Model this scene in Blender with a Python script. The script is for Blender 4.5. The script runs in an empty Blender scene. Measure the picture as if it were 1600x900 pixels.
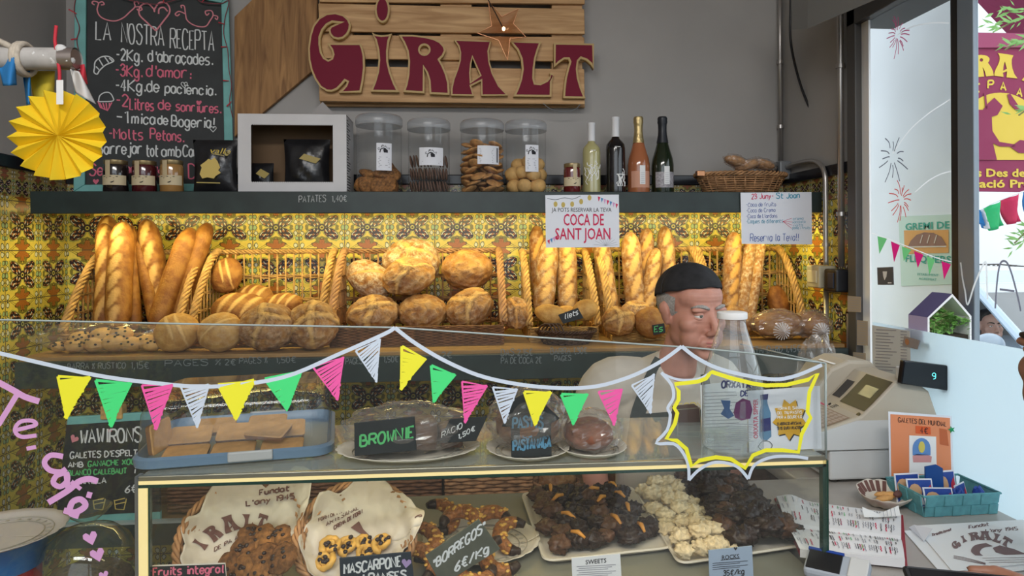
import bpy, bmesh, math, random
from mathutils import Vector as V, Matrix, noise as mnoise
S = bpy.context.scene
C = S.collection
PI = math.pi
# ------------------------------------------------------------------ camera
FPX = 1050.0
TH = math.atan(80 / FPX)
PHI = 0.0053
EYE = V((0, 0, 1.6))
FW = V((math.sin(TH), math.cos(TH), 0)); R0 = V((math.cos(TH), -math.sin(TH), 0)); U0 = V((0, 0, 1))
CX = R0 * math.cos(PHI) - U0 * math.sin(PHI)
CY = U0 * math.cos(PHI) + R0 * math.sin(PHI)
camd = bpy.data.cameras.new('camera'); cam = bpy.data.objects.new('camera', camd); C.objects.link(cam)
camd.sensor_width = 36; camd.lens = FPX / 1600 * 36; camd.shift_y = -65 / 1600; camd.clip_start = 0.02
M = Matrix.Identity(4)
for i in range(3):
    M[i][0] = CX[i]; M[i][1] = CY[i]; M[i][2] = -FW[i]; M[i][3] = EYE[i]
cam.matrix_world = M
S.camera = cam
# ------------------------------------------------------------------ light
S.view_settings.view_transform = 'Standard'; S.view_settings.look = 'None'
S.view_settings.gamma = 1; S.view_settings.use_curve_mapping = False
S.view_settings.exposure = 0.0
w = bpy.data.worlds.new('sky'); S.world = w; w.use_nodes = True
bg = w.node_tree.nodes['Background']; bg.inputs[0].default_value = (0.86, 0.93, 1.0, 1); bg.inputs[1].default_value = 2.6
S.cycles.use_denoising = True
S.cycles.max_bounces = 8; S.cycles.transparent_max_bounces = 24; S.cycles.diffuse_bounces = 4; S.cycles.glossy_bounces = 4
S.cycles.caustics_reflective = False; S.cycles.caustics_refractive = False
S.cycles.sample_clamp_indirect = 6
def area(name, loc, size, energy, col, rot=(0, 0, 0), portal=False, spread=PI):
    l = bpy.data.lights.new(name, 'AREA'); l.shape = 'RECTANGLE'; l.size, l.size_y = size; l.energy = energy; l.color = col; l.spread = spread
    o = bpy.data.objects.new(name, l); C.objects.link(o); o.location = loc; o.rotation_euler = rot
    if portal: l.cycles.is_portal = True
    return o
# daylight through the open shop front behind the viewer and through the street window
area('doorway_daylight_portal', (-0.1, -1.5, 1.55), (3.2, 3.0), 1, (1, 1, 1), (PI / 2, 0, 0), True)
area('window_daylight_portal', (1.56, 0.9, 1.9), (2.2, 1.15), 1, (1, 1, 1), (PI / 2, 0, PI / 2), True)
# added unseen fill light below the ceiling, brightening the room
area('room_fill_light', (-.25, -.75, 3.2), (2.4, 0.5), 88, (1, .965, .93), (math.radians(28), 0, 0))
# warm strip lamps under the top shelf and in the display case
area('shelf_strip_lamp', (-0.06, 2.738, 1.732), (3.0, 0.03), 13, (1.0, 0.80, 0.28), (math.radians(10), 0, 0))
area('case_strip_lamp', (0.04, 1.335, 1.158), (1.28, 0.02), 0.8, (1.0, 0.80, 0.40), (math.radians(25), 0, 0))
# ------------------------------------------------------------------ pixel helpers (reference frame 1600x900)
def ray(px, py):
    return FW * FPX + CX * (px - 800) - CY * (py - 385)
def PD(px, py, d): return EYE + ray(px, py) * (d / FPX)
def PY(px, py, y):
    r = ray(px, py); return EYE + r * (y / r.y)
def PZ(px, py, z):
    r = ray(px, py); return EYE + r * ((z - 1.6) / r.z)
def PX(px, py, x):
    r = ray(px, py); return EYE + r * (x / r.x)
def yplane(y): return lambda px, py: PY(px, py, y)
# ------------------------------------------------------------------ mesh builder
class MB:
    def __init__(s): s.v = []; s.f = []; s.m = []; s.c = None
    def add(s, vs, fs, mi=0):
        o = len(s.v); s.v += [V(p) for p in vs]; s.f += [[i + o for i in f] for f in fs]; s.m += [mi] * len(fs)
        return s
    def box(s, x0, x1, y0, y1, z0, z1, mi=0):
        return s.add([(x, y, z) for x in (x0, x1) for y in (y0, y1) for z in (z0, z1)],
                     [(0, 1, 3, 2), (4, 6, 7, 5), (0, 4, 5, 1), (2, 3, 7, 6), (0, 2, 6, 4), (1, 5, 7, 3)], mi)
    def obox(s, c, h, R=None, mi=0):
        R = R or Matrix.Identity(3); c = V(c)
        return s.add([c + R @ V((x * h[0], y * h[1], z * h[2])) for x in (-1, 1) for y in (-1, 1) for z in (-1, 1)],
                     [(0, 1, 3, 2), (4, 6, 7, 5), (0, 4, 5, 1), (2, 3, 7, 6), (0, 2, 6, 4), (1, 5, 7, 3)], mi)
    def hexa(s, p, mi=0):   # 8 points: bottom 4 loop, top 4 loop
        return s.add(p, [(0, 3, 2, 1), (4, 5, 6, 7), (0, 1, 5, 4), (1, 2, 6, 5), (2, 3, 7, 6), (3, 0, 4, 7)], mi)
    def tube(s, pts, r, n=6, mi=0, cap=True, closed=False, flat=1.0):
        pts = [V(p) for p in pts]; k = len(pts); rs = r if isinstance(r, (list, tuple)) else [r] * k
        vs = []; fs = []; up = None
        for i, p in enumerate(pts):
            if closed: t = pts[(i + 1) % k] - pts[i - 1]
            else: t = pts[min(i + 1, k - 1)] - pts[max(i - 1, 0)]
            if t.length < 1e-9: t = V((0, 0, 1))
            t.normalize()
            if up is None:
                up = V((0, 0, 1)) if abs(t.z) < 0.9 else V((0, 1, 0))
            a = up - t * up.dot(t)
            if a.length < 1e-6: a = t.orthogonal()
            a.normalize(); up = a; b = t.cross(a)
            for j in range(n):
                q = 2 * PI * j / n; vs.append(p + a * (rs[i] * math.cos(q) * flat) + b * (rs[i] * math.sin(q)))
        kk = k if closed else k - 1
        for i in range(kk):
            i2 = (i + 1) % k
            for j in range(n):
                j2 = (j + 1) % n; fs.append((i * n + j, i * n + j2, i2 * n + j2, i2 * n + j))
        if cap and not closed:
            fs.append(tuple(range(n - 1, -1, -1))); fs.append(tuple((k - 1) * n + j for j in range(n)))
        return s.add(vs, fs, mi)
    def lathe(s, prof, c, n=32, mi=0, R=None, sx=1, sy=1):
        c = V(c); R = R or Matrix.Identity(3); vs = []; fs = []
        for (r, z) in prof:
            for j in range(n):
                q = 2 * PI * j / n; vs.append(c + R @ V((r * math.cos(q) * sx, r * math.sin(q) * sy, z)))
        for i in range(len(prof) - 1):
            for j in range(n):
                j2 = (j + 1) % n; fs.append((i * n + j, i * n + j2, (i + 1) * n + j2, (i + 1) * n + j))
        if prof[0][0] > 1e-5: fs.append(tuple(range(n - 1, -1, -1)))
        if prof[-1][0] > 1e-5 and not (len(prof) == 2 and prof[0][0] < 1e-5): fs.append(tuple((len(prof) - 1) * n + j for j in range(n)))
        return s.add(vs, fs, mi)
    def ell(s, c, r, R=None, nu=20, nv=12, mi=0, fn=None):
        c = V(c); R = R or Matrix.Identity(3); vs = []; fs = []
        for i in range(nv + 1):
            a = -PI / 2 + PI * i / nv
            for j in range(nu):
                q = 2 * PI * j / nu; d = V((math.cos(a) * math.cos(q), math.cos(a) * math.sin(q), math.sin(a)))
                k = fn(d) if fn else 1.0
                vs.append(c + R @ V((d.x * r[0] * k, d.y * r[1] * k, d.z * r[2] * k)))
        for i in range(nv):
            for j in range(nu):
                j2 = (j + 1) % nu; fs.append((i * nu + j, i * nu + j2, (i + 1) * nu + j2, (i + 1) * nu + j))
        return s.add(vs, fs, mi)
    def prism(s, pts, off, mi=0):   # polygon in 3D + extrusion vector
        pts = [V(p) for p in pts]; n = len(pts); off = V(off)
        fs = [tuple(range(n)), tuple(range(2 * n - 1, n - 1, -1))]
        fs += [(i, i + n, (i + 1) % n + n, (i + 1) % n) for i in range(n)]
        return s.add(pts + [p + off for p in pts], fs, mi)
    def poly(s, pts, mi=0): return s.add(pts, [tuple(range(len(pts)))], mi)
    def quadgrid(s, fn, nu, nv, mi=0):
        vs = [fn(i / nu, j / nv) for j in range(nv + 1) for i in range(nu + 1)]
        return s.add(vs, [(j * (nu + 1) + i, j * (nu + 1) + i + 1, (j + 1) * (nu + 1) + i + 1, (j + 1) * (nu + 1) + i) for j in range(nv) for i in range(nu)], mi)
    def ribbon(s, pts, wd, nrm, mi=0, closed=False):
        pts = [V(p) for p in pts]; nrm = V(nrm).normalized(); k = len(pts)
        if k < 2: return s
        ws = wd if isinstance(wd, (list, tuple)) else [wd] * k
        vs = []; fs = []
        for i, p in enumerate(pts):
            t = (pts[(i + 1) % k] - pts[i - 1]) if closed else pts[min(i + 1, k - 1)] - pts[max(i - 1, 0)]
            if t.length < 1e-9: t = V((1, 0, 0))
            sd = nrm.cross(t).normalized() * (ws[i] / 2)
            p = p + nrm * (i * 1.5e-5); vs += [p - sd, p + sd]
        for i in range(k if closed else k - 1):
            j = (i + 1) % k; fs.append((2 * i, 2 * j, 2 * j + 1, 2 * i + 1))
        return s.add(vs, fs, mi)
    def build(s, name, mats, parent=None, smooth=True, bevel=0, sub=0, solid=0, loc=None, fix=True):
        me = bpy.data.meshes.new(name)
        o0 = V(loc) if loc is not None else (wloc(parent) if parent else V((0, 0, 0)))
        me.from_pydata([tuple(p - o0) for p in s.v], [], s.f)
        mats = mats if isinstance(mats, (list, tuple)) else [mats]
        for m in mats: me.materials.append(m)
        if len(mats) > 1: me.polygons.foreach_set('material_index', s.m)
        if s.c:
            at = me.color_attributes.new('tone', 'FLOAT_COLOR', 'POINT')
            at.data.foreach_set('color', [x for c in s.c for x in c])
        if fix:
            b = bmesh.new(); b.from_mesh(me); bmesh.ops.recalc_face_normals(b, faces=b.faces); b.to_mesh(me); b.free()
        if smooth:
            me.polygons.foreach_set('use_smooth', [True] * len(me.polygons))
            if smooth != 'all':
                try: me.set_sharp_from_angle(angle=math.radians(42))
                except Exception: pass
        me.update()
        ob = bpy.data.objects.new(name, me); C.objects.link(ob)
        if parent is not None:
            ob.parent = parent
            if loc is not None: ob.location = o0 - wloc(parent)
        elif loc is not None: ob.location = o0
        if solid:
            md = ob.modifiers.new('solid', 'SOLIDIFY'); md.thickness = solid; md.offset = 0
        if bevel:
            md = ob.modifiers.new('bevel', 'BEVEL'); md.width = bevel; md.segments = 2; md.limit_method = 'ANGLE'; md.angle_limit = math.radians(40)
        if sub:
            md = ob.modifiers.new('sub', 'SUBSURF'); md.levels = sub; md.render_levels = sub
        return ob
def wloc(o):
    p = V((0, 0, 0))
    while o is not None: p = p + o.location; o = o.parent
    return p
def tag(o, label, cat, group=None, kind=None):
    o['label'] = label; o['category'] = cat
    if group: o['group'] = group
    if kind: o['kind'] = kind
    return o
def thing(name, label, cat, loc=(0, 0, 0), group=None):
    o = bpy.data.objects.new(name, None); o.empty_display_size = 0.02; C.objects.link(o); o.location = loc
    return tag(o, label, cat, group)
def struct(o): o['kind'] = 'structure'; return o
def copy_tree(o, parent=None):
    c = o.copy(); C.objects.link(c)
    if parent is not None: c.parent = parent
    for ch in list(o.children): copy_tree(ch, c)
    return c
def Rz(a): return Matrix.Rotation(a, 3, 'Z')
def Rx(a): return Matrix.Rotation(a, 3, 'X')
def Ry(a): return Matrix.Rotation(a, 3, 'Y')
def smoothpts(pts, k=5, closed=False):
    pts = [V(p) for p in pts]; n = len(pts)
    if n < 3: return pts
    out = []
    for i in range(n if closed else n - 1):
        p0 = pts[i - 1] if (i > 0 or closed) else pts[0]; p1 = pts[i]; p2 = pts[(i + 1) % n]
        p3 = pts[(i + 2) % n] if (closed or i + 2 < n) else pts[-1]
        for j in range(k):
            t = j / k
            out.append(0.5 * ((2 * p1) + (p2 - p0) * t + (2 * p0 - 5 * p1 + 4 * p2 - p3) * t * t + (3 * p1 - p0 - 3 * p2 + p3) * t ** 3))
    if not closed: out.append(pts[-1])
    return out
# ------------------------------------------------------------------ stroke lettering
GL = {'A':"00 26 40|12 32",'B':"00 06|~06 26 35 33 13|~13 33 42 30 00",'C':"~45 36 16 04 02 10 30 41",'D':"00 06|~06 26 44 42 20 00",'E':"36 06 00 30|03 23",'F':"36 06 00|03 23",
'G':"~45 36 16 04 02 10 30 42|42 22",'H':"00 06|40 46|03 43",'I':"10 16",'J':"~36 32 20 10 01",'K':"00 06|46 03 40",'L':"06 00 30",'M':"00 06 23 46 40",'N':"00 06 40 46",
'O':"~16 36 44 42 30 10 02 04 16",'P':"00 06|~06 36 45 44 33 03",'Q':"~16 36 44 42 30 10 02 04 16|21 40",'R':"00 06|~06 36 45 44 33 03|23 40",'S':"~45 36 16 05 14 33 42 30 10 01",
'T':"06 46|26 20",'U':"~06 02 10 30 42 46",'V':"06 20 46",'W':"06 10 24 30 46",'X':"06 40|00 46",'Y':"06 23 46|23 20",'Z':"06 46 00 40",
'a':"~33 24 14 03 01 10 20 32|34 30",'b':"06 00|~03 14 24 33 31 20 10 01",'c':"~33 24 14 03 01 10 20 31",'d':"36 30|~33 24 14 03 01 10 20 31",'e':"~02 32 33 24 14 03 01 10 20 31",
'f':"~36 26 15 10|04 24",'g':"~33 24 14 03 01 10 20 32|~34 3a 2b 1b 0a",'h':"06 00|~03 14 24 33 30",'i':"14 10|16 15",'j':"~24 2a 1b 0a|26 25",'k':"06 00|34 02 30",'l':"~16 11 20",
'm':"04 00|~03 14 23 20|~23 34 43 40",'n':"04 00|~03 14 24 33 30",'o':"~14 24 33 31 20 10 01 03 14",'p':"04 0b|~03 14 24 33 31 20 10 01",'q':"~33 24 14 03 01 10 20 31|34 3b",
'r':"04 00|~02 14 34",'s':"~34 14 03 12 22 31 20 00",'t':"~16 11 20 30|04 34",'u':"~04 01 10 20 32|34 30",'v':"04 20 34",'w':"04 10 23 30 44",'x':"04 30|00 34",'y':"04 21|34 0b",'z':"04 34 00 30",
'0':"~16 26 34 32 20 10 02 04 16",'1':"05 16 10",'2':"~05 16 26 35 34 00|00 30",'3':"~05 16 26 35 24 13|~13 33 31 20 10 01",'4':"20 26 02 32",'5':"36 06 03|~03 23 32 31 20 00",
'6':"~36 14 02 01 10 20 31 32 23 13 01",'7':"06 36 10",'8':"~13 04 05 16 26 35 34 23 13 02 01 10 20 31 32 23",'9':"~34 33 13 04 05 16 26 35 34 31 10",
',':"11 0a",'.':"10 11",'-':"03 23",'/':"00 36","'":"16 14",'!':"16 12|10 11",'"':"06 04|16 14",':':"13 12|10 11",
'½':"04 16 13|00 36|22 32 20 30",'€':"~45 26 14 12 20 40|04 34|02 32",'ç':"~33 24 14 03 01 10 20 31|20 1a",'è':"~02 32 33 24 14 03 01 10 20 31|06 15",'í':"14 10|15 26",'Í':"10 15|16 27",'À':"00 26 40|12 32|17 26",'ó':"~14 24 33 31 20 10 01 03 14|15 26"}
def glyph(ch):
    out = []; wd = 0
    for st in GL.get(ch, '').split('|'):
        sm = st.startswith('~'); st = st.lstrip('~')
        pts = []
        for t in st.split():
            y = {'a': -1, 'b': -2}.get(t[1], None); y = int(t[1]) if y is None else y
            pts.append((int(t[0]), y)); wd = max(wd, int(t[0]))
        if not pts: continue
        if sm: pts = [(p.x, p.y) for p in smoothpts([V((x, y, 0)) for x, y in pts], 4)]
        out.append(pts)
    return out, wd
def text_strokes(txt, seed=1, jit=0.18):
    rnd = random.Random(seed); x = 0; res = []
    for ch in txt:
        if ch == ' ': x += 2.6; continue
        st, wd = glyph(ch); dy = rnd.uniform(-jit, jit); sl = rnd.uniform(-0.04, 0.06); sc = 1 + rnd.uniform(-jit, jit) * 0.35
        for p in st: res.append([(x + a * 0.9 + b * sl, b * sc + dy) for a, b in p])
        x += wd * 0.9 + 1.15
    return res, max(x - 1.15, 0.1)
def chalk(mb, txt, plane, p0, p1, hpx, lw, nrm, off=0.0012, seed=1, jit=0.18, mi=0, up=None):
    """hand lettering along the baseline p0-p1 (reference pixels mapped on a plane), cap height hpx"""
    a = plane(*p0); b = plane(*p1); nrm = V(nrm).normalized()
    ux = (b - a); L = ux.length; ux.normalize()
    uy = (plane(p0[0], p0[1] - hpx) - a)
    if up is not None: uy = V(up) * uy.length
    st, wd = text_strokes(txt, seed, jit); kx = L / wd
    for p in st:
        mb.ribbon([a + ux * (x * kx) + uy * (y / 6) + nrm * off for x, y in p], lw, nrm, mi)
    return mb
def draw(mb, pts, plane, lw, nrm, off=0.0012, closed=False, smooth=True, mi=0, k=5):
    q = [plane(*p) + V(nrm).normalized() * off for p in pts]
    if smooth: q = smoothpts(q, k, closed)
    return mb.ribbon(q, lw, nrm, mi, closed)
HEART = [(0, -0.9), (-0.5, -0.35), (-0.95, 0.2), (-0.85, 0.7), (-0.4, 0.85), (-0.05, 0.5), (0, 0.3), (0.05, 0.5), (0.4, 0.85), (0.85, 0.7), (0.95, 0.2), (0.5, -0.35)]
def heart_px(cx, cy, s, rot=0): return [(cx + s * (x * math.cos(rot) + y * math.sin(rot)), cy - s * (y * math.cos(rot) - x * math.sin(rot))) for x, y in HEART]
def printed(name, txt, mat, parent, c, ux, uy, size, width=None, align='CENTER', bold=0.0, ext=0.0, shear=0.0):
    """printed lettering as a flat mesh; c anchor point, ux/uy text axes"""
    cu = bpy.data.curves.new(name, 'FONT'); cu.body = txt; cu.size = 1; cu.align_x = align; cu.offset = bold; cu.extrude = ext; cu.shear = shear; cu.resolution_u = 2
    t = bpy.data.objects.new(name, cu); C.objects.link(t); bpy.context.view_layer.update()
    me = bpy.data.meshes.new_from_object(t.evaluated_get(bpy.context.evaluated_depsgraph_get()))
    bpy.data.objects.remove(t)
    xs = [v.co.x for v in me.vertices] or [0]; w0 = max(xs) - min(xs)
    ux = V(ux).normalized(); uy = V(uy).normalized(); nn = ux.cross(uy); kx = (width / w0) if width else size; c = V(c)
    base = wloc(parent) if parent else V((0, 0, 0))
    for v in me.vertices: v.co = c + ux * (v.co.x * kx) + uy * (v.co.y * size) + nn * (v.co.z) - base
    me.materials.clear(); me.materials.append(mat); me.name = name
    ob = bpy.data.objects.new(name, me); C.objects.link(ob); ob.parent = parent
    return ob
# ------------------------------------------------------------------ materials
def newmat(name):
    m = bpy.data.materials.new(name); m.use_nodes = True
    return m, m.node_tree, m.node_tree.nodes['Principled BSDF']
def setp(b, rough=0.5, metal=0.0, spec=0.5):
    b.inputs['Roughness'].default_value = rough; b.inputs['Metallic'].default_value = metal; b.inputs['Specular IOR Level'].default_value = spec
def node(t, kind, **kw):
    n = t.nodes.new(kind)
    for k, v in kw.items(): setattr(n, k, v)
    return n
def flat(name, col, rough=0.5, metal=0.0, spec=0.4, noise=0.0, nscale=30, bump=0.0, emit=0.0, ecol=None, coat=0, stretch=None, sheen=0, trans=0, alpha=1):
    m, t, b = newmat(name); setp(b, rough, metal, spec)
    col = tuple(col) + (1,); b.inputs['Base Color'].default_value = col
    if coat: b.inputs['Coat Weight'].default_value = coat; b.inputs['Coat Roughness'].default_value = 0.08
    if noise or bump:
        tc = node(t, 'ShaderNodeTexCoord'); src = tc.outputs['Object']
        if stretch:
            mp = node(t, 'ShaderNodeMapping'); mp.inputs['Scale'].default_value = stretch; t.links.new(src, mp.inputs[0]); src = mp.outputs[0]
        nz = node(t, 'ShaderNodeTexNoise'); nz.inputs['Scale'].default_value = nscale; nz.inputs['Detail'].default_value = 5; t.links.new(src, nz.inputs['Vector'])
        if noise:
            rp = node(t, 'ShaderNodeValToRGB'); rp.color_ramp.elements[0].position = 0.3; rp.color_ramp.elements[1].position = 0.72
            rp.color_ramp.elements[0].color = tuple(c * (1 - noise) for c in col[:3]) + (1,)
            rp.color_ramp.elements[1].color = tuple(min(1, c * (1 + noise)) for c in col[:3]) + (1,)
            t.links.new(nz.outputs['Fac'], rp.inputs[0]); t.links.new(rp.outputs[0], b.inputs['Base Color'])
        if bump:
            bp = node(t, 'ShaderNodeBump'); bp.inputs['Strength'].default_value = bump; bp.inputs['Distance'].default_value = 0.01
            t.links.new(nz.outputs['Fac'], bp.inputs['Height']); t.links.new(bp.outputs[0], b.inputs['Normal'])
    if emit:
        b.inputs['Emission Color'].default_value = tuple(ecol or col[:3]) + (1,); b.inputs['Emission Strength'].default_value = emit
    return m
def glassy(name, tint=(1, 1, 1), refl=1.0, rough=0.02, ior=1.45, haze=0.0, hcol=(1, 1, 1)):
    """thin clear sheet: lets light straight through, mirrors at a slant; haze = a little diffuse scatter"""
    m = bpy.data.materials.new(name); m.use_nodes = True; t = m.node_tree; t.nodes.clear()
    o = node(t, 'ShaderNodeOutputMaterial'); tr = node(t, 'ShaderNodeBsdfTransparent'); tr.inputs[0].default_value = tuple(tint) + (1,)
    gl = node(t, 'ShaderNodeBsdfGlossy'); gl.inputs['Roughness'].default_value = rough
    fr = node(t, 'ShaderNodeFresnel'); ge = node(t, 'ShaderNodeNewGeometry'); mi = node(t, 'ShaderNodeMath', operation='MULTIPLY_ADD'); mi.inputs[1].default_value = 1 / ior - ior; mi.inputs[2].default_value = ior; t.links.new(ge.outputs['Backfacing'], mi.inputs[0]); t.links.new(mi.outputs[0], fr.inputs[0])
    mu = node(t, 'ShaderNodeMath', operation='MULTIPLY'); mu.inputs[1].default_value = refl; t.links.new(fr.outputs[0], mu.inputs[0])
    mx = node(t, 'ShaderNodeMixShader'); t.links.new(mu.outputs[0], mx.inputs[0]); t.links.new(tr.outputs[0], mx.inputs[1]); t.links.new(gl.outputs[0], mx.inputs[2])
    last = mx
    if haze:
        df = node(t, 'ShaderNodeBsdfDiffuse'); df.inputs[0].default_value = tuple(hcol) + (1,)
        m2 = node(t, 'ShaderNodeMixShader'); m2.inputs[0].default_value = haze
        t.links.new(mx.outputs[0], m2.inputs[1]); t.links.new(df.outputs[0], m2.inputs[2]); last = m2
    t.links.new(last.outputs[0], o.inputs[0])
    return m
class E:   # tiny expression builder over math nodes
    t = None
    def __init__(s, x): s.x = x
    @staticmethod
    def op(kind, *a, clamp=False):
        n = E.t.nodes.new('ShaderNodeMath'); n.operation = kind; n.use_clamp = clamp
        for i, q in enumerate(a):
            q = q.x if isinstance(q, E) else q
            if isinstance(q, (int, float)): n.inputs[i].default_value = q
            else: E.t.links.new(q, n.inputs[i])
        return E(n.outputs[0])
    def __add__(a, b): return E.op('ADD', a, b)
    def __radd__(a, b): return E.op('ADD', b, a)
    def __sub__(a, b): return E.op('SUBTRACT', a, b)
    def __rsub__(a, b): return E.op('SUBTRACT', b, a)
    def __mul__(a, b): return E.op('MULTIPLY', a, b)
    def __rmul__(a, b): return E.op('MULTIPLY', b, a)
    def __truediv__(a, b): return E.op('DIVIDE', a, b)
    def abs(a): return E.op('ABSOLUTE', a)
    def lt(a, b): return E.op('LESS_THAN', a, b)
    def gt(a, b): return E.op('GREATER_THAN', a, b)
    def sin(a): return E.op('SINE', a)
    def sq(a): return a * a
    def sqrt(a): return E.op('SQRT', a)
    def fr(a): return E.op('FRACT', a)
    def min(a, b): return E.op('MINIMUM', a, b)
    def max(a, b): return E.op('MAXIMUM', a, b)
def mixc(t, fac, a, b):
    n = t.nodes.new('ShaderNodeMix'); n.data_type = 'RGBA'
    for sock, q in ((n.inputs[0], fac), (n.inputs[6], a), (n.inputs[7], b)):
        q = q.x if isinstance(q, E) else q
        if isinstance(q, (int, float)): sock.default_value = q
        elif isinstance(q, tuple): sock.default_value = q + (1,)
        else: t.links.new(q, sock)
    return n.outputs[2]
def tilemat(name, axis, ox, oz, sx, sz, base, leaf, palm, light, band=None):
    """glazed patterned wall tile; axis = wall direction ('X' or 'Y')"""
    m, t, b = newmat(name); setp(b, 0.22, 0, 0.5); E.t = t
    tc = node(t, 'ShaderNodeTexCoord'); sp = node(t, 'ShaderNodeSeparateXYZ'); t.links.new(tc.outputs['Object'], sp.inputs[0])
    hx = E(sp.outputs[axis]); hz = E(sp.outputs['Z'])
    nz = node(t, 'ShaderNodeTexNoise'); nz.inputs['Scale'].default_value = 70; nz.inputs['Detail'].default_value = 2; t.links.new(tc.outputs['Object'], nz.inputs['Vector'])
    wob = (E(nz.outputs['Fac']) - 0.5) * 0.05
    u = ((hx - ox) / sx).fr() - 0.5; v = ((hz - oz) / sz).fr() - 0.5
    au = (u.abs() + wob); av = (v.abs() + wob)
    r = (u.sq() + v.sq()).sqrt()
    # four leaf clusters round the centre
    c, s_ = math.cos(0.62), math.sin(0.62)
    dx = au - 0.205; dy = av - 0.145
    p = dx * c + dy * s_; q = dy * c - dx * s_
    e1 = ((p / 0.178).sq() + (q / 0.105).sq()).sqrt()
    veins = (q * 75.0 + (p * 30.0).sin() * 1.6).sin().gt(0.62) * ((p * 34.0 + q * 14.0).sin().gt(-0.45))
    col = mixc(t, E(nz.outputs['Fac']), tuple(x * 0.8 for x in base), tuple(min(1, x * 1.2) for x in base))
    # interlaced outline bands
    field = (au * 9.0).sin() * 0.5 + (av * 11.0 + 0.6).sin() * 0.5 + e1 * 0.5
    lines = (field - 0.98).abs().lt(0.055).max((field - 1.28).abs().lt(0.05))
    col = mixc(t, lines * 0.85, col, (0.10, 0.10, 0.02))
    col = mixc(t, (e1 - 1.18).abs().lt(0.07), col, (0.30, 0.36, 0.10))
    col = mixc(t, e1.lt(1.05), col, leaf)
    col = mixc(t, e1.lt(0.92) * veins, col, light)
    veins2 = ((p * 40.0 + 1.5).sin() * (q * 60.0).sin()).gt(0.45)
    col = mixc(t, e1.lt(0.9) * veins2, col, palm)
    # centre ring
    col = mixc(t, (r - 0.068).abs().lt(0.02), col, leaf)
    col = mixc(t, r.lt(0.024), col, leaf)
    # palmettes top and bottom
    pv = 0.44 - av
    lob = (E.op('ARCTAN2', au, pv + 0.02) * 6.0 + 0.8).sin() * 0.045 + 0.125
    pr = (au.sq() * 0.75 + pv.sq() * 1.3).sqrt()
    e2 = pr / lob
    col = mixc(t, e2.lt(1.25), col, (0.09, 0.06, 0.02))
    col = mixc(t, e2.lt(1.08), col, palm)
    col = mixc(t, (E.op('ARCTAN2', au, pv + 0.02) * 9.0).sin().abs().lt(0.22) * e2.lt(0.95), col, tuple(x * 0.45 for x in palm))
    # pale drops on the side joints
    for k, (cy, rr) in enumerate(((0.0, 0.05), (0.13, 0.045), (0.25, 0.04), (0.42, 0.05))):
        ddx = (0.43 - au) if k % 2 else (0.455 - au)
        e3 = ((ddx / (rr * 0.7)).sq() + ((av - cy) / rr).sq()).sqrt()
        col = mixc(t, e3.lt(1.35), col, (0.08, 0.09, 0.04))
        col = mixc(t, e3.lt(0.95), col, light if k % 2 else (0.32, 0.48, 0.24))
    joint = u.abs().max(v.abs()).gt(0.49)
    col = mixc(t, joint, col, (0.12, 0.10, 0.05))
    t.links.new(col, b.inputs['Base Color'])
    bp = node(t, 'ShaderNodeBump'); bp.inputs['Strength'].default_value = 0.25; bp.inputs['Distance'].default_value = 0.004; t.links.new(joint.x, bp.inputs['Height']); bp.invert = True
    t.links.new(bp.outputs[0], b.inputs['Normal'])
    return m
TY = dict(base=(0.72, 0.58, 0.10), leaf=(0.030, 0.018, 0.022), palm=(0.40, 0.145, 0.03), light=(0.66, 0.68, 0.52))
m_tile_b = tilemat('tile_back', 'X', -0.317, 1.594, 0.2, 0.19, **TY)
m_tile_s = tilemat('tile_side', 'Y', 0.05, 1.594, 0.2, 0.19, **TY)
FR = dict(base=(0.46, 0.34, 0.12), leaf=(0.012, 0.012, 0.02), palm=(0.30, 0.10, 0.05), light=(0.66, 0.62, 0.5))
m_frz_b = tilemat('frieze_back', 'X', 0.0, 1.785, 0.10, 0.10, **FR)
m_frz_s = tilemat('frieze_side', 'Y', 0.0, 1.785, 0.10, 0.10, **FR)
m_paint = flat('wall_paint', (0.37, 0.355, 0.34), 0.75, noise=0.06, nscale=2.5, bump=0.03)
m_paintw = flat('white_paint', (0.80, 0.80, 0.79), 0.8, noise=0.03, nscale=4)
m_black_trim = flat('black_glaze', (0.012, 0.012, 0.016), 0.2)
m_ceil = flat('ceiling_paint', (0.62, 0.61, 0.60), 0.85)
m_floor = flat('floor_terrazzo', (0.30, 0.27, 0.24), 0.45, noise=0.2, nscale=60)
m_slate = flat('slate_green', (0.020, 0.032, 0.030), 0.42, noise=0.25, nscale=12)
m_slate2 = flat('slate_board', (0.014, 0.017, 0.018), 0.6, noise=0.3, nscale=14)
m_chalkw = flat('chalk_white', (0.66, 0.68, 0.68), 0.9)
m_chalkdim = flat('chalk_faint', (0.17, 0.19, 0.19), 0.9)
m_chalkp = flat('chalk_pink', (0.70, 0.16, 0.24), 0.9)
m_chalkg = flat('chalk_green', (0.10, 0.48, 0.16), 0.9)
m_chalkb = flat('chalk_blue', (0.10, 0.27, 0.42), 0.9)
m_chalky = flat('chalk_ochre', (0.55, 0.42, 0.12), 0.9)
m_teal = flat('teal_paint', (0.16, 0.42, 0.40), 0.6, noise=0.12, nscale=20)
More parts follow.
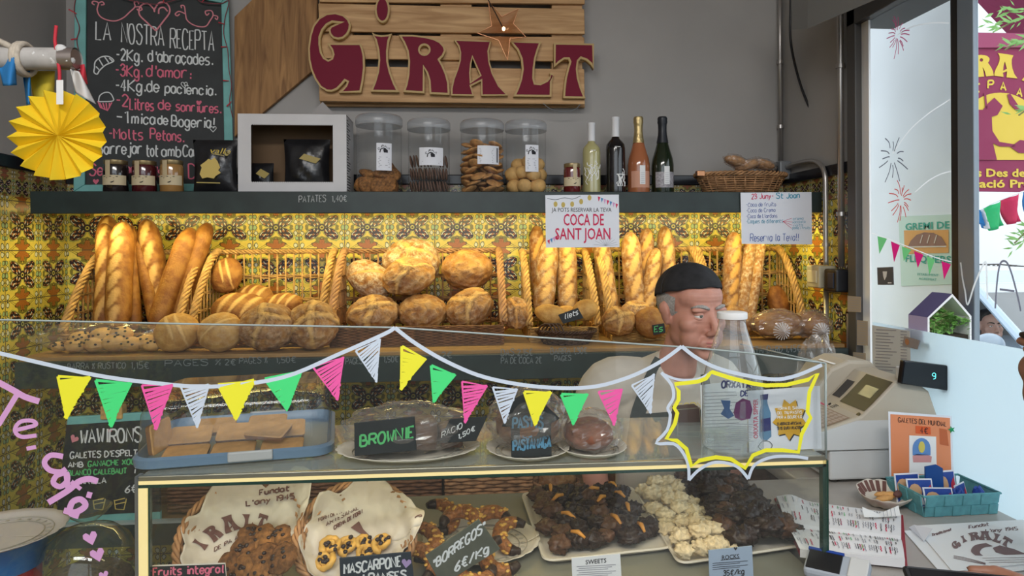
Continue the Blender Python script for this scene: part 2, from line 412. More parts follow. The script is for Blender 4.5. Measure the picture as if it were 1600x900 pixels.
def wood(name, c1, c2, axis='X', rough=0.6, scale=1.0):
    m, t, b = newmat(name); setp(b, rough, 0, 0.3)
    tc = node(t, 'ShaderNodeTexCoord'); mp = node(t, 'ShaderNodeMapping'); t.links.new(tc.outputs['Object'], mp.inputs[0])
    mp.inputs['Scale'].default_value = (1.2, 14, 14) if axis == 'X' else ((14, 1.2, 14) if axis == 'Y' else (14, 14, 1.2))
    if axis == 'D': mp.inputs['Rotation'].default_value = (0, -0.75, 0); mp.inputs['Scale'].default_value = (14, 14, 1.5)
    nz = node(t, 'ShaderNodeTexNoise'); nz.inputs['Scale'].default_value = 2.2 * scale; nz.inputs['Detail'].default_value = 6; nz.inputs['Distortion'].default_value = 1.2
    t.links.new(mp.outputs[0], nz.inputs['Vector'])
    rp = node(t, 'ShaderNodeValToRGB'); rp.color_ramp.elements[0].position = 0.3; rp.color_ramp.elements[1].position = 0.7
    rp.color_ramp.elements[0].color = c1 + (1,); rp.color_ramp.elements[1].color = c2 + (1,)
    t.links.new(nz.outputs['Fac'], rp.inputs[0])
    vo = node(t, 'ShaderNodeTexVoronoi'); vo.inputs['Scale'].default_value = 6; t.links.new(tc.outputs['Object'], vo.inputs['Vector'])
    E.t = t; knot = E(vo.outputs['Distance']).lt(0.06)
    t.links.new(mixc(t, knot * 0.7, rp.outputs[0], tuple(x * 0.3 for x in c1)), b.inputs['Base Color'])
    bp = node(t, 'ShaderNodeBump'); bp.inputs['Strength'].default_value = 0.2; bp.inputs['Distance'].default_value = 0.004
    t.links.new(nz.outputs['Fac'], bp.inputs['Height']); t.links.new(bp.outputs[0], b.inputs['Normal'])
    return m
m_pallet = wood('pallet_pine', (0.40, 0.22, 0.095), (0.66, 0.42, 0.21))
m_plank = wood('old_plank', (0.17, 0.08, 0.03), (0.44, 0.235, 0.09), 'D')
m_shelfwood = wood('shelf_board', (0.22, 0.12, 0.04), (0.36, 0.21, 0.08))
m_darkwood = wood('dark_reddish_wood', (0.06, 0.02, 0.012), (0.12, 0.045, 0.025), 'Z')
m_gold = flat('gold_edge', (0.50, 0.34, 0.14), 0.55, spec=0.4)
m_maroon = flat('maroon_face', (0.17, 0.006, 0.026), 0.6, spec=.2)
def bread(name, dark, mid, pale, rough=0.6):
    m, t, b = newmat(name); setp(b, rough, 0, 0.3); E.t = t
    tc = node(t, 'ShaderNodeTexCoord'); at = node(t, 'ShaderNodeAttribute'); at.attribute_name = 'tone'
    sp = node(t, 'ShaderNodeSeparateColor'); t.links.new(at.outputs['Color'], sp.inputs[0])
    nz = node(t, 'ShaderNodeTexNoise'); nz.inputs['Scale'].default_value = 26; nz.inputs['Detail'].default_value = 6; t.links.new(tc.outputs['Object'], nz.inputs['Vector'])
    n2 = node(t, 'ShaderNodeTexNoise'); n2.inputs['Scale'].default_value = 130; n2.inputs['Detail'].default_value = 4; t.links.new(tc.outputs['Object'], n2.inputs['Vector'])
    rp = node(t, 'ShaderNodeValToRGB'); rp.color_ramp.elements[0].position = 0.38; rp.color_ramp.elements[1].position = 0.62
    rp.color_ramp.elements[0].color = dark + (1,); rp.color_ramp.elements[1].color = mid + (1,); t.links.new(nz.outputs['Fac'], rp.inputs[0])
    col = mixc(t, E(sp.outputs[0]), rp.outputs[0], pale)
    fl = E.op('MULTIPLY', E(sp.outputs[1]), E(n2.outputs['Fac']) * 2.4 - 0.6, clamp=True)
    col = mixc(t, fl, col, (0.66, 0.56, 0.40))
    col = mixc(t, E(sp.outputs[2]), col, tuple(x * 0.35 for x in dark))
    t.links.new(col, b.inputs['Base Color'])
    bp = node(t, 'ShaderNodeBump'); bp.inputs['Strength'].default_value = 0.5; bp.inputs['Distance'].default_value = 0.006
    t.links.new(n2.outputs['Fac'], bp.inputs['Height']); t.links.new(bp.outputs[0], b.inputs['Normal'])
    return m
m_bag = bread('baguette_crust', (0.20, 0.072, 0.014), (0.32, 0.143, 0.030), (0.58, 0.345, 0.115), 0.5)
m_bagd = bread('dark_baguette_crust', (0.17, 0.055, 0.011), (0.32, 0.13, 0.026), (0.56, 0.30, 0.08))
m_loaf = bread('loaf_crust', (0.22, 0.082, 0.02), (0.355, 0.165, 0.04), (0.62, 0.38, 0.13))
m_rust = bread('rustic_crust', (0.19, 0.074, 0.021), (0.37, 0.18, 0.055), (0.56, 0.29, 0.085), 0.75)
m_soft = bread('soft_crust', (0.40, 0.20, 0.05), (0.54, 0.31, 0.09), (0.62, 0.39, 0.15))
m_cook = flat('cookie_brown', (0.27, 0.115, 0.032), 0.8, noise=0.55, nscale=90, bump=0.6)
m_cookr = flat('ring_cookie', (0.50, 0.25, 0.085), 0.7, noise=0.35, nscale=60, bump=0.4)
m_cookp = flat('pale_roll', (0.62, 0.37, 0.13), 0.7, noise=0.15, nscale=40, bump=0.2)
m_cookd = flat('cocoa_disc', (0.16, 0.09, 0.065), 0.7, noise=0.2, nscale=60)
m_biscuit = flat('shortbread', (0.60, 0.32, 0.11), 0.8, noise=0.15, nscale=60, bump=0.3)
m_biscedge = flat('browned_edge', (0.25, 0.11, 0.04), 0.8, noise=0.2, nscale=60)
m_choc = flat('dark_chocolate', (0.028, 0.013, 0.008), 0.35, noise=0.5, nscale=60, bump=0.5)
m_choc2 = flat('milk_chocolate', (0.10, 0.045, 0.022), 0.4, noise=0.4, nscale=60, bump=0.4)
m_orange_peel = flat('candied_peel', (0.62, 0.27, 0.04), 0.4, noise=0.2, nscale=60)
m_meringue = flat('white_rock', (0.74, 0.60, 0.38), 0.75, noise=0.2, nscale=90, bump=0.6)
m_butter = flat('butter_pastry', (0.66, 0.38, 0.08), 0.5, noise=0.25, nscale=60, bump=0.3)
m_raisin = flat('raisin', (0.022, 0.012, 0.012), 0.4)
m_nut = flat('glazed_nuts', (0.32, 0.12, 0.03), 0.35, noise=0.5, nscale=110, bump=0.8)
m_wick = flat('wicker_light', (0.46, 0.27, 0.09), 0.65, noise=0.4, nscale=45)
m_wickd = flat('wicker_brown', (0.17, 0.075, 0.03), 0.6, noise=0.4, nscale=45)
m_wickdd = flat('wicker_dark', (0.06, 0.03, 0.018), 0.6, noise=0.4, nscale=45)
m_glass = glassy('clear_glass', (0.97, 0.985, 0.975), 1.0)
m_screen = glassy('screen_glass', (0.97, 0.98, 0.975), 0.9, haze=0.008, hcol=(0.8, 0.88, 0.9))
m_window = glassy('window_glass', (0.97, 0.985, 0.985), 0.22)
m_plastic = glassy('clear_plastic', (0.98, 0.985, 0.985), 0.9, 0.06, haze=0.012)
m_bagfilm = glassy('plastic_film', (0.97, 0.955, 0.94), 2.0, 0.12, haze=0.10, hcol=(0.75, 0.68, 0.62))
m_thinfilm = glassy('thin_film', (0.98, 0.97, 0.96), 1.3, 0.12, haze=0.035, hcol=(0.9, 0.88, 0.85))
m_glassedge = flat('green_glass_edge', (0.012, 0.045, 0.032), 0.15, spec=0.6)
m_glassrim = flat('pale_glass_edge', (0.35, 0.40, 0.39), 0.25)
m_white = flat('white_plastic', (0.78, 0.78, 0.78), 0.45)
m_paper = flat('white_paper', (0.80, 0.80, 0.80), 0.85)
m_bluepaper = flat('laminated_paper', (0.72, 0.74, 0.80), 0.3)
m_ink = flat('black_ink', (0.02, 0.02, 0.025), 0.8)
m_inkgrey = flat('grey_ink', (0.30, 0.30, 0.34), 0.8)
m_inkblue = flat('blue_ink', (0.05, 0.10, 0.35), 0.8)
m_inkteal = flat('teal_ink', (0.02, 0.28, 0.42), 0.8)
m_inkred = flat('red_ink', (0.60, 0.03, 0.10), 0.8)
m_brownink = flat('brown_ink', (0.14, 0.065, 0.055), 0.8)
m_wrap = flat('bakery_paper', (0.58, 0.53, 0.46), 0.8, noise=0.12, nscale=14, bump=0.5)
m_led = flat('warm_strip_light', (1, 0.8, 0.45), 0.5, emit=5.0, ecol=(1, 0.74, 0.30))
m_led2 = flat('case_strip_light', (0.3, 0.27, 0.2), 0.5, emit=0.8, ecol=(1, 0.76, 0.27))
m_alu = flat('brushed_metal', (0.50, 0.46, 0.36), 0.3, 0.9)
m_steel = flat('steel_pipe', (0.42, 0.40, 0.38), 0.35, 0.8)
m_grey = flat('grey_metal', (0.20, 0.21, 0.22), 0.5, 0.3)
m_dgrey = flat('dark_grey_paint', (0.075, 0.07, 0.066), 0.5)
m_blackp = flat('black_plastic', (0.012, 0.012, 0.014), 0.35)
m_yellow = flat('yellow_paper', (0.84, 0.60, 0.02), 0.7)
m_yel = flat('yellow_paint', (0.80, 0.76, 0.03), 0.5)
m_grn = flat('green_paint', (0.06, 0.68, 0.20), 0.5)
m_pnk = flat('pink_paint', (0.80, 0.10, 0.36), 0.5)
m_lil = flat('lilac_paint', (0.62, 0.32, 0.58), 0.5)
m_wht = flat('white_paint_marker', (0.55, 0.62, 0.72), 0.5)
m_red = flat('red_cloth', (0.55, 0.03, 0.05), 0.7)
m_blue = flat('blue_cloth', (0.02, 0.19, 0.48), 0.7)
m_skin = flat('skin', (0.47, 0.225, 0.165), 0.5, noise=0.10, nscale=28, bump=0.06)
m_skin.node_tree.nodes['Principled BSDF'].inputs['Subsurface Weight'].default_value = 0.12
m_skin.node_tree.nodes['Principled BSDF'].inputs['Subsurface Radius'].default_value = (0.012, 0.004, 0.002)
m_skin2 = flat('backlit_skin', (0.30, 0.14, 0.09), 0.5, noise=0.1, nscale=28)  # skin colour darkened to stand for the customer's backlit face
m_lip = flat('lip', (0.40, 0.14, 0.12), 0.45)
m_hairg = flat('grey_hair', (0.30, 0.28, 0.26), 0.8, noise=0.3, nscale=200)
m_hairb = flat('dark_hair', (0.02, 0.014, 0.01), 0.6, noise=0.3, nscale=150)
m_eyew = flat('eye_white', (0.75, 0.73, 0.70), 0.2)
m_iris = flat('iris', (0.10, 0.10, 0.08), 0.15)
m_cap = flat('black_cap', (0.016, 0.016, 0.018), 0.85, noise=0.5, nscale=25, bump=0.2)
m_shirt = flat('cream_shirt', (0.52, 0.47, 0.40), 0.9, noise=0.07, nscale=16, bump=0.25)
m_apron = flat('dark_green_apron', (0.035, 0.042, 0.036), 0.85, noise=0.2, nscale=60)
m_navy = flat('navy_cloth', (0.03, 0.035, 0.06), 0.9)
# ------------------------------------------------------------------ the room
XL, XR, YB, ZC = -1.7, 1.51, 3.05, 3.25
ZCTR = 0.93
def wallmesh(name, quads, mats):
    b = MB()
    for q, mi in quads: b.add(q, [(0, 1, 2, 3)], mi)
    return struct(b.build(name, mats, smooth=False, fix=False))
def slab(name, x0, x1, y0, y1, z0, z1, m): return struct(MB().box(x0, x1, y0, y1, z0, z1).build(name, m, smooth=False))
FRONT = -1.5
b = MB(); b.box(XL - .15, XR + .15, YB, YB + .15, 0, 1.785, 0); b.box(XL - .15, XR + .15, YB, YB + .15, 1.785, 1.88, 1); b.box(XL - .15, XR + .15, YB, YB + .15, 1.88, ZC, 2)
struct(b.build('wall_back', [m_tile_b, m_frz_b, m_paint], smooth=False))
b = MB(); b.box(XL - .15, XL, FRONT, YB, 0, 1.80, 0); b.box(XL - .15, XL, FRONT, YB, 1.80, 1.905, 1); b.box(XL - .15, XL, FRONT, YB, 1.905, ZC, 2)
struct(b.build('wall_left', [m_tile_s, m_frz_s, m_paint], smooth=False))
# right wall: pier next to the corner, lintel, low parapet; the street window is open space between them
WY1, WY0, WZ0, WZ1 = 2.465, 0.35, 0.86, 2.47
b = MB(); b.box(XR, XR + .03, WY1, YB, 0, 1.785, 0); b.box(XR, XR + .03, WY1, YB, 1.785, 1.88, 1); b.box(XR, XR + .03, WY1, YB, 1.88, ZC, 2)
b.box(XR, XR + .15, FRONT, WY1, WZ1, ZC, 2); b.box(XR, XR + .15, FRONT, WY1, 0, WZ0, 2); b.box(XR, XR + .15, FRONT, WY0, WZ0, WZ1, 2)
struct(b.build('wall_right', [m_tile_s, m_frz_s, m_paint], smooth=False))
# unseen shop front; parapet and narrow door shaped to cut reflections in the glass
b = MB(); b.box(XL - .15, .55, FRONT - .15, FRONT, 0, 1.12); b.box(.55, .95, FRONT - .15, FRONT, 0, 1.12); b.box(XL - .15, XR + .15, FRONT - .15, FRONT, 3.1, ZC); b.box(1.45, XR + .15, FRONT - .15, FRONT, 0, 3.1); b.box(.85, .95, FRONT - .15, FRONT, 0, 3.1)
struct(b.build('wall_front', m_dgrey, smooth=False))
struct(MB().box(-30, 40, -30, 40, -.16, -.101).build('street', flat('asphalt', (.16, .16, .165), .8, noise=.2, nscale=9), smooth=False))
slab('floor', XL - .15, XR + .15, FRONT, YB + .15, -.1, 0, m_floor)
slab('ceiling', XL - .15, XR + .15, FRONT, YB + .15, ZC, ZC + .1, m_ceil)
b = MB(); b.box(XL, XR, YB - .012, YB, 1.88, 1.925); b.box(XL, XL + .012, 0.2, YB, 1.905, 1.955); b.box(XR - .012, XR, WY1 + .04, YB, 1.88, 1.925)
struct(b.build('trim_1', m_black_trim, smooth=False, bevel=.004))
struct(MB().box(XL, XL + .03, 2.42, 2.52, 0.0, 1.80).build('trim_2', m_darkwood, smooth=False, bevel=.004))
# street window: frame, glass panes, thick mullion
b = MB(); b.box(XR - .03, XR + .032, 2.42, 2.475, .86, 2.52); b.box(XR - .03, XR + .16, 0.35, 2.475, 2.43, 2.52); b.box(XR - .03, XR + .09, 0.3, 0.38, .86, 2.52)
fr = b.build('window_1', m_dgrey, smooth=False, bevel=.004); struct(fr)
struct(MB().box(XR + .004, XR + .009, 1.964, 2.42, .87, 2.43).build('pane', m_window, fr, smooth=False))
struct(MB().box(XR + .004, XR + .009, 0.38, 1.866, .87, 2.43).build('pane', m_window, fr, smooth=False))
struct(MB().box(XR - .004, XR + .003, 2.375, 2.419, .87, 2.43).build('white_bead', m_white, fr, smooth=False))
mu = MB().box(XR - .002, XR + .010, 1.931, 1.964, .87, 2.43).build('mullion', flat('black_gasket', (0.02, 0.018, 0.016), 0.4), fr, smooth=False, bevel=.003); struct(mu)
struct(MB().box(XR - .006, XR + .012, 1.866, 1.931, .87, 2.43).build('mullion_cover', flat('blue_grey_metal', (0.22, 0.26, 0.30), 0.4, 0.3), fr, smooth=False, bevel=.003))
# frosted white panel standing in front of the lower window, with a narrow sill behind it
m_ledge = bpy.data.materials.new('frosted_white'); m_ledge.use_nodes = True; t_ = m_ledge.node_tree; t_.nodes.clear()
o_ = node(t_, 'ShaderNodeOutputMaterial'); d_ = node(t_, 'ShaderNodeBsdfDiffuse'); tl_ = node(t_, 'ShaderNodeBsdfTranslucent'); mx_ = node(t_, 'ShaderNodeMixShader'); mx_.inputs[0].default_value = .78
d_.inputs[0].default_value = (.80, .86, .90, 1); tl_.inputs[0].default_value = (.86, .95, .98, 1); t_.links.new(d_.outputs[0], mx_.inputs[1]); t_.links.new(tl_.outputs[0], mx_.inputs[2]); t_.links.new(mx_.outputs[0], o_.inputs[0])
struct(MB().box(1.35, 1.354, 0.36, 2.117, ZCTR - .04, 1.345).build('trim_3', m_ledge, smooth=False))
struct(MB().box(1.355, XR, 1.845, 1.985, 1.300, 1.312).build('trim_5', m_white, smooth=False))
# roller housing under the ceiling at the right
struct(MB().hexa([PY(1236, 47, 2.55), PY(1262, 46, 2.35), PY(1420, -22, 1.75), PY(1390, -60, 2.0), PY(1236, -30, 2.55), PY(1262, -60, 2.35), PY(1420, -160, 1.75), PY(1390, -130, 2.0)]).build('trim_4', flat('grey_lacquered_beam', (0.20, 0.21, 0.21), 0.35), smooth=False, bevel=.004))
# ------------------------------------------------------------------ counter and wall shelves
m_counter = flat('grey_marble', (0.42, 0.39, 0.36), 0.3, noise=0.12, nscale=5)
ct = thing('shop_counter', 'pale grey stone counter carrying the cash register and the open notebook', 'counter', (1.03, 1.6, 0))
MB().box(.75, 1.345, 1.24, 1.86, ZCTR - .04, ZCTR).box(.955, 1.345, 1.8605, 2.42, ZCTR - .04, ZCTR).build('countertop', m_counter, ct, smooth=False, bevel=.004)
MB().box(.76, 1.34, 1.28, 1.84, 0, ZCTR - .0405).box(.975, 1.34, 1.841, 2.4, 0, ZCTR - .0405).build('counter_body', m_darkwood, ct, smooth=False)
ts = thing('wall_shelf', 'dark green upper wall shelf holding jars, bottles and the white box', 'shelf', (-.07, 2.9, 1.735))
MB().box(-1.64, 1.465, 2.72, YB - .001, 1.785, 1.82).build('board', m_slate, ts, smooth=False, bevel=.002)
fs = MB().box(-1.64, 1.505, 2.70, 2.722, 1.735, 1.8205).build('fascia', m_slate, ts, smooth=False, bevel=.002)
yp = yplane(2.70); m_chgrey = flat('chalk_grey', (0.40, 0.42, 0.42), 0.9)
chalk(MB(), 'PATATES', yp, (467, 316), (509, 315), 10, .0028, (0, -1, 0), seed=3).build('price_lettering', m_chgrey, fs, smooth=False)
chalk(MB(), '1,40€', yp, (519, 315), (542, 314), 9, .0028, (0, -1, 0), seed=4).build('price_lettering', m_chgrey, fs, smooth=False)
MB().tube([(-1.6, 2.995, 1.772), (1.47, 2.995, 1.772)], .007, 8).build('strip_light', m_led, ts)
bs = thing('bread_shelf', 'dark slate-fronted bread shelf below the wicker crates', 'shelf', (-.07, 2.75, 1.13))
MB().box(-1.54, 1.465, 2.47, YB - .001, 1.175, 1.22).build('board', m_shelfwood, bs, smooth=False, bevel=.003)
bf = MB().box(-1.54, 1.465, 2.445, 2.469, 1.115, 1.207).build('fascia', m_slate, bs, smooth=False, bevel=.002)
b = MB(); yp = yplane(2.445); N = (0, -1, 0)
for tx, p0, p1, h in (('BARRA ½ RUSTICO', (106, 577), (196, 575), 9), ('1,15€', (205, 576), (233, 575), 10), ('PAGES ½', (258, 572), (345, 570), 9), ('2€', (352, 570), (368, 570), 9), ('PAGES ½', (374, 568), (418, 567), 9), ('1,50€', (432, 567), (462, 566), 9),
                      ('PAGES', (540, 569), (566, 568), 9), ('1,50€', (600, 566), (622, 565), 9), ('½ 2€', (676, 560), (706, 559), 9), ('DAS 2,15€', (783, 556), (832, 555), 10), ('PA DE COCA 2€', (783, 568), (846, 567), 9), ('BARRA 1,30€', (860, 553), (917, 552), 9), ('PAGES', (866, 564), (892, 563), 8), ('STANDARD', (1174, 552), (1222, 550), 10), ('1,45€', (1228, 550), (1250, 549), 10)):
    chalk(MB(), tx, yp, p0, p1, h, .0028, N, seed=len(tx) + int(p0[0])).build('price_lettering', m_chalkdim, bf, smooth=False)
ls = thing('storage_shelf', 'low wooden shelf behind the glass case with a white front edge', 'shelf', (-.07, 2.75, .6))
MB().box(-1.4, 1.505, 2.40, YB - .001, .62, .655).build('board', m_shelfwood, ls, smooth=False)
MB().box(-1.4, 1.505, 2.38, 2.40, .585, .66).build('fascia', m_slate, ls, smooth=False)
MB().box(-1.4, 1.505, 2.378, 2.402, .66, .668).build('edge_strip', m_glassrim, ls, smooth=False)
# ------------------------------------------------------------------ conduits and boxes at the right corner
def pipe(name, label, cat, pts, r, mat, clips=()):
    t = thing(name, label, cat, pts[-1])
    MB().tube(pts, r, 10).build('tube', mat, t, smooth='all')
    for c in clips:
        MB().tube([V(c) - V((0, 0, .008)), V(c) + V((0, 0, .008))], r * 1.45, 10).build('clip', mat, t)
    return t
pcn = PY(1230, 0, 3.03)
t = pipe('conduit_pipe', 'thin grey conduit running up the wall corner behind the bread basket', 'pipe', [(1.487, 3.025, 3.2), (1.487, 3.025, 1.975)], .0105, m_steel, [(1.487, 3.025, 2.45), (1.487, 3.025, 2.15)])
p0 = V((1.492, 2.60, 0))
t = pipe('conduit_pipe', 'long vertical steel conduit on the side wall beside the window frame', 'pipe', [(1.488, 2.53, 3.2), (1.488, 2.53, 1.515)], .0125, m_steel, [(1.488, 2.53, 2.30), (1.488, 2.53, 1.72)])
t = pipe('conduit_pipe', 'bent steel conduit dropping past the light switches to the counter', 'pipe', smoothpts([(1.487, 2.96, 1.955), (1.487, 2.86, 1.96), (1.487, 2.72, 1.95), (1.487, 2.65, 1.90), (1.487, 2.64, 1.80), (1.487, 2.64, 1.66), (1.487, 2.64, 1.517)], 6), .0105, m_steel, [(1.487, 2.64, 1.6)])
MB().tube([(1.487, 2.64, 1.423), (1.487, 2.64, .95)], .0105, 10).build('lower_tube', m_steel, t, smooth='all')
t = thing('junction_box', 'grey junction box with black plug in the corner above the shelf', 'junction box', (1.49, 2.99, 1.95))
MB().box(1.455, 1.509, 2.965, 3.045, 1.90, 1.985).build('box', m_grey, t, smooth=False, bevel=.006)
MB().box(1.41, 1.456, 2.985, 3.03, 1.935, 1.965).build('plug', m_blackp, t, smooth=False, bevel=.006)
tag(MB().tube(smoothpts([PY(1238, -60, 2.9), PY(1235, 20, 2.9), PY(1236, 70, 2.9), PY(1250, 130, 2.85), PY(1272, 185, 2.8), PY(1288, 225, 2.77), PY(1292, 250, 2.765), PY(1287, 280, 2.77)], 6), .0055, 7).build('black_cable', m_blackp, loc=PY(1287, 280, 2.77), smooth='all'), 'black cable curving down the wall from the beam to the bent conduit', 'cable')
t = thing('switch_plate', 'grey rocker switch plate on the yellow tiles right of the crates', 'switch', (1.47, 3.045, 1.47))
a_, c_ = PY(1266, 445, 3.04), PY(1284, 416, 3.04)
MB().box(a_.x, c_.x, 3.028, 3.049, a_.z, c_.z).build('plate', m_grey, t, smooth=False, bevel=.004)
MB().box(a_.x + .008, c_.x - .008, 3.023, 3.03, a_.z + .01, c_.z - .01).build('rocker', flat('grey_rocker', (0.13, 0.135, 0.13), 0.4), t, smooth=False, bevel=.002)
t = thing('socket_box', 'beige surface socket box mounted over the conduit at the corner', 'socket', (1.49, 2.65, 1.45))
MB().box(1.435, 1.508, 2.60, 2.70, 1.425, 1.515).build('box', flat('beige_plastic', (0.42, 0.38, 0.27), 0.45), t, smooth=False, bevel=.006)
MB().box(1.431, 1.437, 2.615, 2.685, 1.445, 1.495).build('flap', flat('pale_beige_plastic', (0.55, 0.50, 0.36), 0.4), t, smooth=False, bevel=.003)
t = thing('payment_box', 'small black wall unit between the socket box and window frame', 'wall unit', (1.49, 2.53, 1.45))
MB().box(1.44, 1.509, 2.485, 2.575, 1.415, 1.505).build('body', m_blackp, t, smooth=False, bevel=.008)
MB().box(1.436, 1.441, 2.50, 2.54, 1.43, 1.49).build('cover', flat('navy_plastic', (0.015, 0.025, 0.05), 0.3), t, smooth=False, bevel=.002)
# ------------------------------------------------------------------ things above: chalkboard, sign, shelf-top goods
def vplane(A, B):
    """vertical plane through two floor points -> pixel mapper and outward normal (towards the viewer)"""
    A = V(A); B = V(B); n = V((B.y - A.y, -(B.x - A.x), 0)).normalized()
    if n.y > 0: n = -n
    def f(px, py):
        r = ray(px, py); return EYE + r * ((A - EYE).dot(n) / r.dot(n))
    return f, n
def gplane(O, n):
    O = V(O); n = V(n).normalized()
    def f(px, py):
        r = ray(px, py); return EYE + r * ((O - EYE).dot(n) / r.dot(n))
    return f
ZS = 1.8205   # top of the upper shelf
# chalkboard with the recipe
cbf, cbn = vplane(PY(118, 296, 2.86), PY(368, 296, 3.02))
cb = thing('chalkboard', 'tall chalkboard in turquoise frame with the heart and recipe lettering', 'chalkboard', cbf(240, 298))
q = [cbf(128, -45), cbf(352, -8), cbf(362, 296), cbf(124, 298)]
MB().prism(q, cbn * -.012).build('board', m_slate2, cb, smooth=False)
b = MB()
TL, TR, BR, BL = (118, -60), (357, -12), (367, 299), (116, 300); tl, tr, br, bl = (136, -35), (346, 6), (352, 287), (134, 289)
for o in ((TL, TR, tr, tl), (TR, BR, br, tr), (BR, BL, bl, br), (BL, TL, tl, bl)):
    b.prism([cbf(*p) + cbn * .014 for p in o], cbn * -.03)
b.build('frame', m_teal, cb, smooth=False, bevel=.003)
LN = [('LA', (150, 62), (173, 63), 27, 'w'), ('NOSTRA', (190, 66), (256, 72), 30, 'w'), ('RECEPTA', (266, 75), (334, 79), 30, 'w'),
      ('-2Kg.', (182, 94), (222, 97), 18, 'w'), ("d'abraçades.", (232, 96), (332, 102), 17, 'w'), ('-3Kg.', (181, 118), (222, 121), 18, 'p'), ("d'amor:", (229, 119), (298, 123), 17, 'p'),
      ('-4Kg.de', (181, 142), (248, 144), 18, 'w'), ('paciència.', (258, 145), (337, 149), 15, 'w'), ('-2', (182, 166), (200, 167), 18, 'p'), ('Litres', (203, 171), (240, 173), 17, 'p'),
      ('de', (248, 171), (266, 172), 16, 'p'), ('sonriures.', (275, 173), (345, 177), 14, 'p'), ('-1', (182, 191), (200, 193), 18, 'w'), ('mica', (206, 193), (242, 194), 16, 'w'), ('de', (247, 194), (262, 195), 14, 'w'),
      ('Bogeria!', (268, 197), (334, 200), 16, 'w'), ('-Molts', (171, 216), (223, 219), 16, 'p'), ('Petons.', (235, 217), (287, 222), 16, 'p'),
      ('Barrejar', (152, 241), (222, 240), 17, 'w'), ('tot', (229, 244), (247, 244), 18, 'w'), ('amb', (253, 244), (282, 245), 16, 'w'), ("Car'", (286, 244), (313, 245), 16, 'w'),
      ('Se', (140, 274), (160, 274), 17, 'p'), ('he', (197, 271), (211, 271), 14, 'p'), ("'s", (243, 276), (253, 276), 15, 'p'), ('D', (295, 279), (308, 279), 22, 'p')]
for i, (tx, p0, p1, h, c) in enumerate(LN):
    chalk(MB(), tx, cbf, p0, p1, h, .0052 if i < 3 else .0058, cbn, .002, seed=i + 11, jit=.14).build('chalk_lettering', m_chalkw if c == 'w' else m_chalkp, cb, smooth=False)
m_chkpk = flat('chalk_rose', (0.66, 0.24, 0.28), 0.9)
def doodle(strokes, plane, n, lw, mat, par, name='chalk_drawing', off=.002, **k):
    b = MB()
    for s_ in strokes: draw(b, s_, plane, lw, n, off, **k)
    return b.build(name, mat, par, smooth=False)
doodle([heart_px(242, 26, 25, -.08) + [heart_px(242, 26, 25, -.08)[0]], [(248, 22), (249, 14), (256, 12), (262, 18)]], cbf, cbn, .006, m_chkpk, cb)
doodle([[(148, 8), (144, 5), (147, 2), (154, 5), (152, 15), (156, 25), (166, 31), (180, 33), (193, 28), (203, 19), (211, 11), (210, 4), (215, 3), (217, 7)], [(211, 11), (219, 11), (222, 15), (217, 17), (214, 14)], [(154, 5), (160, 3), (163, 7), (158, 8)]], cbf, cbn, .005, m_chkpk, cb)
doodle([[(284, 13), (283, 9), (288, 10), (290, 22), (292, 31), (300, 38), (312, 42), (322, 41), (328, 33), (333, 24), (330, 17), (321, 18), (323, 24), (327, 21)], [(290, 22), (280, 18), (274, 22), (277, 25), (281, 22)], [(333, 24), (340, 26), (339, 31), (336, 28)]], cbf, cbn, .005, m_chkpk, cb)
doodle([[(148, 106), (147, 113), (152, 116), (156, 110), (165, 102), (174, 98), (178, 95), (173, 90), (166, 88), (157, 90), (149, 97), (148, 106)], [(150, 104), (155, 109)], [(155, 93), (161, 103)], [(163, 88), (170, 98)], [(171, 91), (176, 96)]], cbf, cbn, .0048, m_chalkw, cb)
doodle([[(154, 159), (156, 150), (163, 145), (171, 145), (176, 151), (176, 158), (154, 159)]], cbf, cbn, .0042, m_chalkw, cb)
doodle([[(153, 158), (157, 168), (168, 173), (175, 160)], [(156, 161), (160, 169)], [(161, 161), (164, 171)], [(166, 161), (167, 172)], [(171, 161), (171, 169)]], cbf, cbn, .0048, m_chalkp, cb, smooth=False)
doodle([heart_px(288, 133, 5) + [heart_px(288, 133, 5)[0]], heart_px(333, 202, 5) + [heart_px(333, 202, 5)[0]]], cbf, cbn, .003, m_chalkw, cb)
b = MB(); b.poly([cbf(*p) + cbn * .002 for p in heart_px(311, 161, 4.5)]); b.poly([cbf(*p) + cbn * .002 for p in heart_px(150, 284, 5)]); b.build('chalk_drawing', m_chalkp, cb, smooth=False)
# red wire of the little lights looped round the board
gw = thing('wire_light_string', 'thin red wire with tiny buds draped over the turquoise chalkboard frame', 'string lights', cbf(350, 2))
m_wire = flat('red_wire', (0.22, 0.035, 0.05), 0.5)
b = MB(); wpts = [(122, -8), (118, 20), (126, 45), (122, 65), (126, 85)]
wpts2 = [(175, -6), (205, 3), (240, 9), (262, 6), (300, -4), (316, 6), (345, 8), (358, 4), (352, 30), (350, 55), (356, 80), (358, 110), (362, 135), (359, 160), (364, 185)]
for wp in (wpts, wpts2): b.tube(smoothpts([cbf(*p) + cbn * .02 for p in wp], 5), .0018, 5)
b.build('wire', m_wire, gw, smooth='all')
b = MB()
for (x, y, dx, dy) in ((122, 24, -12, -6), (123, 62, -9, 3), (256, 7, 2, -9), (316, 6, 8, -8), (352, 40, -10, -2), (355, 75, -9, 1), (358, 128, -9, 0), (362, 160, -7, 8)):
    b.tube([cbf(x, y) + cbn * .02, cbf(x + dx, y + dy) + cbn * .026], [.0015, .003], 5)
b.build('bud', m_red, gw)
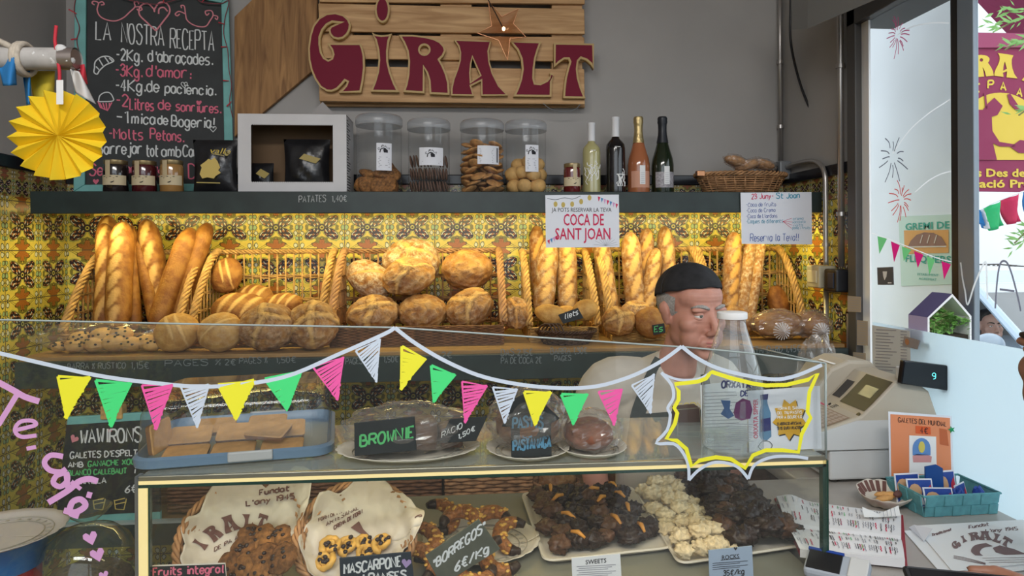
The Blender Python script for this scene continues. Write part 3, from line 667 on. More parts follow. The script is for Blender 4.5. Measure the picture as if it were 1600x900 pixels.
# old plank behind the sign
pl = MB().prism([PY(x, y, 3.02) for x, y in ((366, 26), (440, -45), (496, -45), (496, 104), (405, 181), (385, 198), (366, 214))], (0, .025, 0)).build('wooden_plank', m_plank, smooth=False, bevel=.003, loc=PY(405, 185, 3.03))
tag(pl, 'weathered brown plank hung slantwise between the chalkboard and the letter sign', 'plank')
# pallet sign with the carved letters
sg = thing('shop_sign', 'pallet wood sign with maroon and gold shop letters', 'sign', PY(700, 165, 2.98))
YPAL = 2.955
for ys in ((-75, -42, -73, -40), (-38, 3, -36, 6), (5, 49, 14, 53), (54, 91, 58, 96), (103, 158, 108, 163)):
    y0l, y1l, y0r, y1r = ys
    MB().prism([PY(497, y0l, YPAL), PY(913, y0r, YPAL), PY(914, y1r, YPAL), PY(499, y1l, YPAL)], (0, .02, 0)).build('board', m_pallet, sg, smooth=False, bevel=.003)
for x0, x1 in ((499, 551), (688, 737), (862, 910)):
    MB().prism([PY(x0, -70, YPAL + .021), PY(x1, -70, YPAL + .021), PY(x1, 158, YPAL + .021), PY(x0, 158, YPAL + .021)], (0, .045, 0)).build('block', m_pallet, sg, smooth=False, bevel=.003)
MB().prism([PY(500, 156, YPAL + .066), PY(914, 160, YPAL + .066), PY(914, 168, YPAL + .066), PY(500, 166, YPAL + .066)], (0, .02, 0)).build('back_board', m_pallet, sg, smooth=False, bevel=.003)
LET = {
 'G': (470, [[(390, 190), (375, 150), (335, 115), (270, 97), (200, 105), (140, 140), (95, 200), (70, 280), (57, 380), (62, 470), (80, 550), (110, 620), (150, 680), (200, 712), (240, 716), (285, 698), (322, 660), (345, 632), (361, 640), (350, 668), (322, 700), (295, 723), (470, 721), (488, 630), (500, 530), (497, 440), (485, 380), (468, 338), (340, 338), (205, 338), (240, 390), (250, 425), (240, 455), (215, 467), (185, 450), (163, 410), (152, 350), (152, 290), (172, 235), (205, 195), (245, 174), (345, 184), (270, 188), (232, 205), (217, 232), (225, 268), (250, 297), (290, 308), (330, 300), (365, 270), (385, 230)]]),
 'i': (470, [[(555, 252), (580, 268), (630, 276), (680, 271), (710, 262), (690, 320), (680, 400), (682, 480), (700, 560), (733, 650), (768, 718), (545, 715), (575, 640), (598, 560), (607, 470), (600, 390), (580, 310)]]),
 'R': (560, [[(315, 272), (420, 272), (520, 283), (590, 300), (640, 325), (672, 360), (682, 395), (665, 435), (635, 465), (660, 510), (690, 580), (708, 650), (712, 740), (556, 733), (550, 630), (532, 570), (512, 530), (517, 600), (516, 727), (350, 718), (370, 660), (385, 580), (390, 480), (380, 400), (350, 330)], [(515 + 35 * math.cos(a * PI / 8), 388 + 35 * math.sin(a * PI / 8)) for a in range(16)]]),
 'A': (680, [[(145, 310), (290, 313), (440, 318), (418, 400), (425, 480), (450, 570), (500, 670), (570, 745), (360, 748), (357, 632), (280, 670), (290, 700), (302, 748), (125, 745), (125, 690), (140, 620), (170, 540), (190, 470), (192, 410), (180, 360)], [(292, 450), (350, 588), (280, 636), (276, 570), (282, 500)]]),
 'L': (790, [[(35, 320), (160, 322), (280, 325), (255, 390), (235, 460), (225, 540), (222, 610), (232, 648), (270, 652), (320, 628), (352, 590), (345, 570), (373, 574), (360, 640), (358, 755), (62, 752), (90, 690), (115, 620), (128, 540), (120, 460), (90, 390)]]),
 'T': (790, [[(378, 335), (530, 337), (690, 340), (688, 540), (665, 500), (630, 470), (590, 456), (570, 478), (562, 540), (570, 610), (590, 680), (625, 768), (450, 765), (455, 690), (465, 610), (485, 530), (500, 482), (490, 461), (460, 461), (420, 488), (378, 525)]]),
 '.': (470, [[(637 + 58 * math.cos(a * PI / 10), 75 + 102 * math.sin(a * PI / 10)) for a in range(20)]])}
def filled(name, loops, mat, parent, plane, off, thick, nrm, inset=0.0):
    """flat solid letter from pixel loops (first outer, the others holes); inset in pixels"""
    cu = bpy.data.curves.new(name, 'CURVE'); cu.dimensions = '2D'; cu.fill_mode = 'BOTH'; cu.extrude = 1
    for lp in loops:
        n = len(lp)
        ar = sum(lp[i][0] * lp[(i + 1) % n][1] - lp[(i + 1) % n][0] * lp[i][1] for i in range(n))
        sgn = 1 if ar > 0 else -1
        if lp is not loops[0]: sgn = -sgn
        pts = []
        for i in range(n):
            a, p, c = V(lp[i - 1]), V(lp[i]), V(lp[(i + 1) % n])
            e1 = (p - a); e2 = (c - p); e1.normalize(); e2.normalize()
            n1 = V((-e1.y, e1.x)); n2 = V((-e2.y, e2.x)); nn = n1 + n2
            if nn.length < .3: nn = n1
            nn.normalize(); k = 1 / max(.5, nn.dot(n1))
            pts.append(p + nn * (inset * sgn * k))
        sp = cu.splines.new('POLY'); sp.points.add(n - 1); sp.use_cyclic_u = True
        for i, p in enumerate(pts): sp.points[i].co = (p.x, -p.y, 0, 1)
    t = bpy.data.objects.new(name, cu); C.objects.link(t); bpy.context.view_layer.update()
    me = bpy.data.meshes.new_from_object(t.evaluated_get(bpy.context.evaluated_depsgraph_get())); bpy.data.objects.remove(t)
    nrm = V(nrm).normalized(); base = wloc(parent)
    for v in me.vertices: v.co = plane(v.co.x, -v.co.y) + nrm * (off + thick * (v.co.z + 1) / 2) - base
    bm = bmesh.new(); bm.from_mesh(me); bmesh.ops.remove_doubles(bm, verts=bm.verts, dist=1e-5); bmesh.ops.recalc_face_normals(bm, faces=bm.faces); bm.to_mesh(me); bm.free()
    me.materials.clear(); me.materials.append(mat)
    ob = bpy.data.objects.new(name, me); C.objects.link(ob); ob.parent = parent
    return ob
YL = 2.925; ypl = yplane(YL)
for k, (ox, loops) in LET.items():
    px = [[(ox + x / 5, y / 5) for x, y in lp] for lp in loops]
    lt = filled('letter', px, m_gold, sg, ypl, -.029, .029, (0, -1, 0))
    filled('letter_face', px, m_maroon, lt, ypl, .0003, .0016, (0, -1, 0), 2.2 if k == 'A' else 2.9)
# star lamp in front of the sign
st = thing('star_lamp', 'copper edged clear star lamp hanging over the letter sign', 'lamp', PY(786, 44, 2.89))
SO = [(763, 2), (810, 14), (822, 58), (793, 94), (746, 52)]; SI = [(784, 26), (802, 37), (797, 60), (779, 63), (768, 41)]
sp_ = []
for i in range(5): sp_ += [SO[i], SI[i]]
cop = flat('copper', (0.42, 0.20, 0.10), 0.3, 0.8); spl = yplane(2.89)
out3 = [spl(*p) for p in sp_]; ctr = spl(787, 45)
b = MB(); b.tube(out3, .003, 6, closed=True); b.build('wire_frame', cop, st)
b = MB()
for s_ in (-1, 1):
    c_ = ctr + V((0, s_ * .028, 0)); o = len(b.v)
    b.add(out3 + [c_], [(i, (i + 1) % 10, 10) for i in range(10)])
b.build('clear_pane', glassy('copper_tinted_glass', (0.93, 0.84, 0.78), 1.2, 0.1), st, smooth=False)
MB().tube([spl(757, -40), spl(763, 0), spl(775, 22), spl(785, 42)], .0025, 6).build('cord', m_blackp, st)
MB().ell(ctr + V((0, 0, 0)), (.007, .007, .009), nu=12, nv=8).build('bulb', flat('lit_bulb', (1, .7, .4), .5, emit=9, ecol=(1, .6, .3)), st)
tag(MB().tube(smoothpts([PY(845, 158, 2.96), PY(860, 170, 2.95), PY(880, 174, 2.95), PY(900, 170, 2.95), PY(912, 155, 2.97)], 6), .002, 5).build('dangling_wire', m_grey, loc=PY(880, 170, 2.95), smooth='all'), 'thin wire loop dangling under the right end of the letter sign', 'wire')
# ---- honey and jam jars
def glassjar(px, w, col, label, top=251, Y=2.78, seal=-6):
    r = w / 2 * Y / FPX; c = PY(px, 299, Y); c.z = ZS + .0005; h = (PY(px, top, Y).z - ZS)
    t = thing('honey_jar', label, 'jar', c)
    mj = flat('jar_fill', col, .12, spec=.6, coat=.6)
    MB().lathe([(r * .9, 0), (r, .006), (r, h * .78), (r * .93, h * .86), (r * .86, h * .88)], c, 28).build('glass_body', mj, t)
    MB().lathe([(r * .94, h * .86), (r * .96, h * .87), (r * .96, h * .985), (r * .9, h), (0, h)], c, 28).build('lid', flat('brass_lid', (.32, .24, .12), .35, .7), t)
    def band(a0, a1, z0, z1, k=1.012):
        b = MB(); b.quadgrid(lambda u, v: c + V((r * k * math.sin(a0 + (a1 - a0) * u), -r * k * math.cos(a0 + (a1 - a0) * u), z0 + (z1 - z0) * v)), 14, 1); return b
    lb = band(-1.35, 1.35, h * .22, h * .52).build('paper_label', flat('cream_label', (.62, .52, .34), .7), t)
    sx = seal * .6 / (w / 2)
    sb = band(sx - .22, sx + .22, h * .45, h * .97, 1.02); sb.build('seal_strip', flat('cream_seal', (.52, .42, .26), .7), t)
    yb = c.y - r * 1.03
    pl_ = gplane((c.x, yb, 0), (0, -1, 0))
    b = MB()
    b.ribbon([c + V((-r * .6, -r * .86, h * .475)), c + V((0, -r * 1.03, h * .475)), c + V((r * .6, -r * .86, h * .475))], h * .02, (0, -1, 0)); b.ribbon([c + V((-r * .35, -r * .98, h * .43)), c + V((r * .35, -r * .98, h * .43))], h * .012, (0, -1, 0))
    b.poly([c + V((r * (.15 + x), -r * 1.03, h * z)) for x, z in ((-.16, .29), (.02, .285), (.16, .31), (.20, .345), (.06, .325), (-.05, .315))])
    b.build('label_print', m_ink, lb, smooth=False)
glassjar(181, 34, (.018, .012, .012), 'very dark honey jar, farthest to the left on the upper shelf'); glassjar(226, 34, (.07, .008, .012), 'dark red preserve jar between the black and the amber honey jars', 252)
glassjar(268.5, 33, (.36, .19, .06), 'amber coloured honey jar next to the crisp bag'); glassjar(894, 27, (.12, .012, .012), 'single red jam jar beside the white wine bottle', 256, seal=4)
# ---- crisp bag
def pouch(mb, c, w, h, d, seed=0, lean=0.0, n=14):
    rnd = random.Random(seed); ph = [rnd.uniform(0, 6) for _ in range(4)]
    for s_ in (-1, 1):
        def f(u, v):
            x = (u - .5) * w * (1 - .06 * math.sin(PI * v)); z = v * h
            bul = (math.sin(PI * u) ** .6 if 0 < u < 1 else 0) * (math.sin(PI * min(max(v, 0), 1)) ** .55 if 0 < v < 1 else 0)
            cr = .12 * math.sin(17 * u + ph[0] + 5 * v) * math.sin(13 * v + ph[1]) + .06 * math.sin(40 * v * u + ph[2])
            return V(c) + V((x, s_ * d / 2 * bul * (1 + cr) + lean * z, z))
        mb.quadgrid(f, n, n)
    return mb
cp = PY(337, 298, 2.80); cp.z = ZS + .001
kb = thing('crisp_bag', 'black crisp bag with gold lettering beside the white cardboard box', 'crisp bag', cp)
m_foil = flat('black_foil', (.012, .012, .014), .28, spec=.6, noise=.3, nscale=20, bump=.25)
pouch(MB(), cp, .175, .215, .07, 3).build('bag', m_foil, kb, smooth='all')
pb = yplane(2.757)
printed('brand_lettering', 'valle', flat('gold_print', (.62, .45, .06), .4), kb, pb(343, 240), (1, 0, -.05), (0, 0, 1), .032, width=.078, shear=.3)
MB().poly([pb(*p) for p in ((312, 272), (315, 262), (313, 258), (320, 253), (326, 248), (330, 250), (335, 246), (340, 252), (344, 262), (341, 266), (345, 270), (337, 275), (334, 279), (324, 277), (316, 279))]).build('printed_crisps', flat('crisp_yellow', (.62, .46, .13), .6), kb, smooth=False)
b = MB(); b.ribbon([pb(307, 285), pb(344, 286)], .004, (0, -1, 0)); b.ribbon([pb(331, 226 + 14), pb(350, 243)], .003, (0, -1, 0)); b.lathe([(0, 0), (.009, 0)], pb(354, 240), 14, R=Rx(PI / 2)); b.build('small_print', flat('gold_print_dim', (.42, .33, .10), .5), kb, smooth=False)
# ---- white cardboard box with open window, bags inside
bx = thing('cardboard_box', 'white cardboard display box with a torn window and dark bags inside', 'box', PY(456, 299, 2.85))
bx.location.z = ZS
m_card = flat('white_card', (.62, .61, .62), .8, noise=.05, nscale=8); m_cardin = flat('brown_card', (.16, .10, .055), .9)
yb_ = 2.76; A_ = PY(372, 298, yb_); B_ = PY(541, 179, yb_); A_.z = ZS + .0005
x0, x1, z0, z1 = A_.x, B_.x, A_.z, B_.z; d1 = 2.94
wx0, wx1 = PY(392, 200, yb_).x, PY(520, 200, yb_).x; wz0, wz1 = PY(400, 285, yb_).z, PY(400, 194, yb_).z
b = MB()
P4 = lambda xa, xb, za, zb: [(xa, yb_, za), (xb, yb_, za), (xb, yb_, zb), (xa, yb_, zb)]
for a4 in ((x0, wx0, z0, z1), (wx1, x1, z0, z1), (wx0, wx1, z0, wz0), (wx0, wx1, wz1, z1)): b.prism(P4(*a4), (0, .004, 0))
b.build('front_panel', m_card, bx, smooth=False)
b = MB()
n_ = 44
for i in range(n_):   # torn perforated edge along the window
    t0 = wx0 + (wx1 - wx0) * i / n_; t1 = wx0 + (wx1 - wx0) * (i + .55) / n_; h_ = .003
    b.prism([(t0, yb_, wz1), (t1, yb_, wz1), (t1, yb_, wz1 - h_), (t0, yb_, wz1 - h_)], (0, .003, 0)); b.prism([(t0, yb_, wz0), (t1, yb_, wz0), (t1, yb_, wz0 + h_), (t0, yb_, wz0 + h_)], (0, .003, 0))
b.build('perforated_edge', m_card, bx, smooth=False)
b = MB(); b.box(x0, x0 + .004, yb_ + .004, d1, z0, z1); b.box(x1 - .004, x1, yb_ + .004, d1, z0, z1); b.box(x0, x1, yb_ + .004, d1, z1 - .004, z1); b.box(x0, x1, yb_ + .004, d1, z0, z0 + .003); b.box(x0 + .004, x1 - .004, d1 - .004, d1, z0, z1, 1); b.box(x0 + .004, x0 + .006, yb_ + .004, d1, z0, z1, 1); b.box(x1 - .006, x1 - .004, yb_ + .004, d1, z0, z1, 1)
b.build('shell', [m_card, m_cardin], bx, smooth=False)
b = MB(); rs = random.Random(5)
for i in range(26):
    zz = z0 + .01 + (z1 - z0 - .02) * i / 26; b.box(x1 - .0005, x1 + .0006, yb_ + .01, yb_ + .01 + rs.uniform(.03, .09), zz, zz + .004)
b.build('side_print', m_ink, bx, smooth=False)
MB().prism([PY(484, 178.5, 2.93), PY(523, 178.5, 2.93), PY(504, 159, 2.93)], (0, .003, 0)).build('flap', flat('grey_card', (.36, .34, .33), .9), bx, smooth=False)
for i, (px, w_, h_, lb) in enumerate(((409, .10, .125, 'small crumpled black bag at the left inside the cardboard box'), (480, .19, .225, 'large shiny black bag slumped at the right inside the cardboard box'))):
    c = PY(px, 285, 2.85); c.z = z0 + .0035
    k = thing('crisp_bag', lb, 'crisp bag', c); pouch(MB(), c, w_, h_, .075, 20 + i).build('bag', m_foil, k, smooth='all')
    b = MB(); b.quadgrid(lambda u, v: c + V((-w_ * .12 + u * w_ * .35 + v * .02, -.042, h_ * .62 + v * .02 - u * .02)), 2, 1); b.build('gold_print', flat('gold_print_b%d' % i, (.35, .26, .06), .4), k, smooth=False)
# ---- clear cookie jars
def cookiejar(px0, px1, top, label, cat='jar'):
    Y = 2.86; c = PY((px0 + px1) / 2, 299, Y); c.z = ZS + .0005; r = (px1 - px0) / 2 * Y / FPX; h = PY(px0, top, Y).z - ZS
    t = thing('cookie_jar', label, cat, c)
    b = MB(); b.lathe([(0, .002), (r * .9, 0.0), (r * .955, .006), (r * .955, h * .86), (r * .97, h * .9)], c, 40); b.build('clear_body', m_plastic, t)
    b = MB(); b.lathe([(r * .985, h * .87), (r, h * .88), (r * 1.0, h * .965), (r * .94, h * .99), (r * .9, h), (0, h * .992)], c, 40); b.build('lid', glassy('frosted_lid', (.86, .88, .90), 1.6, .25, haze=.22, hcol=(.8, .82, .85)), t)
    return t, c, r, h
def jarlabel(t, c, r, x0, x1, y0, y1, kind):
    Y = c.y - r; k = FPX / Y
    def f(px, py):
        p = PY(px, py, Y); dx = max(-.99, min(.99, (p.x - c.x) / (r * .962))); return V((p.x, c.y - r * .962 * math.sqrt(1 - dx * dx) - .0012, p.z))
    b = MB(); b.quadgrid(lambda u, v: f(x0 + (x1 - x0) * u, y1 + (y0 - y1) * v), 8, 1); lab = b.build('paper_label', flat('jar_label', (.74, .75, .80), .6), t)
    g = lambda px, py: f(px, py) + V((0, -.0012, 0))
    cx = (x0 + x1) / 2; b = MB()
    if kind:
        yc = y0 + 13
        b.ribbon([g(cx - 6, yc + 2), g(cx - 5, yc - 3), g(cx - 1, yc - 5), g(cx + 3, yc - 4)], .004, (0, -1, 0)); b.poly([g(cx, yc + 2), g(cx + 6, yc + 2), g(cx + 6, yc - 2), g(cx + 2, yc - 5), g(cx - 1, yc - 3)])
        tx = ['G', 'I', 'R', 'A', 'L', 'T']
        for i, ch in enumerate(tx):
            a = (i - 2.5) * .42; px_ = cx + 9 * math.sin(a); py_ = yc + 1 - 9 * math.cos(a)
            chalk(b, ch, g, (px_ - 1.2, py_ + 1), (px_ + 1.2, py_ + 1), 3.0, .0016, (0, -1, 0), 0, seed=i)
    b.build('label_logo', m_ink, lab, smooth=False) if kind else None
    b = MB(); rr = random.Random(int(x0)); y = y0 + (22 if kind else 5)
    while y < y1 - 3:
        b.ribbon([g(x0 + 2 + rr.uniform(0, 3), y), g(x1 - (7 if not kind else 2) - rr.uniform(0, 4), y)], .0018, (0, -1, 0)); y += 2.6
    b.build('label_print', m_inkgrey, lab, smooth=False)
    if not kind: b = MB(); b.ribbon([g(x1 - 3, y0 + 3), g(x1 - 3, y1 - 3)], .006, (0, -1, 0)); b.build('label_stripe', m_ink, lab, smooth=False)
def packin(proto, grp, items):
    first = True
    for (loc, rot, sc) in items:
        o = proto if first else proto.copy()
        if not first: C.objects.link(o)
        first = False; o.location = loc; o.rotation_euler = rot; o.scale = (sc, sc, sc); o['group'] = grp
t, c, r, h = cookiejar(557, 629, 182, 'clear cookie jar next to the white box, a third full of rough cookies')
jarlabel(t, c, r, 588, 611, 223, 266, 1)
def cookie(name, mat, r_, th, label, cat, bump=.18, seed=0, hole=False):
    fn = lambda d: 1 + bump * mnoise.noise(V(d) * 2.3 + V((seed, 0, 0))) + bump * .5 * mnoise.noise(V(d) * 6 + V((0, seed, 0)))
    b = MB(); b.ell((0, 0, 0), (r_, r_, th), nu=18, nv=10, fn=lambda d: fn(d) * (1 if abs(d.z) < .2 else 1))
    o = b.build(name, mat, smooth='all', loc=(0, 0, 0)); return tag(o, label, cat)
rnd = random.Random(8)
its = [(c + V((-.062, -.03, .036)), (PI / 2, .2, .15), 1), (c + V((-.044, -.045, .036)), (PI / 2, .1, .1), 1), (c + V((-.03, .02, .036)), (PI / 2, .1, .5), 1), (c + V((.0, -.05, .036)), (1.2, .2, -.2), 1.02), (c + V((.04, -.05, .037)), (1.3, .4, -.4), 1.02), (c + V((.05, .0, .036)), (1.4, .2, .7), 1.0), (c + V((.01, .045, .036)), (1.4, .2, .2), 1),
       (c + V((-.045, -.02, .086)), (.3, .2, .4), 1.02), (c + V((.01, -.03, .082)), (.25, -.1, 1), 1.0), (c + V((.055, -.02, .084)), (.9, -.3, .6), 1.0), (c + V((0, .04, .083)), (.2, .2, 2), 1.0), (c + V((.045, .02, .118)), (.9, -.2, 1.4), .9)]
packin(cookie('cookie', m_cook, .037, .016, 'rough brown cookie inside the clear jar next to the white box', 'cookie', .16, 1), 'rough cookies in the jar next to the box', its)
t, c, r, h = cookiejar(637, 704, 189, 'clear jar holding three rows of thin dark wafers')
jarlabel(t, c, r, 655, 692, 230, 258, 1)
its = []
for row in range(3):
    n = (13, 14, 12)[row]
    for i in range(n):
        x = -r * .80 + 1.6 * r * i / (n - 1); y = -math.sqrt(max(0, (r * .72) ** 2 - x * x)) * .42 - .012
        if row == 2 and 6 < i < 9: continue
        its.append((c + V((x, y, .029 + row * .054)), (0, PI / 2 + rnd.uniform(-.12, .12) - .12, rnd.uniform(-.1, .1)), 1))
packin(cookie('wafer', m_cookd, .027, .0056, 'thin dark wafer standing on edge inside the second clear jar', 'wafer', .02, 2), 'thin wafers in the second clear jar', its)
t, c, r, h = cookiejar(719, 788, 190, 'clear jar filled highest, with flat golden cookies and a wide label')
jarlabel(t, c, r, 746, 780, 227, 256, 0)
its = []
for k in range(56):
    lv = k // 7; a = k * 2.4 + .4; rr_ = r * (.66 if k % 7 else .15); top = .018 + lv * .027
    its.append((c + V((rr_ * math.cos(a), rr_ * math.sin(a), top)), (rnd.uniform(-.55, .55), rnd.uniform(-.5, .5), rnd.uniform(0, 3)), rnd.uniform(.85, 1.0)))
packin(cookie('cookie', m_cookr, .034, .010, 'flat golden cookie inside the fullest clear jar', 'cookie', .10, 3), 'flat cookies in the fullest jar', its)
t, c, r, h = cookiejar(789, 855, 191, 'clear jar of small round pale rolls nearest the jam jar')
jarlabel(t, c, r, 821, 842, 226, 268, 1)
its = []
for k, (x, y, z) in enumerate(((-.05, -.02, .033), (-.012, -.05, .033), (.045, -.04, .033), (.045, .03, .033), (-.01, .03, .033), (-.05, .04, .033), (-.056, -.01, .085), (-.02, -.03, .092), (.025, -.045, .085), (.055, -.005, .083), (.0, .03, .09), (-.03, .02, .128), (.045, -.01, .125), (.012, -.02, .138))):
    its.append((c + V((x, y, z)), (rnd.uniform(-.4, .4), rnd.uniform(-.4, .4), rnd.uniform(0, 3)), rnd.uniform(.9, 1.02)))
packin(cookie('round_roll', m_cookp, .036, .031, 'small round pale roll inside the jar nearest the jam', 'roll', .05, 4), 'small rolls in the jar nearest the jam', its)
# ---- bottles
def bottle(name, label, px, top, prof, glassm, capm, capfrom, lab=None, art=None, cat='bottle', Y=2.85):
    c = PY(px, 299, Y); c.z = ZS + .0005; h = PY(px, top, Y).z - ZS
    t = thing(name, label, cat, c); P_ = [(r_ * h, z * h) for r_, z in prof]
    MB().lathe([p for p in P_ if p[1] <= capfrom * h + 1e-6], c, 32).build('glass_body', glassm, t)
    cp_ = [(r_ * 1.04 + .0006, z) for r_, z in P_ if z >= capfrom * h - 1e-6]; cp_.append((0, cp_[-1][1] + .001))
    MB().lathe(cp_, c, 24).build('foil_cap', capm, t)
    R_ = max(r_ for r_, z in P_)
    if lab:
        z0_, z1_, m_, half = lab
        b = MB(); b.quadgrid(lambda u, v: c + V((R_ * 1.01 * math.sin((u - .5) * half), -R_ * 1.01 * math.cos((u - .5) * half), h * (z0_ + (z1_ - z0_) * v))), 14, 1); lo = b.build('label', m_, t)
        b = MB(); b.quadgrid(lambda u, v: c + V((R_ * 1.03 * math.sin((u - .55) * .5 + .12), -R_ * 1.03 * math.cos((u - .55) * .5 + .12), h * (z0_ + .04 + (z1_ - z0_ + .03) * v))), 4, 1); so = b.build('label_tag', m_paper, lo, smooth=False)
        b = MB()
        for k in range(6): b.ribbon([c + V((R_ * .12 - R_ * .2, -R_ * 1.05, h * (z0_ + .06 + .025 * k))), c + V((R_ * .38 - R_ * .12, -R_ * 1.05, h * (z0_ + .06 + .025 * k)))], .0012, (0, -1, 0))
        b.build('tag_print', m_inkgrey, so, smooth=False)
    if art:
        b = MB(); rr = random.Random(art)
        for k in range(9 if art == 1 else 7):
            a = rr.uniform(-.7, .7) if art == 1 else rr.uniform(-.2, .8); z = .10 * h if art == 2 else rr.uniform(.08, .3) * h; pts = []
            for q in range(7):
                pts.append(c + V((R_ * 1.012 * math.sin(a), -R_ * 1.012 * math.cos(a), z))); a = max(-1, min(1, a + rr.uniform(-.35, .35))); z = min(.55 * h if art == 1 else (.42 * h if k < 2 else .25 * h), z + rr.uniform(0, .07) * h)
            b.ribbon(pts, .0035, (0, -1, 0))
        b.ribbon([c + V((-R_ * .3, -R_ * .98, h * .60)), c + V((R_ * .3, -R_ * .98, h * .60))], .003, (0, -1, 0))
        b.build('white_artwork', flat('white_ink_art%d' % art, (.80, .80, .78), .6), t, smooth=False)
    return t
bord = [(.10, 0), (.122, .01), (.125, .03), (.125, .58), (.118, .64), (.09, .68), (.055, .715), (.047, .74), (.047, .97), (.05, .975), (.05, .995)]
cava = [(.12, 0), (.138, .01), (.142, .03), (.142, .38), (.13, .46), (.10, .56), (.072, .66), (.055, .76), (.05, .82), (.052, .9), (.06, .925), (.056, .96), (.06, .975), (.05, 1.0)]
m_wwine = flat('white_wine_glass', (.44, .40, .18), .08, spec=.6, coat=.6); m_rwine = flat('red_wine_glass', (.008, .006, .008), .08, coat=.6)
m_rose = flat('rose_glass', (.36, .12, .05), .08, coat=.6); m_gr = flat('dark_green_glass', (.010, .018, .008), .08, coat=.6)
m_whcap = flat('white_capsule', (.74, .74, .76), .4); m_gf = flat('gold_foil', (.50, .38, .18), .35, .8, bump=.3, nscale=90); m_bf = flat('black_foil_cap', (.014, .016, .022), .4)
bottle('wine_bottle', 'white wine bottle with white branch artwork and white capsule', 924.5, 192, bord, m_wwine, m_whcap, .74, art=1)
bottle('wine_bottle', 'black red-wine bottle with white root artwork beside the pale wine', 962, 183, bord, m_rwine, m_whcap, .74, art=2)
bottle('cava_bottle', 'rose sparkling wine bottle with gold foil and peach label', 998, 183, cava, m_rose, m_gf, .66, (.08, .29, flat('peach_label', (.60, .30, .20), .6), 1.9))
bottle('cava_bottle', 'dark green sparkling wine bottle with black foil and silver label', 1035.5, 183, cava, m_gr, m_bf, .66, (.08, .28, flat('silver_label', (.34, .32, .34), .5, noise=.4, nscale=120), 1.9))
# ---- oval wicker basket with wrapped bread
def woven_wall(mb, c, rx, ry, h, flare, rows, n=64, rr=.0028, amp=.003, ph0=0):
    for k in range(rows):
        z = h * (k + .5) / rows; f = 1 + flare * (k + .5) / rows; pts = []
        for i in range(n):
            a = 2 * PI * i / n; w_ = amp * math.sin(n / 4 * a + (PI if k % 2 else 0) + ph0)
            pts.append(V(c) + V(((rx * f + w_) * math.cos(a), (ry * f + w_) * math.sin(a), z)))
        mb.tube(pts, rr, 5, closed=True)
def braid_ring(mb, c, rx, ry, r, strands=3, turns=18, n=140):
    for s_ in range(strands):
        pts = []
        for i in range(n):
            a = 2 * PI * i / n; q = turns * a + 2 * PI * s_ / strands
            pts.append(V(c) + V(((rx + r * math.cos(q)) * math.cos(a), (ry + r * math.cos(q)) * math.sin(a), r * math.sin(q))))
        mb.tube(pts, r * .7, 5, closed=True)
def oval_basket(name, label, c, rx, ry, h, flare, rows, mat, cat='basket', stakes=26, rim=.006):
    t = thing(name, label, cat, c)
    b = MB(); woven_wall(b, c, rx, ry, h, flare, rows); b.build('woven_wall', mat, t, smooth='all')
    b = MB()
    for i in range(stakes):
        a = 2 * PI * i / stakes; b.tube([V(c) + V((rx * math.cos(a), ry * math.sin(a), 0)), V(c) + V((rx * (1 + flare) * math.cos(a), ry * (1 + flare) * math.sin(a), h))], .0028, 5)
    b.build('stakes', mat, t, smooth='all')
    b = MB(); b.lathe([(0, .003), (1, .003), (1, .0)], c, 40, sx=rx, sy=ry); b.build('base', mat, t)
    b = MB(); braid_ring(b, V(c) + V((0, 0, h)), rx * (1 + flare), ry * (1 + flare), rim); b.build('braided_rim', mat, t, smooth='all')
    return t
c = PY(1157, 299, 2.87); c.z = ZS + .001
m_wickm = flat('wicker_mixed', (.38, .20, .09), .6, noise=.5, nscale=25)
tb = oval_basket('wicker_basket', 'oval wicker bread basket on the far end of the upper shelf', c, .155, .085, .085, .28, 9, m_wickm, rim=.007)
MB().box(c.x - .215, c.x - .18, c.y - .06, c.y - .03, c.z + .075, c.z + .10).build('metal_clip', cop, tb, smooth=False, bevel=.003)
for i, (px, py, a, lb) in enumerate(((1150, 252, .2, 'wrapped toast slice lying highest in the oval wicker basket'), (1168, 258, -.3, 'wrapped toast slice in the middle of the oval wicker basket'), (1192, 257, .1, 'wrapped roll at the far side of the oval wicker basket'))):
    p = PY(px, py, 2.86); k = thing('wrapped_bread', lb, 'bread', p)
    MB().ell(p, (.055, .035, .022), Rz(a) @ Ry(.25 * (-1) ** i), 20, 12, fn=lambda d: 1 + .12 * mnoise.noise(V(d) * 3 + V((i, 0, 0)))).build('bread', m_cookr, k, smooth='all')
    MB().ell(p, (.062, .04, .028), Rz(a) @ Ry(.25 * (-1) ** i), 24, 14, fn=lambda d: 1 + .22 * mnoise.noise(V(d) * 4 + V((0, i, 3)))).build('film', m_bagfilm, k, smooth=False)
# ---- notices clipped on the shelf edge
n1 = thing('notice_sheet', 'printed notice with large red COCA DE SANT JOAN lettering', 'notice', PY(910, 385, 2.69))
yn = yplane(2.692); nN = (0, -1, 0)
MB().prism([yn(852, 305), yn(967, 304), yn(968, 386), yn(853, 387)], (0, .0015, 0)).build('sheet', m_bluepaper, n1, smooth=False)
printed('headline', 'COCA DE', m_inkred, n1, yn(912, 352) + V((0, -.001, 0)), (1, 0, 0), (0, 0, 1), .066, width=.165, bold=.012)
printed('headline', 'SANT JOAN', m_inkred, n1, yn(911, 374) + V((0, -.001, 0)), (1, 0, 0), (0, 0, 1), .066, width=.226, bold=.012)
printed('small_headline', 'JA POTS RESERVAR LA TEVA', m_ink, n1, yn(909, 331) + V((0, -.001, 0)), (1, 0, 0), (0, 0, 1), .024, width=.245)
doodle([[(855, 310), (868, 312), (882, 309), (895, 311), (907, 306)]], yn, nN, .0018, m_ink, n1, 'printed_garland', .001)
b = MB()
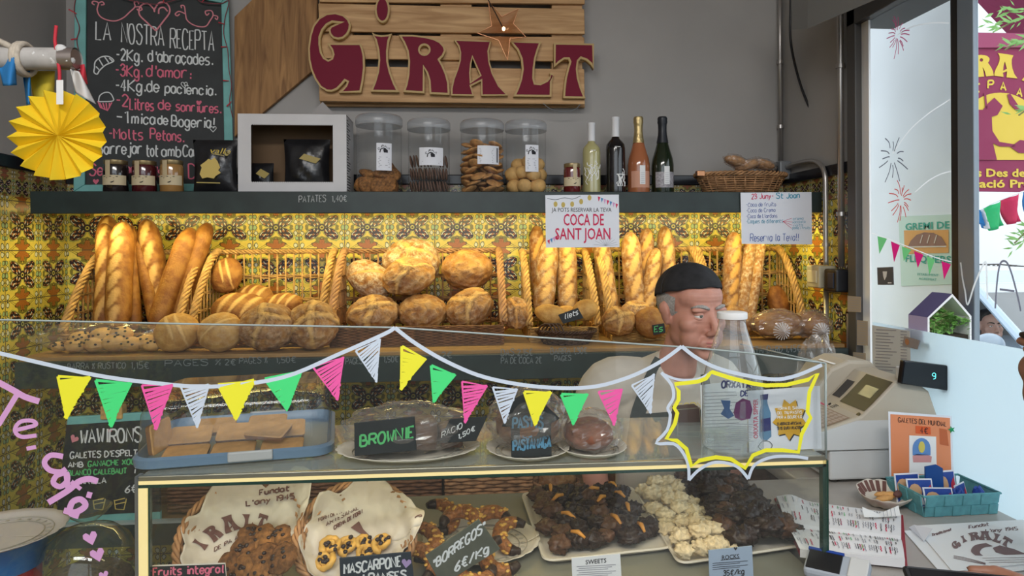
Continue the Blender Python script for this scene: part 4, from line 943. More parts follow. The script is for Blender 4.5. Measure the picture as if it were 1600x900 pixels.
for x, y in ((868, 319), (880, 320), (894, 319), (908, 315), (921, 309)): b.lathe([(0, 0), (.008, 0)], yn(x, y) + V((0, -.001, 0)), 12, R=Rx(PI / 2), sy=1.4)
b.build('printed_bulbs', m_chalky, n1, smooth=False)
for j, mm in enumerate((m_inkred, flat('print_blue', (.08, .25, .5), .7), m_lil)):
    b = MB()
    for i in range(7):
        if i % 3 == j:
            x = 934 + i * 4.6; y = 307 + i * 1.8; b.poly([yn(x, y) + V((0, -.001, 0)), yn(x + 4, y + 1.2) + V((0, -.001, 0)), yn(x + 1.4, y + 8) + V((0, -.001, 0))])
    for i in range(4):
        if i % 3 == j:
            x = 855 + i * 4.2; y = 376 - i * 2.2; b.poly([yn(x, y) + V((0, -.001, 0)), yn(x + 4, y - 2) + V((0, -.001, 0)), yn(x + 3.4, y + 6) + V((0, -.001, 0))])
    b.build('printed_pennants', mm, n1, smooth=False)
doodle([[(946, 384), (946 + 19 * math.cos(a), 384 - 15 * math.sin(a))] for a in (.1, .4, .7, 1, 1.3, 1.6, 1.9, 2.2, 2.6, 3.0)], yn, nN, .001, m_inkgrey, n1, 'printed_firework', .001, smooth=False)
n2 = thing('notice_sheet', 'handwritten notice in blue and red marker listing coca cakes', 'notice', PY(1213, 380, 2.69))
MB().prism([yn(1157, 301), yn(1268, 300), yn(1269, 382), yn(1159, 381)], (0, .0015, 0)).build('sheet', m_bluepaper, n2, smooth=False)
for tx, p0, p1, h, mm, lw in (('23 Juny-', (1174, 311), (1208, 310), 8, m_inkred, .003), ('St Joan', (1213, 310), (1249, 309), 8, m_inkteal, .0035), ('-Coca de fruita', (1166, 323), (1212, 322), 6, m_inkblue, .0016), ('-Coca de Crema', (1166, 332), (1211, 331), 6, m_inkblue, .0016), ('-Coca de Llardons', (1166, 341), (1214, 340), 6, m_inkblue, .0016),
                         ('-Coques de diferents', (1166, 349), (1223, 348), 6, m_inkteal, .0016), ('crema', (1239, 344), (1255, 343), 4, m_inkteal, .0012), ('xocolata', (1238, 349), (1258, 348), 4, m_inkteal, .0012), ('nata', (1240, 354), (1254, 353), 4, m_inkteal, .0012), ('poma i fruits', (1238, 358), (1266, 358), 4, m_inkteal, .0012), ('Reserva la Teva!!', (1172, 377), (1247, 376), 11, m_inkblue, .0026)):
    chalk(MB(), tx, yn, p0, p1, h, lw, nN, .001, seed=len(tx)).build('marker_lettering', mm, n2, smooth=False)
doodle([[(1223, 346), (1237, 341)], [(1223, 346), (1238, 347)], [(1223, 346), (1238, 352)], [(1223, 346), (1237, 357)]], yn, nN, .0014, m_inkred, n2, 'marker_arrow', .001, smooth=False)
# ---- pole with fan and pennants at the front left
YR = 1.55; pr = thing('pole', 'pale wooden pole reaching in from the left wall, yellow fan below its end', 'pole', (-1.69, YR, PY(60, 95, YR).z))
zr = pr.location.z; xr = PY(128, 95, YR).x
b = MB(); b.lathe([(.0225, 0), (.0235, .004), (.0235, 1.0)], (0, 0, 0), 24)
b = MB(); b.tube([(-1.699, YR, zr), (xr, YR - .02, zr)], .0235, 24, cap=False); b.build('tube', flat('whitewashed_wood', (.46, .44, .42), .6, noise=.15, nscale=30), pr)
b = MB(); b.tube([(xr - .03, YR - .02, zr), (xr, YR - .02, zr)], .0238, 24, cap=False); b.tube([(xr - .028, YR - .02, zr), (xr - .002, YR - .02, zr)], .021, 24, cap=True); b.build('end_cap', flat('dull_tin', (.30, .26, .24), .35, .7), pr)
cd = thing('tied_cord', 'cream rope slanting down and knotted round the pale pole', 'rope', PY(38, 92, YR))
m_rope = flat('cream_rope', (.50, .44, .36), .85, noise=.2, nscale=80)
MB().tube(smoothpts([PY(-60, 35, YR - .03), PY(-10, 60, YR - .03), PY(18, 74, YR - .03), PY(36, 88, YR - .032)], 5), .0065, 8).build('cord', m_rope, cd, smooth='all')
b = MB()
for k in range(3): b.tube([V((PY(38 + 4 * k, 92, YR).x, YR - .01 + .033 * math.cos(a * PI / 8), zr + .033 * math.sin(a * PI / 8))) for a in range(16)], .006, 6, closed=True)
b.build('knot', m_rope, cd, smooth='all')
gl_ = thing('pennant_garland', 'cloth pennant garland wound around the pole above the yellow fan', 'garland', PY(70, 110, YR))
def cloth(name, pts, mat, par, Y, bend=.012):
    b = MB(); (x0, y0), (x1, y1), (x2, y2), (x3, y3) = pts
    def f(u, v):
        px = (x0 * (1 - u) + x1 * u) * (1 - v) + (x3 * (1 - u) + x2 * u) * v; py = (y0 * (1 - u) + y1 * u) * (1 - v) + (y3 * (1 - u) + y2 * u) * v
        return PY(px, py, Y + bend * math.sin(5 * u + 2.5 * v))
    b.quadgrid(f, 10, 10); return b.build(name, mat, par, smooth='all', solid=.0012)
cloth('flag', [(-6, 86), (23, 86), (26, 133), (5, 134)], m_blue, gl_, YR - .035); cloth('flag', [(35, 111), (47, 111), (49, 160), (42, 165)], m_blue, gl_, YR + .01)
cloth('flag', [(46, 111), (86, 111), (84, 155), (52, 155)], flat('mustard_cloth', (.55, .42, .03), .8), gl_, YR + .03); cloth('flag', [(112, 105), (132, 100), (137, 132), (122, 128)], m_red, gl_, YR + .0)
cloth('flag', [(110, 108), (124, 112), (150, 163), (118, 145)], flat('off_white_cloth', (.62, .60, .58), .8), gl_, YR - .03)
b = MB(); b.tube(smoothpts([PY(52, 92, YR - .028), PY(62, 84, YR - .03), (PY(74, 90, YR - .03)), PY(84, 96, YR - .03), PY(90, 78, YR - .03), PY(104, 84, YR - .03), PY(108, 100, YR - .03)], 5), [.006 + .007 * math.sin(i * .5) ** 2 for i in range(31)], 8); b.build('twisted_band', flat('white_cloth', (.68, .67, .66), .8), gl_, smooth='all')
b = MB(); b.tube(smoothpts([PY(88, 40, YR - .03), PY(86, 60, YR - .03), PY(87, 72, YR - .034), PY(90, 92, YR - .035), PY(93, 112, YR - .035), PY(93, 128, YR - .035)], 5), .0035, 6); b.build('red_string', m_red, gl_, smooth='all')
fa = thing('paper_fan', 'round pleated yellow paper fan hanging from the pole', 'paper fan', PY(92, 212, YR - .05))
fc = PY(92, 212, YR - .05); NP = 18; Rf = PY(166, 212, YR - .05).x - fc.x
vs = [fc + V((0, -.004, 0))]; fs = []
for i in range(2 * NP):
    a = 2 * PI * i / (2 * NP) + .06; ridge = i % 2 == 0; rr_ = Rf * (1.0 if ridge else .955)
    vs.append(fc + V((.012 * math.cos(a), (-.006 if ridge else .002), .012 * math.sin(a)))); vs.append(fc + V((rr_ * math.cos(a), (-.014 if ridge else .012), rr_ * math.sin(a))))
for i in range(2 * NP):
    j = (i + 1) % (2 * NP); fs += [(0, 1 + 2 * i, 1 + 2 * j), (1 + 2 * i, 2 + 2 * i, 2 + 2 * j, 1 + 2 * j)]
MB().add(vs, fs).build('pleated_disc', m_yellow, fa, smooth=False, solid=.0008)
MB().quadgrid(lambda u, v: PY(88 + 11 * u, 125 + 38 * v, YR - .068 - .002 * v), 3, 6).build('hanging_tab', flat('white_tape', (.75, .74, .72), .6), fa, smooth='all')
# ------------------------------------------------------------------ bread shelf: wicker crates, baguettes, loaves
ZB = 1.2205
def twist(mb, path, r, strands=4, turns=7, rr=None):
    path = [V(p) for p in path]; n = len(path); rr = rr or r * .62
    for s_ in range(strands):
        pts = []; up = None
        for i, p in enumerate(path):
            t = (path[min(i + 1, n - 1)] - path[max(i - 1, 0)]).normalized()
            a = V((1, 0, 0)) - t * t.x
            if a.length < .1: a = V((0, 1, 0)) - t * t.y
            a.normalize(); b_ = t.cross(a); q = turns * 2 * PI * i / n + 2 * PI * s_ / strands
            pts.append(p + a * (r * math.cos(q)) + b_ * (r * math.sin(q)))
        mb.tube(pts, rr, 6)
def crate(label, X0, X1, Yf, Yb, zt, mat, mat2, front=.055, sides=(1, 1), rim=.011):
    t = thing('wicker_crate', label, 'basket', ((X0 + X1) / 2, (Yf + Yb) / 2, ZB)); zb = ZB + .004
    b = MB(); n = max(4, int((X1 - X0) / .034))
    for i in range(n + 1):
        x = X0 + (X1 - X0) * i / n; b.tube([(x, Yb, zb), (x, Yb, zt)], .0042, 6)
    for z in (zb + .05, zb + .15, zb + .25):
        for k in range(3):
            pts = [(X0 + (X1 - X0) * i / (4 * n), Yb + .005 * math.sin(i * PI / 4 * 1.0 + (PI if k % 2 else 0)), z + (k - 1) * .006) for i in range(4 * n + 1)]
            b.tube(pts, .003, 5)
    b.build('back_lattice', mat, t, smooth='all')
    b = MB(); twist(b, [(X0 + (X1 - X0) * i / 40, Yb, zt) for i in range(41)], rim * .7, 3, 9); b.build('back_rim', mat, t, smooth='all')
    D = Yb - Yf; H = zt - zb
    def edge(s):   # side profile from back top, rolling over, sloping to the low front
        if s < .35: a = s / .35; return V((0, Yb - D * .16 * math.sin(a * PI / 2), zt - H * .04 * (1 - math.cos(a * PI / 2))))
        a = (s - .35) / .65; return V((0, Yb - D * (.16 + .80 * a ** .8), zt - H * .04 - (H * .96 - front - .005) * a ** 1.15))
    for sx, x in ((0, X0), (1, X1)):
        if not sides[sx]: continue
        b = MB(); path = [edge(i / 44) + V((x, 0, 0)) for i in range(45)]
        twist(b, path, rim, 5, 5, rim * .55); b.build('side_rim', mat, t, smooth='all')
        b = MB()
        for i in range(1, 9):
            y = Yb - D * i / 9.5
            zz = next((p.z for p in reversed(path) if p.y >= y), zt); b.tube([(x, y, zb), (x, y, zz)], .004, 6)
        for z in (zb + .05, zb + .12, zb + .19, zb + .25):
            ye = min(p.y for p in path if p.z >= z - .004)
            for k in range(2): b.tube([(x + .005 * math.sin(i * PI / 2 + k * PI), Yb + (ye - Yb) * i / 16, z + .006 * k) for i in range(17)], .003, 5)
        b.build('side_lattice', mat, t, smooth='all')
    b = MB(); rows = int(front / .0055); m = max(20, int((X1 - X0) / .012))
    for k in range(rows):
        b.tube([(X0 + (X1 - X0) * i / m, Yf + .005 * math.sin(i * PI / 2 + (k % 2) * PI), zb + .003 + k * .0055) for i in range(m + 1)], .0032, 5)
    b.build('front_weave', mat2, t, smooth='all')
    b = MB(); b.box(X0, X1, Yf, Yb, ZB + .0002, ZB + .004); b.build('base', mat2, t, smooth=False)
    return t
crate('wicker crate of smooth baguettes standing at the left end of the bread shelf', -1.50, -1.085, 2.64, 2.97, 1.583, m_wick, m_wick)
crate('pale wicker crate with an empty lattice above yellow round loaves', -1.035, -.545, 2.64, 2.97, 1.583, m_wick, m_wick)
crate('brown wicker crate stacked with floury round loaves', -.50, .165, 2.60, 2.97, 1.583, m_wickm, m_wickd, .075)
crate('wicker crate of crusty baguettes behind the small dark roll basket', .27, .545, 2.64, 2.97, 1.575, m_wick, m_wick)
crate('wicker crate of rustic baguettes behind the baker', .60, 1.03, 2.64, 2.97, 1.583, m_wick, m_wick)
crate('wicker crate with two thin baguettes and a bread end near the light switches', 1.055, 1.44, 2.72, 2.97, 1.583, m_wick, m_wick)
def frame_from(z, xh):
    z = V(z).normalized(); x = V(xh) - z * z.dot(V(xh)); x.normalize(); y = z.cross(x)
    return Matrix((x, y, z)).transposed()
def loaf(label, px, py, rx, ry, Y, style='batard', roll=0, seed=0, mat=None, flour=0.0, name='bread_loaf', floor=ZB, top=(0, -.78, .62), depth=.8, grp=None):
    k = Y / FPX; c = PY(px, py, Y); a, b_ = rx * k, ry * k; cz = min(a, b_) * depth
    T_ = V(top).normalized(); F = frame_from(T_, (math.cos(roll), 0, math.sin(roll) * .6))
    rnd = random.Random(seed); off = V((rnd.uniform(-9, 9), rnd.uniform(-9, 9), rnd.uniform(-9, 9)))
    cuts = []
    if style == 'batard': cuts = [(-.45, .35), (0, .35), (.45, .35)]
    if style == 'two': cuts = [(-.2, -.5), (.25, -.5)]
    if style == 'one': cuts = [(0.05, .9)]
    arms = [rnd.uniform(-.3, .3) + i * 2 * PI / 3 for i in range(3)] if style == 'star' else ([rnd.uniform(-.3, .3) + i * PI / 2 for i in range(4)] if style == 'cross' else [])
    b = MB(); cols = []; nu, nv = 72, 44; vs = []; fs = []
    for i in range(nv + 1):
        e = -PI / 2 + PI * i / nv
        for j in range(nu):
            q = 2 * PI * j / nu; d = V((math.cos(e) * math.cos(q), math.cos(e) * math.sin(q), math.sin(e)))
            n1 = mnoise.noise(d * 1.6 + off); n2 = mnoise.noise(d * 4.5 + off); n3 = mnoise.noise(d * 11 + off)
            kx = 1 + .05 * n1 + .02 * n2; sc = 0; dk = 0
            if d.z > -.1:
                for (o, sl) in cuts:
                    dd = abs(d.x - o - sl * d.y) ; w_ = .085 * max(0, 1 - (d.y / .85) ** 2)
                    if w_ > 0 and dd < w_ * 1.7:
                        g = 1 - dd / (w_ * 1.7); sc = max(sc, min(1, g * 1.6)); kx += .02 * g
                        if w_ * 1.15 < dd: dk = max(dk, .25)
                for am in arms:
                    wv = .25 * mnoise.noise(V((d.x * 2, d.y * 2, am)) + off)
                    ux = math.cos(am + wv); uy = math.sin(am + wv); al = d.x * ux + d.y * uy; dd = abs(-d.x * uy + d.y * ux)
                    if al > -.05:
                        w_ = .20 * (1 - .5 * al)
                        if dd < w_: g = 1 - dd / w_; sc = max(sc, .75 * g + .2); kx += .045 * g * (1 if dd > w_ * .3 else .4)
                        elif dd < w_ * 1.25: dk = max(dk, .5); kx -= .02
            if style in ('rustic', 'star', 'cross'):
                kx += .04 * n2 + .015 * n3; rg = abs(n2 + .5 * n3)
                if rg < .05 and d.z > -.3: kx -= .03 * (1 - rg / .05); dk = max(dk, .55 * (1 - rg / .05)); 
                sc = max(sc, max(0, n1) * .6)
            fl = flour * max(0, min(1, .55 + 1.3 * n2 + .5 * n3)) * (1 - .8 * sc)
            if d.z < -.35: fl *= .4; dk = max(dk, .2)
            vs.append(c + F @ V((d.x * a * kx, d.y * b_ * kx, d.z * cz * kx))); cols.append((min(1, sc), fl, dk, 1))
    for i in range(nv):
        for j in range(nu):
            j2 = (j + 1) % nu; fs.append((i * nu + j, i * nu + j2, (i + 1) * nu + j2, (i + 1) * nu + j))
    zmin = min(v.z for v in vs)
    if floor and zmin < floor: vs = [v + V((0, 0, floor - zmin)) for v in vs]; c = c + V((0, 0, floor - zmin))
    b.v = vs; b.f = fs; b.m = [0] * len(fs); b.c = cols
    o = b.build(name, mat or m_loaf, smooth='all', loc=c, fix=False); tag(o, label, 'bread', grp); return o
def baguette(label, t_, b_, wpx, Yt, Yb, mat=None, cuts=5, seed=0, name='baguette', rough=0.0, taper=1.0):
    P1 = PY(t_[0], t_[1], Yt); P0 = PY(b_[0], b_[1], Yb); P0.z = max(P0.z, ZB + .012)
    ax = P1 - P0; L = ax.length; ax.normalize(); nrm = V((0, -1, 0)) - ax * (-ax.y); nrm.normalize(); sd = ax.cross(nrm)
    if sd.x < 0: sd = -sd
    r = wpx / 2 * (Yt + Yb) / 2 / FPX; rnd = random.Random(seed); off = V((seed * 3.1, seed * 1.7, 0)); nu, nv = 28, 90
    b = MB(); vs = []; cols = []; fs = []
    bow = sd * rnd.uniform(-.008, .008)
    for i in range(nv + 1):
        s_ = i / nv; e = min(s_, 1 - s_) * L / (r * 2.2)
        rr = r * (math.sqrt(max(0, 1 - (1 - min(1, e)) ** 2)) if e < 1 else 1) * (1 - (1 - taper) * s_)
        for j in range(nu):
            q = 2 * PI * j / nu; x = math.sin(q); z = math.cos(q); kx = 1; sc = 0; dk = 0
            n2 = mnoise.noise(V((x * 1.3, z * 1.3, s_ * L / r * .6)) + off); n3 = mnoise.noise(V((x * 3, z * 3, s_ * L / r * 2)) + off)
            kx += .04 * n2 + rough * .07 * n3
            if z > 0 and cuts:
                for k in range(cuts):
                    s0 = (k + .75) / (cuts + .5); al = (s_ - s0) * L / r; u = al * .92 + x * .39; w_ = -al * .39 + x * .92
                    g = 1 - (u / min(1.9, .62 * L / r / cuts)) ** 2 - (w_ / .40) ** 2
                    if g > 0: sc = max(sc, min(1, g * 2.2)); kx += .05 * g
                    elif g > -.4: dk = max(dk, .35 * (1 + g / .4)); kx += .04 * (1 + g / .4)
            fl = max(0, rough * (.35 + .9 * n3)) * (1 - sc)
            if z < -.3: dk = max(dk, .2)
            vs.append(P0 + ax * (s_ * L) + bow * math.sin(PI * s_) + (sd * (x * rr * kx) + nrm * (z * rr * kx))); cols.append((sc, fl, dk, 1))
    for i in range(nv):
        for j in range(nu):
            j2 = (j + 1) % nu; fs.append((i * nu + j, i * nu + j2, (i + 1) * nu + j2, (i + 1) * nu + j))
    b.v = vs; b.f = fs; b.m = [0] * len(fs); b.c = cols
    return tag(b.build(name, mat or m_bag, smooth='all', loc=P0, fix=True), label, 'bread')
baguette('baguette standing behind the two leftmost ones, only its tip showing', (168, 336), (172, 505), 30, 2.94, 2.85, seed=1)
baguette('smooth leftmost baguette at the left edge of the first wicker crate', (163, 349), (160, 516), 27, 2.90, 2.74, seed=2, cuts=4)
baguette('broad scored baguette with six diagonal slashes, second at the left end', (193, 346), (184, 518), 36, 2.86, 2.70, seed=3, cuts=6)
baguette('plain baguette half hidden behind the broad scored one', (204, 352), (211, 516), 22, 2.91, 2.76, seed=4, cuts=0)
baguette('baguette leaning left with large slashes in the middle of the first crate', (228, 342), (254, 500), 33, 2.93, 2.83, seed=5, cuts=4)
baguette('thin baguette leaning in the gap of the first crate', (214, 374), (243, 512), 19, 2.90, 2.77, seed=6, cuts=0)
baguette('unscored baguette leaning right across the first crate', (300, 356), (243, 520), 33, 2.90, 2.72, seed=7, cuts=0)
baguette('unscored baguette leaning right against the pale side of the first crate', (326, 348), (272, 512), 27, 2.93, 2.76, seed=8, cuts=0)
baguette('short dark baguette at the far back below the COCA notice', (838, 352), (843, 470), 24, 2.96, 2.93, m_bagd, 2, 9, rough=.6)
baguette('thick rustic baguette under the left half of the COCA notice', (859, 374), (846, 500), 34, 2.90, 2.80, m_bag, 5, 10, rough=.8)
baguette('thick rustic baguette under the middle of the COCA notice', (885, 374), (888, 500), 32, 2.91, 2.80, m_bag, 5, 11, rough=.8)
baguette('rustic baguette under the right corner of the COCA notice', (938, 372), (956, 498), 28, 2.92, 2.80, m_bag, 4, 12, rough=.8)
baguette('rustic baguette with a long torn slash right of the COCA notice', (984, 362), (997, 505), 32, 2.90, 2.79, m_bag, 4, 13, rough=.7)
baguette('dark tipped baguette behind the torn-slash one', (1011, 356), (1006, 495), 27, 2.94, 2.86, m_bagd, 4, 14, rough=.6)
baguette('rustic baguette leaning beside the baker cap', (1038, 353), (1042, 500), 27, 2.94, 2.84, m_bag, 5, 15, rough=.6)
baguette('rustic baguette crossing in front of the dark tipped one', (1026, 388), (1008, 508), 25, 2.87, 2.78, m_bag, 5, 16, rough=.6)
baguette('wide baguette right of the baker head below the handwritten notice', (1147, 362), (1138, 520), 28, 2.92, 2.80, m_bagd, 6, 17, rough=.7)
baguette('thin grainy baguette second from the baker head', (1174, 370), (1160, 505), 21, 2.91, 2.78, m_bag, 0, 18, rough=.9)
baguette('thinnest grainy baguette leaning right in the last crate', (1190, 372), (1169, 512), 17, 2.89, 2.76, m_bag, 0, 19, rough=.9)
loaf('cut bread end standing in the last crate near the switches', 1216, 474, 17, 30, 2.88, 'plain', .1, 60, m_bagd, top=(0, -.9, .3), depth=.8)
# loaves, back ones first
loaf('upright golden bun standing in the back corner of the pale crate', 354, 430, 23, 31, 2.90, 'two', 0, 20, floor=None)
loaf('yellow scored loaf hidden behind the big batard in the pale crate', 396, 466, 30, 22, 2.92, 'batard', .1, 21)
loaf('big yellow batard with three slashes in the pale crate', 376, 484, 43, 28, 2.80, 'batard', -.15, 22)
loaf('golden scored loaf at the back of the pale crate, behind the rustic pair', 442, 474, 30, 17, 2.86, 'batard', .1, 23)
loaf('smooth golden bun at the shelf edge before the leaning baguettes', 277, 522, 33, 31, 2.56, 'two', .05, 24, m_soft)
loaf('pale smooth bun at the shelf edge between the golden bun and rustic loaf', 345, 521, 34, 31, 2.54, 'one', -.25, 25, m_soft, .2)
loaf('floury rustic round loaf with a crown crack at the shelf edge', 420, 514, 44, 38, 2.54, 'star', 0, 26, m_loaf, .35)
loaf('cracked rustic loaf at the shelf edge beside the brown crate', 490, 508, 38, 40, 2.55, 'cross', .5, 27, m_loaf, .3)
loaf('long floury loaf leaning in the left corner of the brown crate', 579, 436, 42, 28, 2.86, 'one', -1.0, 28, m_rust, .9)
loaf('big floury boule at the very top of the brown crate', 643, 410, 45, 40, 2.90, 'star', .2, 29, m_rust, 1.0, floor=None)
loaf('star cracked boule in the middle of the brown crate, in front of the floury one', 638, 432, 41, 31, 2.78, 'star', .5, 30, m_loaf, .35, floor=None)
loaf('round golden boule at the upper right of the brown crate', 730, 421, 40, 33, 2.86, 'rustic', 0, 31, m_loaf, .2, floor=None)
loaf('crusty boule in the lower left of the brown crate', 583, 490, 41, 30, 2.72, 'cross', .3, 32, m_loaf, .3)
loaf('crusty boule in the lower middle of the brown crate', 660, 487, 38, 29, 2.73, 'rustic', 0, 33, m_loaf, .25)
loaf('crusty boule in the lower right of the brown crate', 734, 481, 39, 31, 2.73, 'star', .9, 34, m_loaf, .3)
loaf('torn crusty loaf on the shelf between the brown crate and the dark roll basket', 806, 489, 23, 28, 2.70, 'star', .2, 35, m_rust, .4)
loaf('round crusty roll right of the dark basket, nearest the baguettes', 967, 502, 27, 25, 2.62, 'cross', .2, 36, m_loaf, .12, name='bread_roll')
loaf('round crusty roll tucked behind two others left of the baker', 993, 486, 24, 18, 2.74, 'star', .2, 37, m_loaf, .5, name='bread_roll')
loaf('round crusty roll touching the baker neck', 1018, 504, 27, 26, 2.60, 'plain', .2, 38, m_loaf, .08, name='bread_roll')
loaf('loaf half hidden behind the baker face and the bottle', 1152, 500, 22, 27, 2.66, 'rustic', 1.2, 39, m_loaf, .3)
# small dark basket of rolls with a tag
c = PY(884, 530, 2.60); c.z = ZB + .0005
rb = oval_basket('roll_basket', 'small dark woven basket of soft rolls with a slate tag', c, .085, .06, .05, .35, 8, m_wickdd, stakes=22, rim=.005)
b = MB()
for k in range(4): b.tube(smoothpts([c + V((-.115 + k * .014, -.03, .05)), c + V((-.10 + k * .014, -.055, .078)), c + V((-.075 + k * .014, -.07, .082)), c + V((-.06 + k * .014, -.078, .05))], 5), .0035, 6)
b.build('bow_handle', m_wickdd, rb, smooth='all')
loaf('soft oval roll lying to the left in the small dark basket', 862, 492, 27, 17, 2.60, 'plain', -.7, 40, m_soft, .0, name='soft_roll', floor=None)
loaf('soft oval roll in the middle of the small dark basket', 884, 490, 20, 13, 2.64, 'plain', .2, 41, m_soft, .0, name='soft_roll', floor=None)
loaf('soft oval roll sticking up to the right in the small dark basket', 914, 484, 22, 17, 2.61, 'plain', .8, 42, m_soft, .0, name='soft_roll', floor=None)
def tagboard(name, label, pts, plane, n, mat, lines, cat='price tag', thick=.003, edge=None):
    t = thing(name, label, cat, plane(*pts[2])); nn = V(n).normalized()
    MB().prism([plane(*p) for p in pts], nn * -thick).build('board', mat, t, smooth=False, bevel=.0012)
    for (tx, p0, p1, h, mm, lw, sd) in lines: chalk(MB(), tx, plane, p0, p1, h, lw, nn, .0012, seed=sd).build('lettering', mm, t, smooth=False)
    if edge: b = MB(); b.ribbon([plane(*p) + nn * .0006 for p in pts] , .003, nn, closed=True); b.build('edge', edge, t, smooth=False)
    return t
pl26, n26 = yplane(2.51), (0, -1, 0)
tagboard('slate_tag', 'small slate tag reading llets stuck among the soft rolls', [(872, 492), (903, 481), (912, 497), (880, 506)], pl26, n26, m_slate2, [('llets', (882, 499), (903, 491), 8, m_chalkw, .003, 2)])
tagboard('slate_tag', 'small slate tag beside the baker shoulder with pale E letter', [(1019, 508), (1038, 505), (1040, 520), (1021, 524)], yplane(2.54), n26, m_slate2, [('Es', (1022, 519), (1035, 517), 9, m_chalkg, .003, 2)])
# wrapped pastries and loaves
pb_ = thing('pastry_bag', 'clear bag of small pastries at the left end of the bread shelf', 'bag', PY(160, 560, 2.56)); pb_.location.z = ZB
def crumple(mb, c, r, seed, amp=.22, nu=44, nv=28, fq=3.2):
    return mb.ell(c, r, None, nu, nv, fn=lambda d: 1 + amp * mnoise.noise(V(d) * fq + V((seed, seed * 2, 0))) + amp * .5 * abs(mnoise.noise(V(d) * fq * 2.7 + V((seed, 0, 0)))))
bc = PY(160, 540, 2.56)
crumple(MB(), V((bc.x, 2.56, ZB + .058)), (.225, .075, .053), 3).build('film', m_thinfilm, pb_, smooth=False)
for i, (px, py, s_) in enumerate(((92, 545, 11), (118, 546, 15), (126, 530, 17), (150, 548, 17), (160, 525, 18), (180, 536, 19), (190, 522, 17), (205, 544, 16), (228, 545, 17), (238, 552, 14))):
    p = PY(px, py, 2.55 if i % 2 else 2.575); r_ = s_ * 2.55 / FPX
    p.z = max(p.z, ZB + r_ * .75 + .002)
    k = thing('choc_chip_bun', ['small chocolate chip bun inside the clear pastry bag'][0], 'bun', p, 'buns in the pastry bag')
    MB().ell(p, (r_, r_ * .9, r_ * .7), None, 18, 12, fn=lambda d: 1 + .08 * mnoise.noise(V(d) * 2 + V((i, 0, 0)))).build('dough', m_cookp, k, smooth='all')
    b = MB(); rr = random.Random(i)
    for q in range(7):
        a, e = rr.uniform(-PI, 0), rr.uniform(0, 1.2); d = V((math.cos(e) * math.cos(a), math.cos(e) * math.sin(a), math.sin(e))); b.ell(p + V((d.x * r_, d.y * r_ * .9, d.z * r_ * .7)), (.005, .005, .004), nu=8, nv=6)
    b.build('chips', m_raisin, k)
for i, (px, py, rx, ry, Y, lb) in enumerate(((1216, 517, 44, 24, 2.60, 'bagged loaf with twisted plastic neck on the right end of the bread shelf'), (1268, 520, 28, 24, 2.58, 'bagged round loaf with white knotted plastic, farthest right on the bread shelf'))):
    c = PY(px, py, Y); k = thing('wrapped_loaf', lb, 'bread', (c.x, Y, ZB)); kk = Y / FPX; c.z = max(c.z, ZB + ry * kk + .004)
    MB().ell(c, (rx * kk * .92, .07, ry * kk * .88), None, 32, 20, fn=lambda d: (1 + .04 * mnoise.noise(V(d) * 2 + V((i, 5, 0)))) * ((1 / max(abs(d.x), abs(d.y), abs(d.z))) ** .35 * .93 if i == 0 else 1)).build('loaf', m_loaf, k, smooth='all')
    crumple(MB(), c, (rx * kk * 1.02, .078, ry * kk * .98), 7 + i, .16).build('film', m_bagfilm, k, smooth=False)
    b = MB(); cc = c + V((-.02 if i == 0 else .0, -.085, -.02)); rr = random.Random(4 + i)
    for q in range(18):
        a = 2 * PI * q / 18; b.poly([cc + V((0, -.004, 0)), cc + V((.035 * math.cos(a), .012, .035 * math.sin(a))), cc + V((.035 * math.cos(a + .2), .016, .035 * math.sin(a + .2)))])
    b.build('knot', glassy('white_knot%d' % i, (.9, .9, .9), 2, .15, haze=.45), k, smooth=False)
# low storage shelf: bread seen through the case
ZL = .669
def lowcrate(label, px0, px1, py0, py1, Y, mat):
    a = PY(px0, py1, Y); b2 = PY(px1, py0, Y); h = b2.z - ZL; x0_, x1_ = a.x, b2.x
    t = thing('storage_basket', label, 'basket', ((x0_ + x1_) / 2, Y, ZL)); b = MB(); rows = max(4, int(h / .012)); m = int((x1_ - x0_) / .02)
    for k in range(rows): b.tube([(x0_ + (x1_ - x0_) * i / m, Y + .006 * math.sin(i * PI / 2 + (k % 2) * PI), ZL + .006 + k * h / rows) for i in range(m + 1)], .0065, 5)
    b.build('woven_front', mat, t, smooth='all'); b = MB(); b.box(x0_, x1_, Y + .012, Y + .25, ZL, ZL + .01); b.box(x0_, x0_ + .01, Y + .012, Y + .25, ZL, ZL + h); b.box(x1_ - .01, x1_, Y + .012, Y + .25, ZL, ZL + h); b.build('body', mat, t, smooth=False); return t
lowcrate('long brown storage basket on the low shelf seen under the cake plates', 470, 690, 748, 800, 2.45, m_wickd)
lowcrate('reddish storage basket on the low shelf behind the borregos plate', 695, 832, 738, 796, 2.45, m_wickm)
lowcrate('storage basket on the low shelf behind the cookie basket', 262, 462, 755, 806, 2.45, m_wickd)
c = PY(872, 775, 2.44); c.z = ZL
oval_basket('small_basket', 'small woven bread tray on the low shelf behind the sweets tray', (c.x, 2.50, ZL), .075, .06, .05, .15, 6, m_wickm, stakes=20, rim=.004)
loaf('yellow seeded loaf in the small woven tray on the low shelf', 870, 748, 30, 20, 2.50, 'rustic', 0, 51, m_bag, .2, floor=ZL + .006)
for i, (px, py, lb) in enumerate(((935, 757, 'brown egg shaped bun on the low shelf near the sweets tray'), (962, 764, 'second brown bun on the low shelf, half behind the first'))):
    p = PY(px, py, 2.46); p.z = ZL + .042; tag(MB().ell(p, (.045, .04, .04), nu=24, nv=16).build('brown_bun', m_loaf, loc=p, smooth='all'), lb, 'bun')
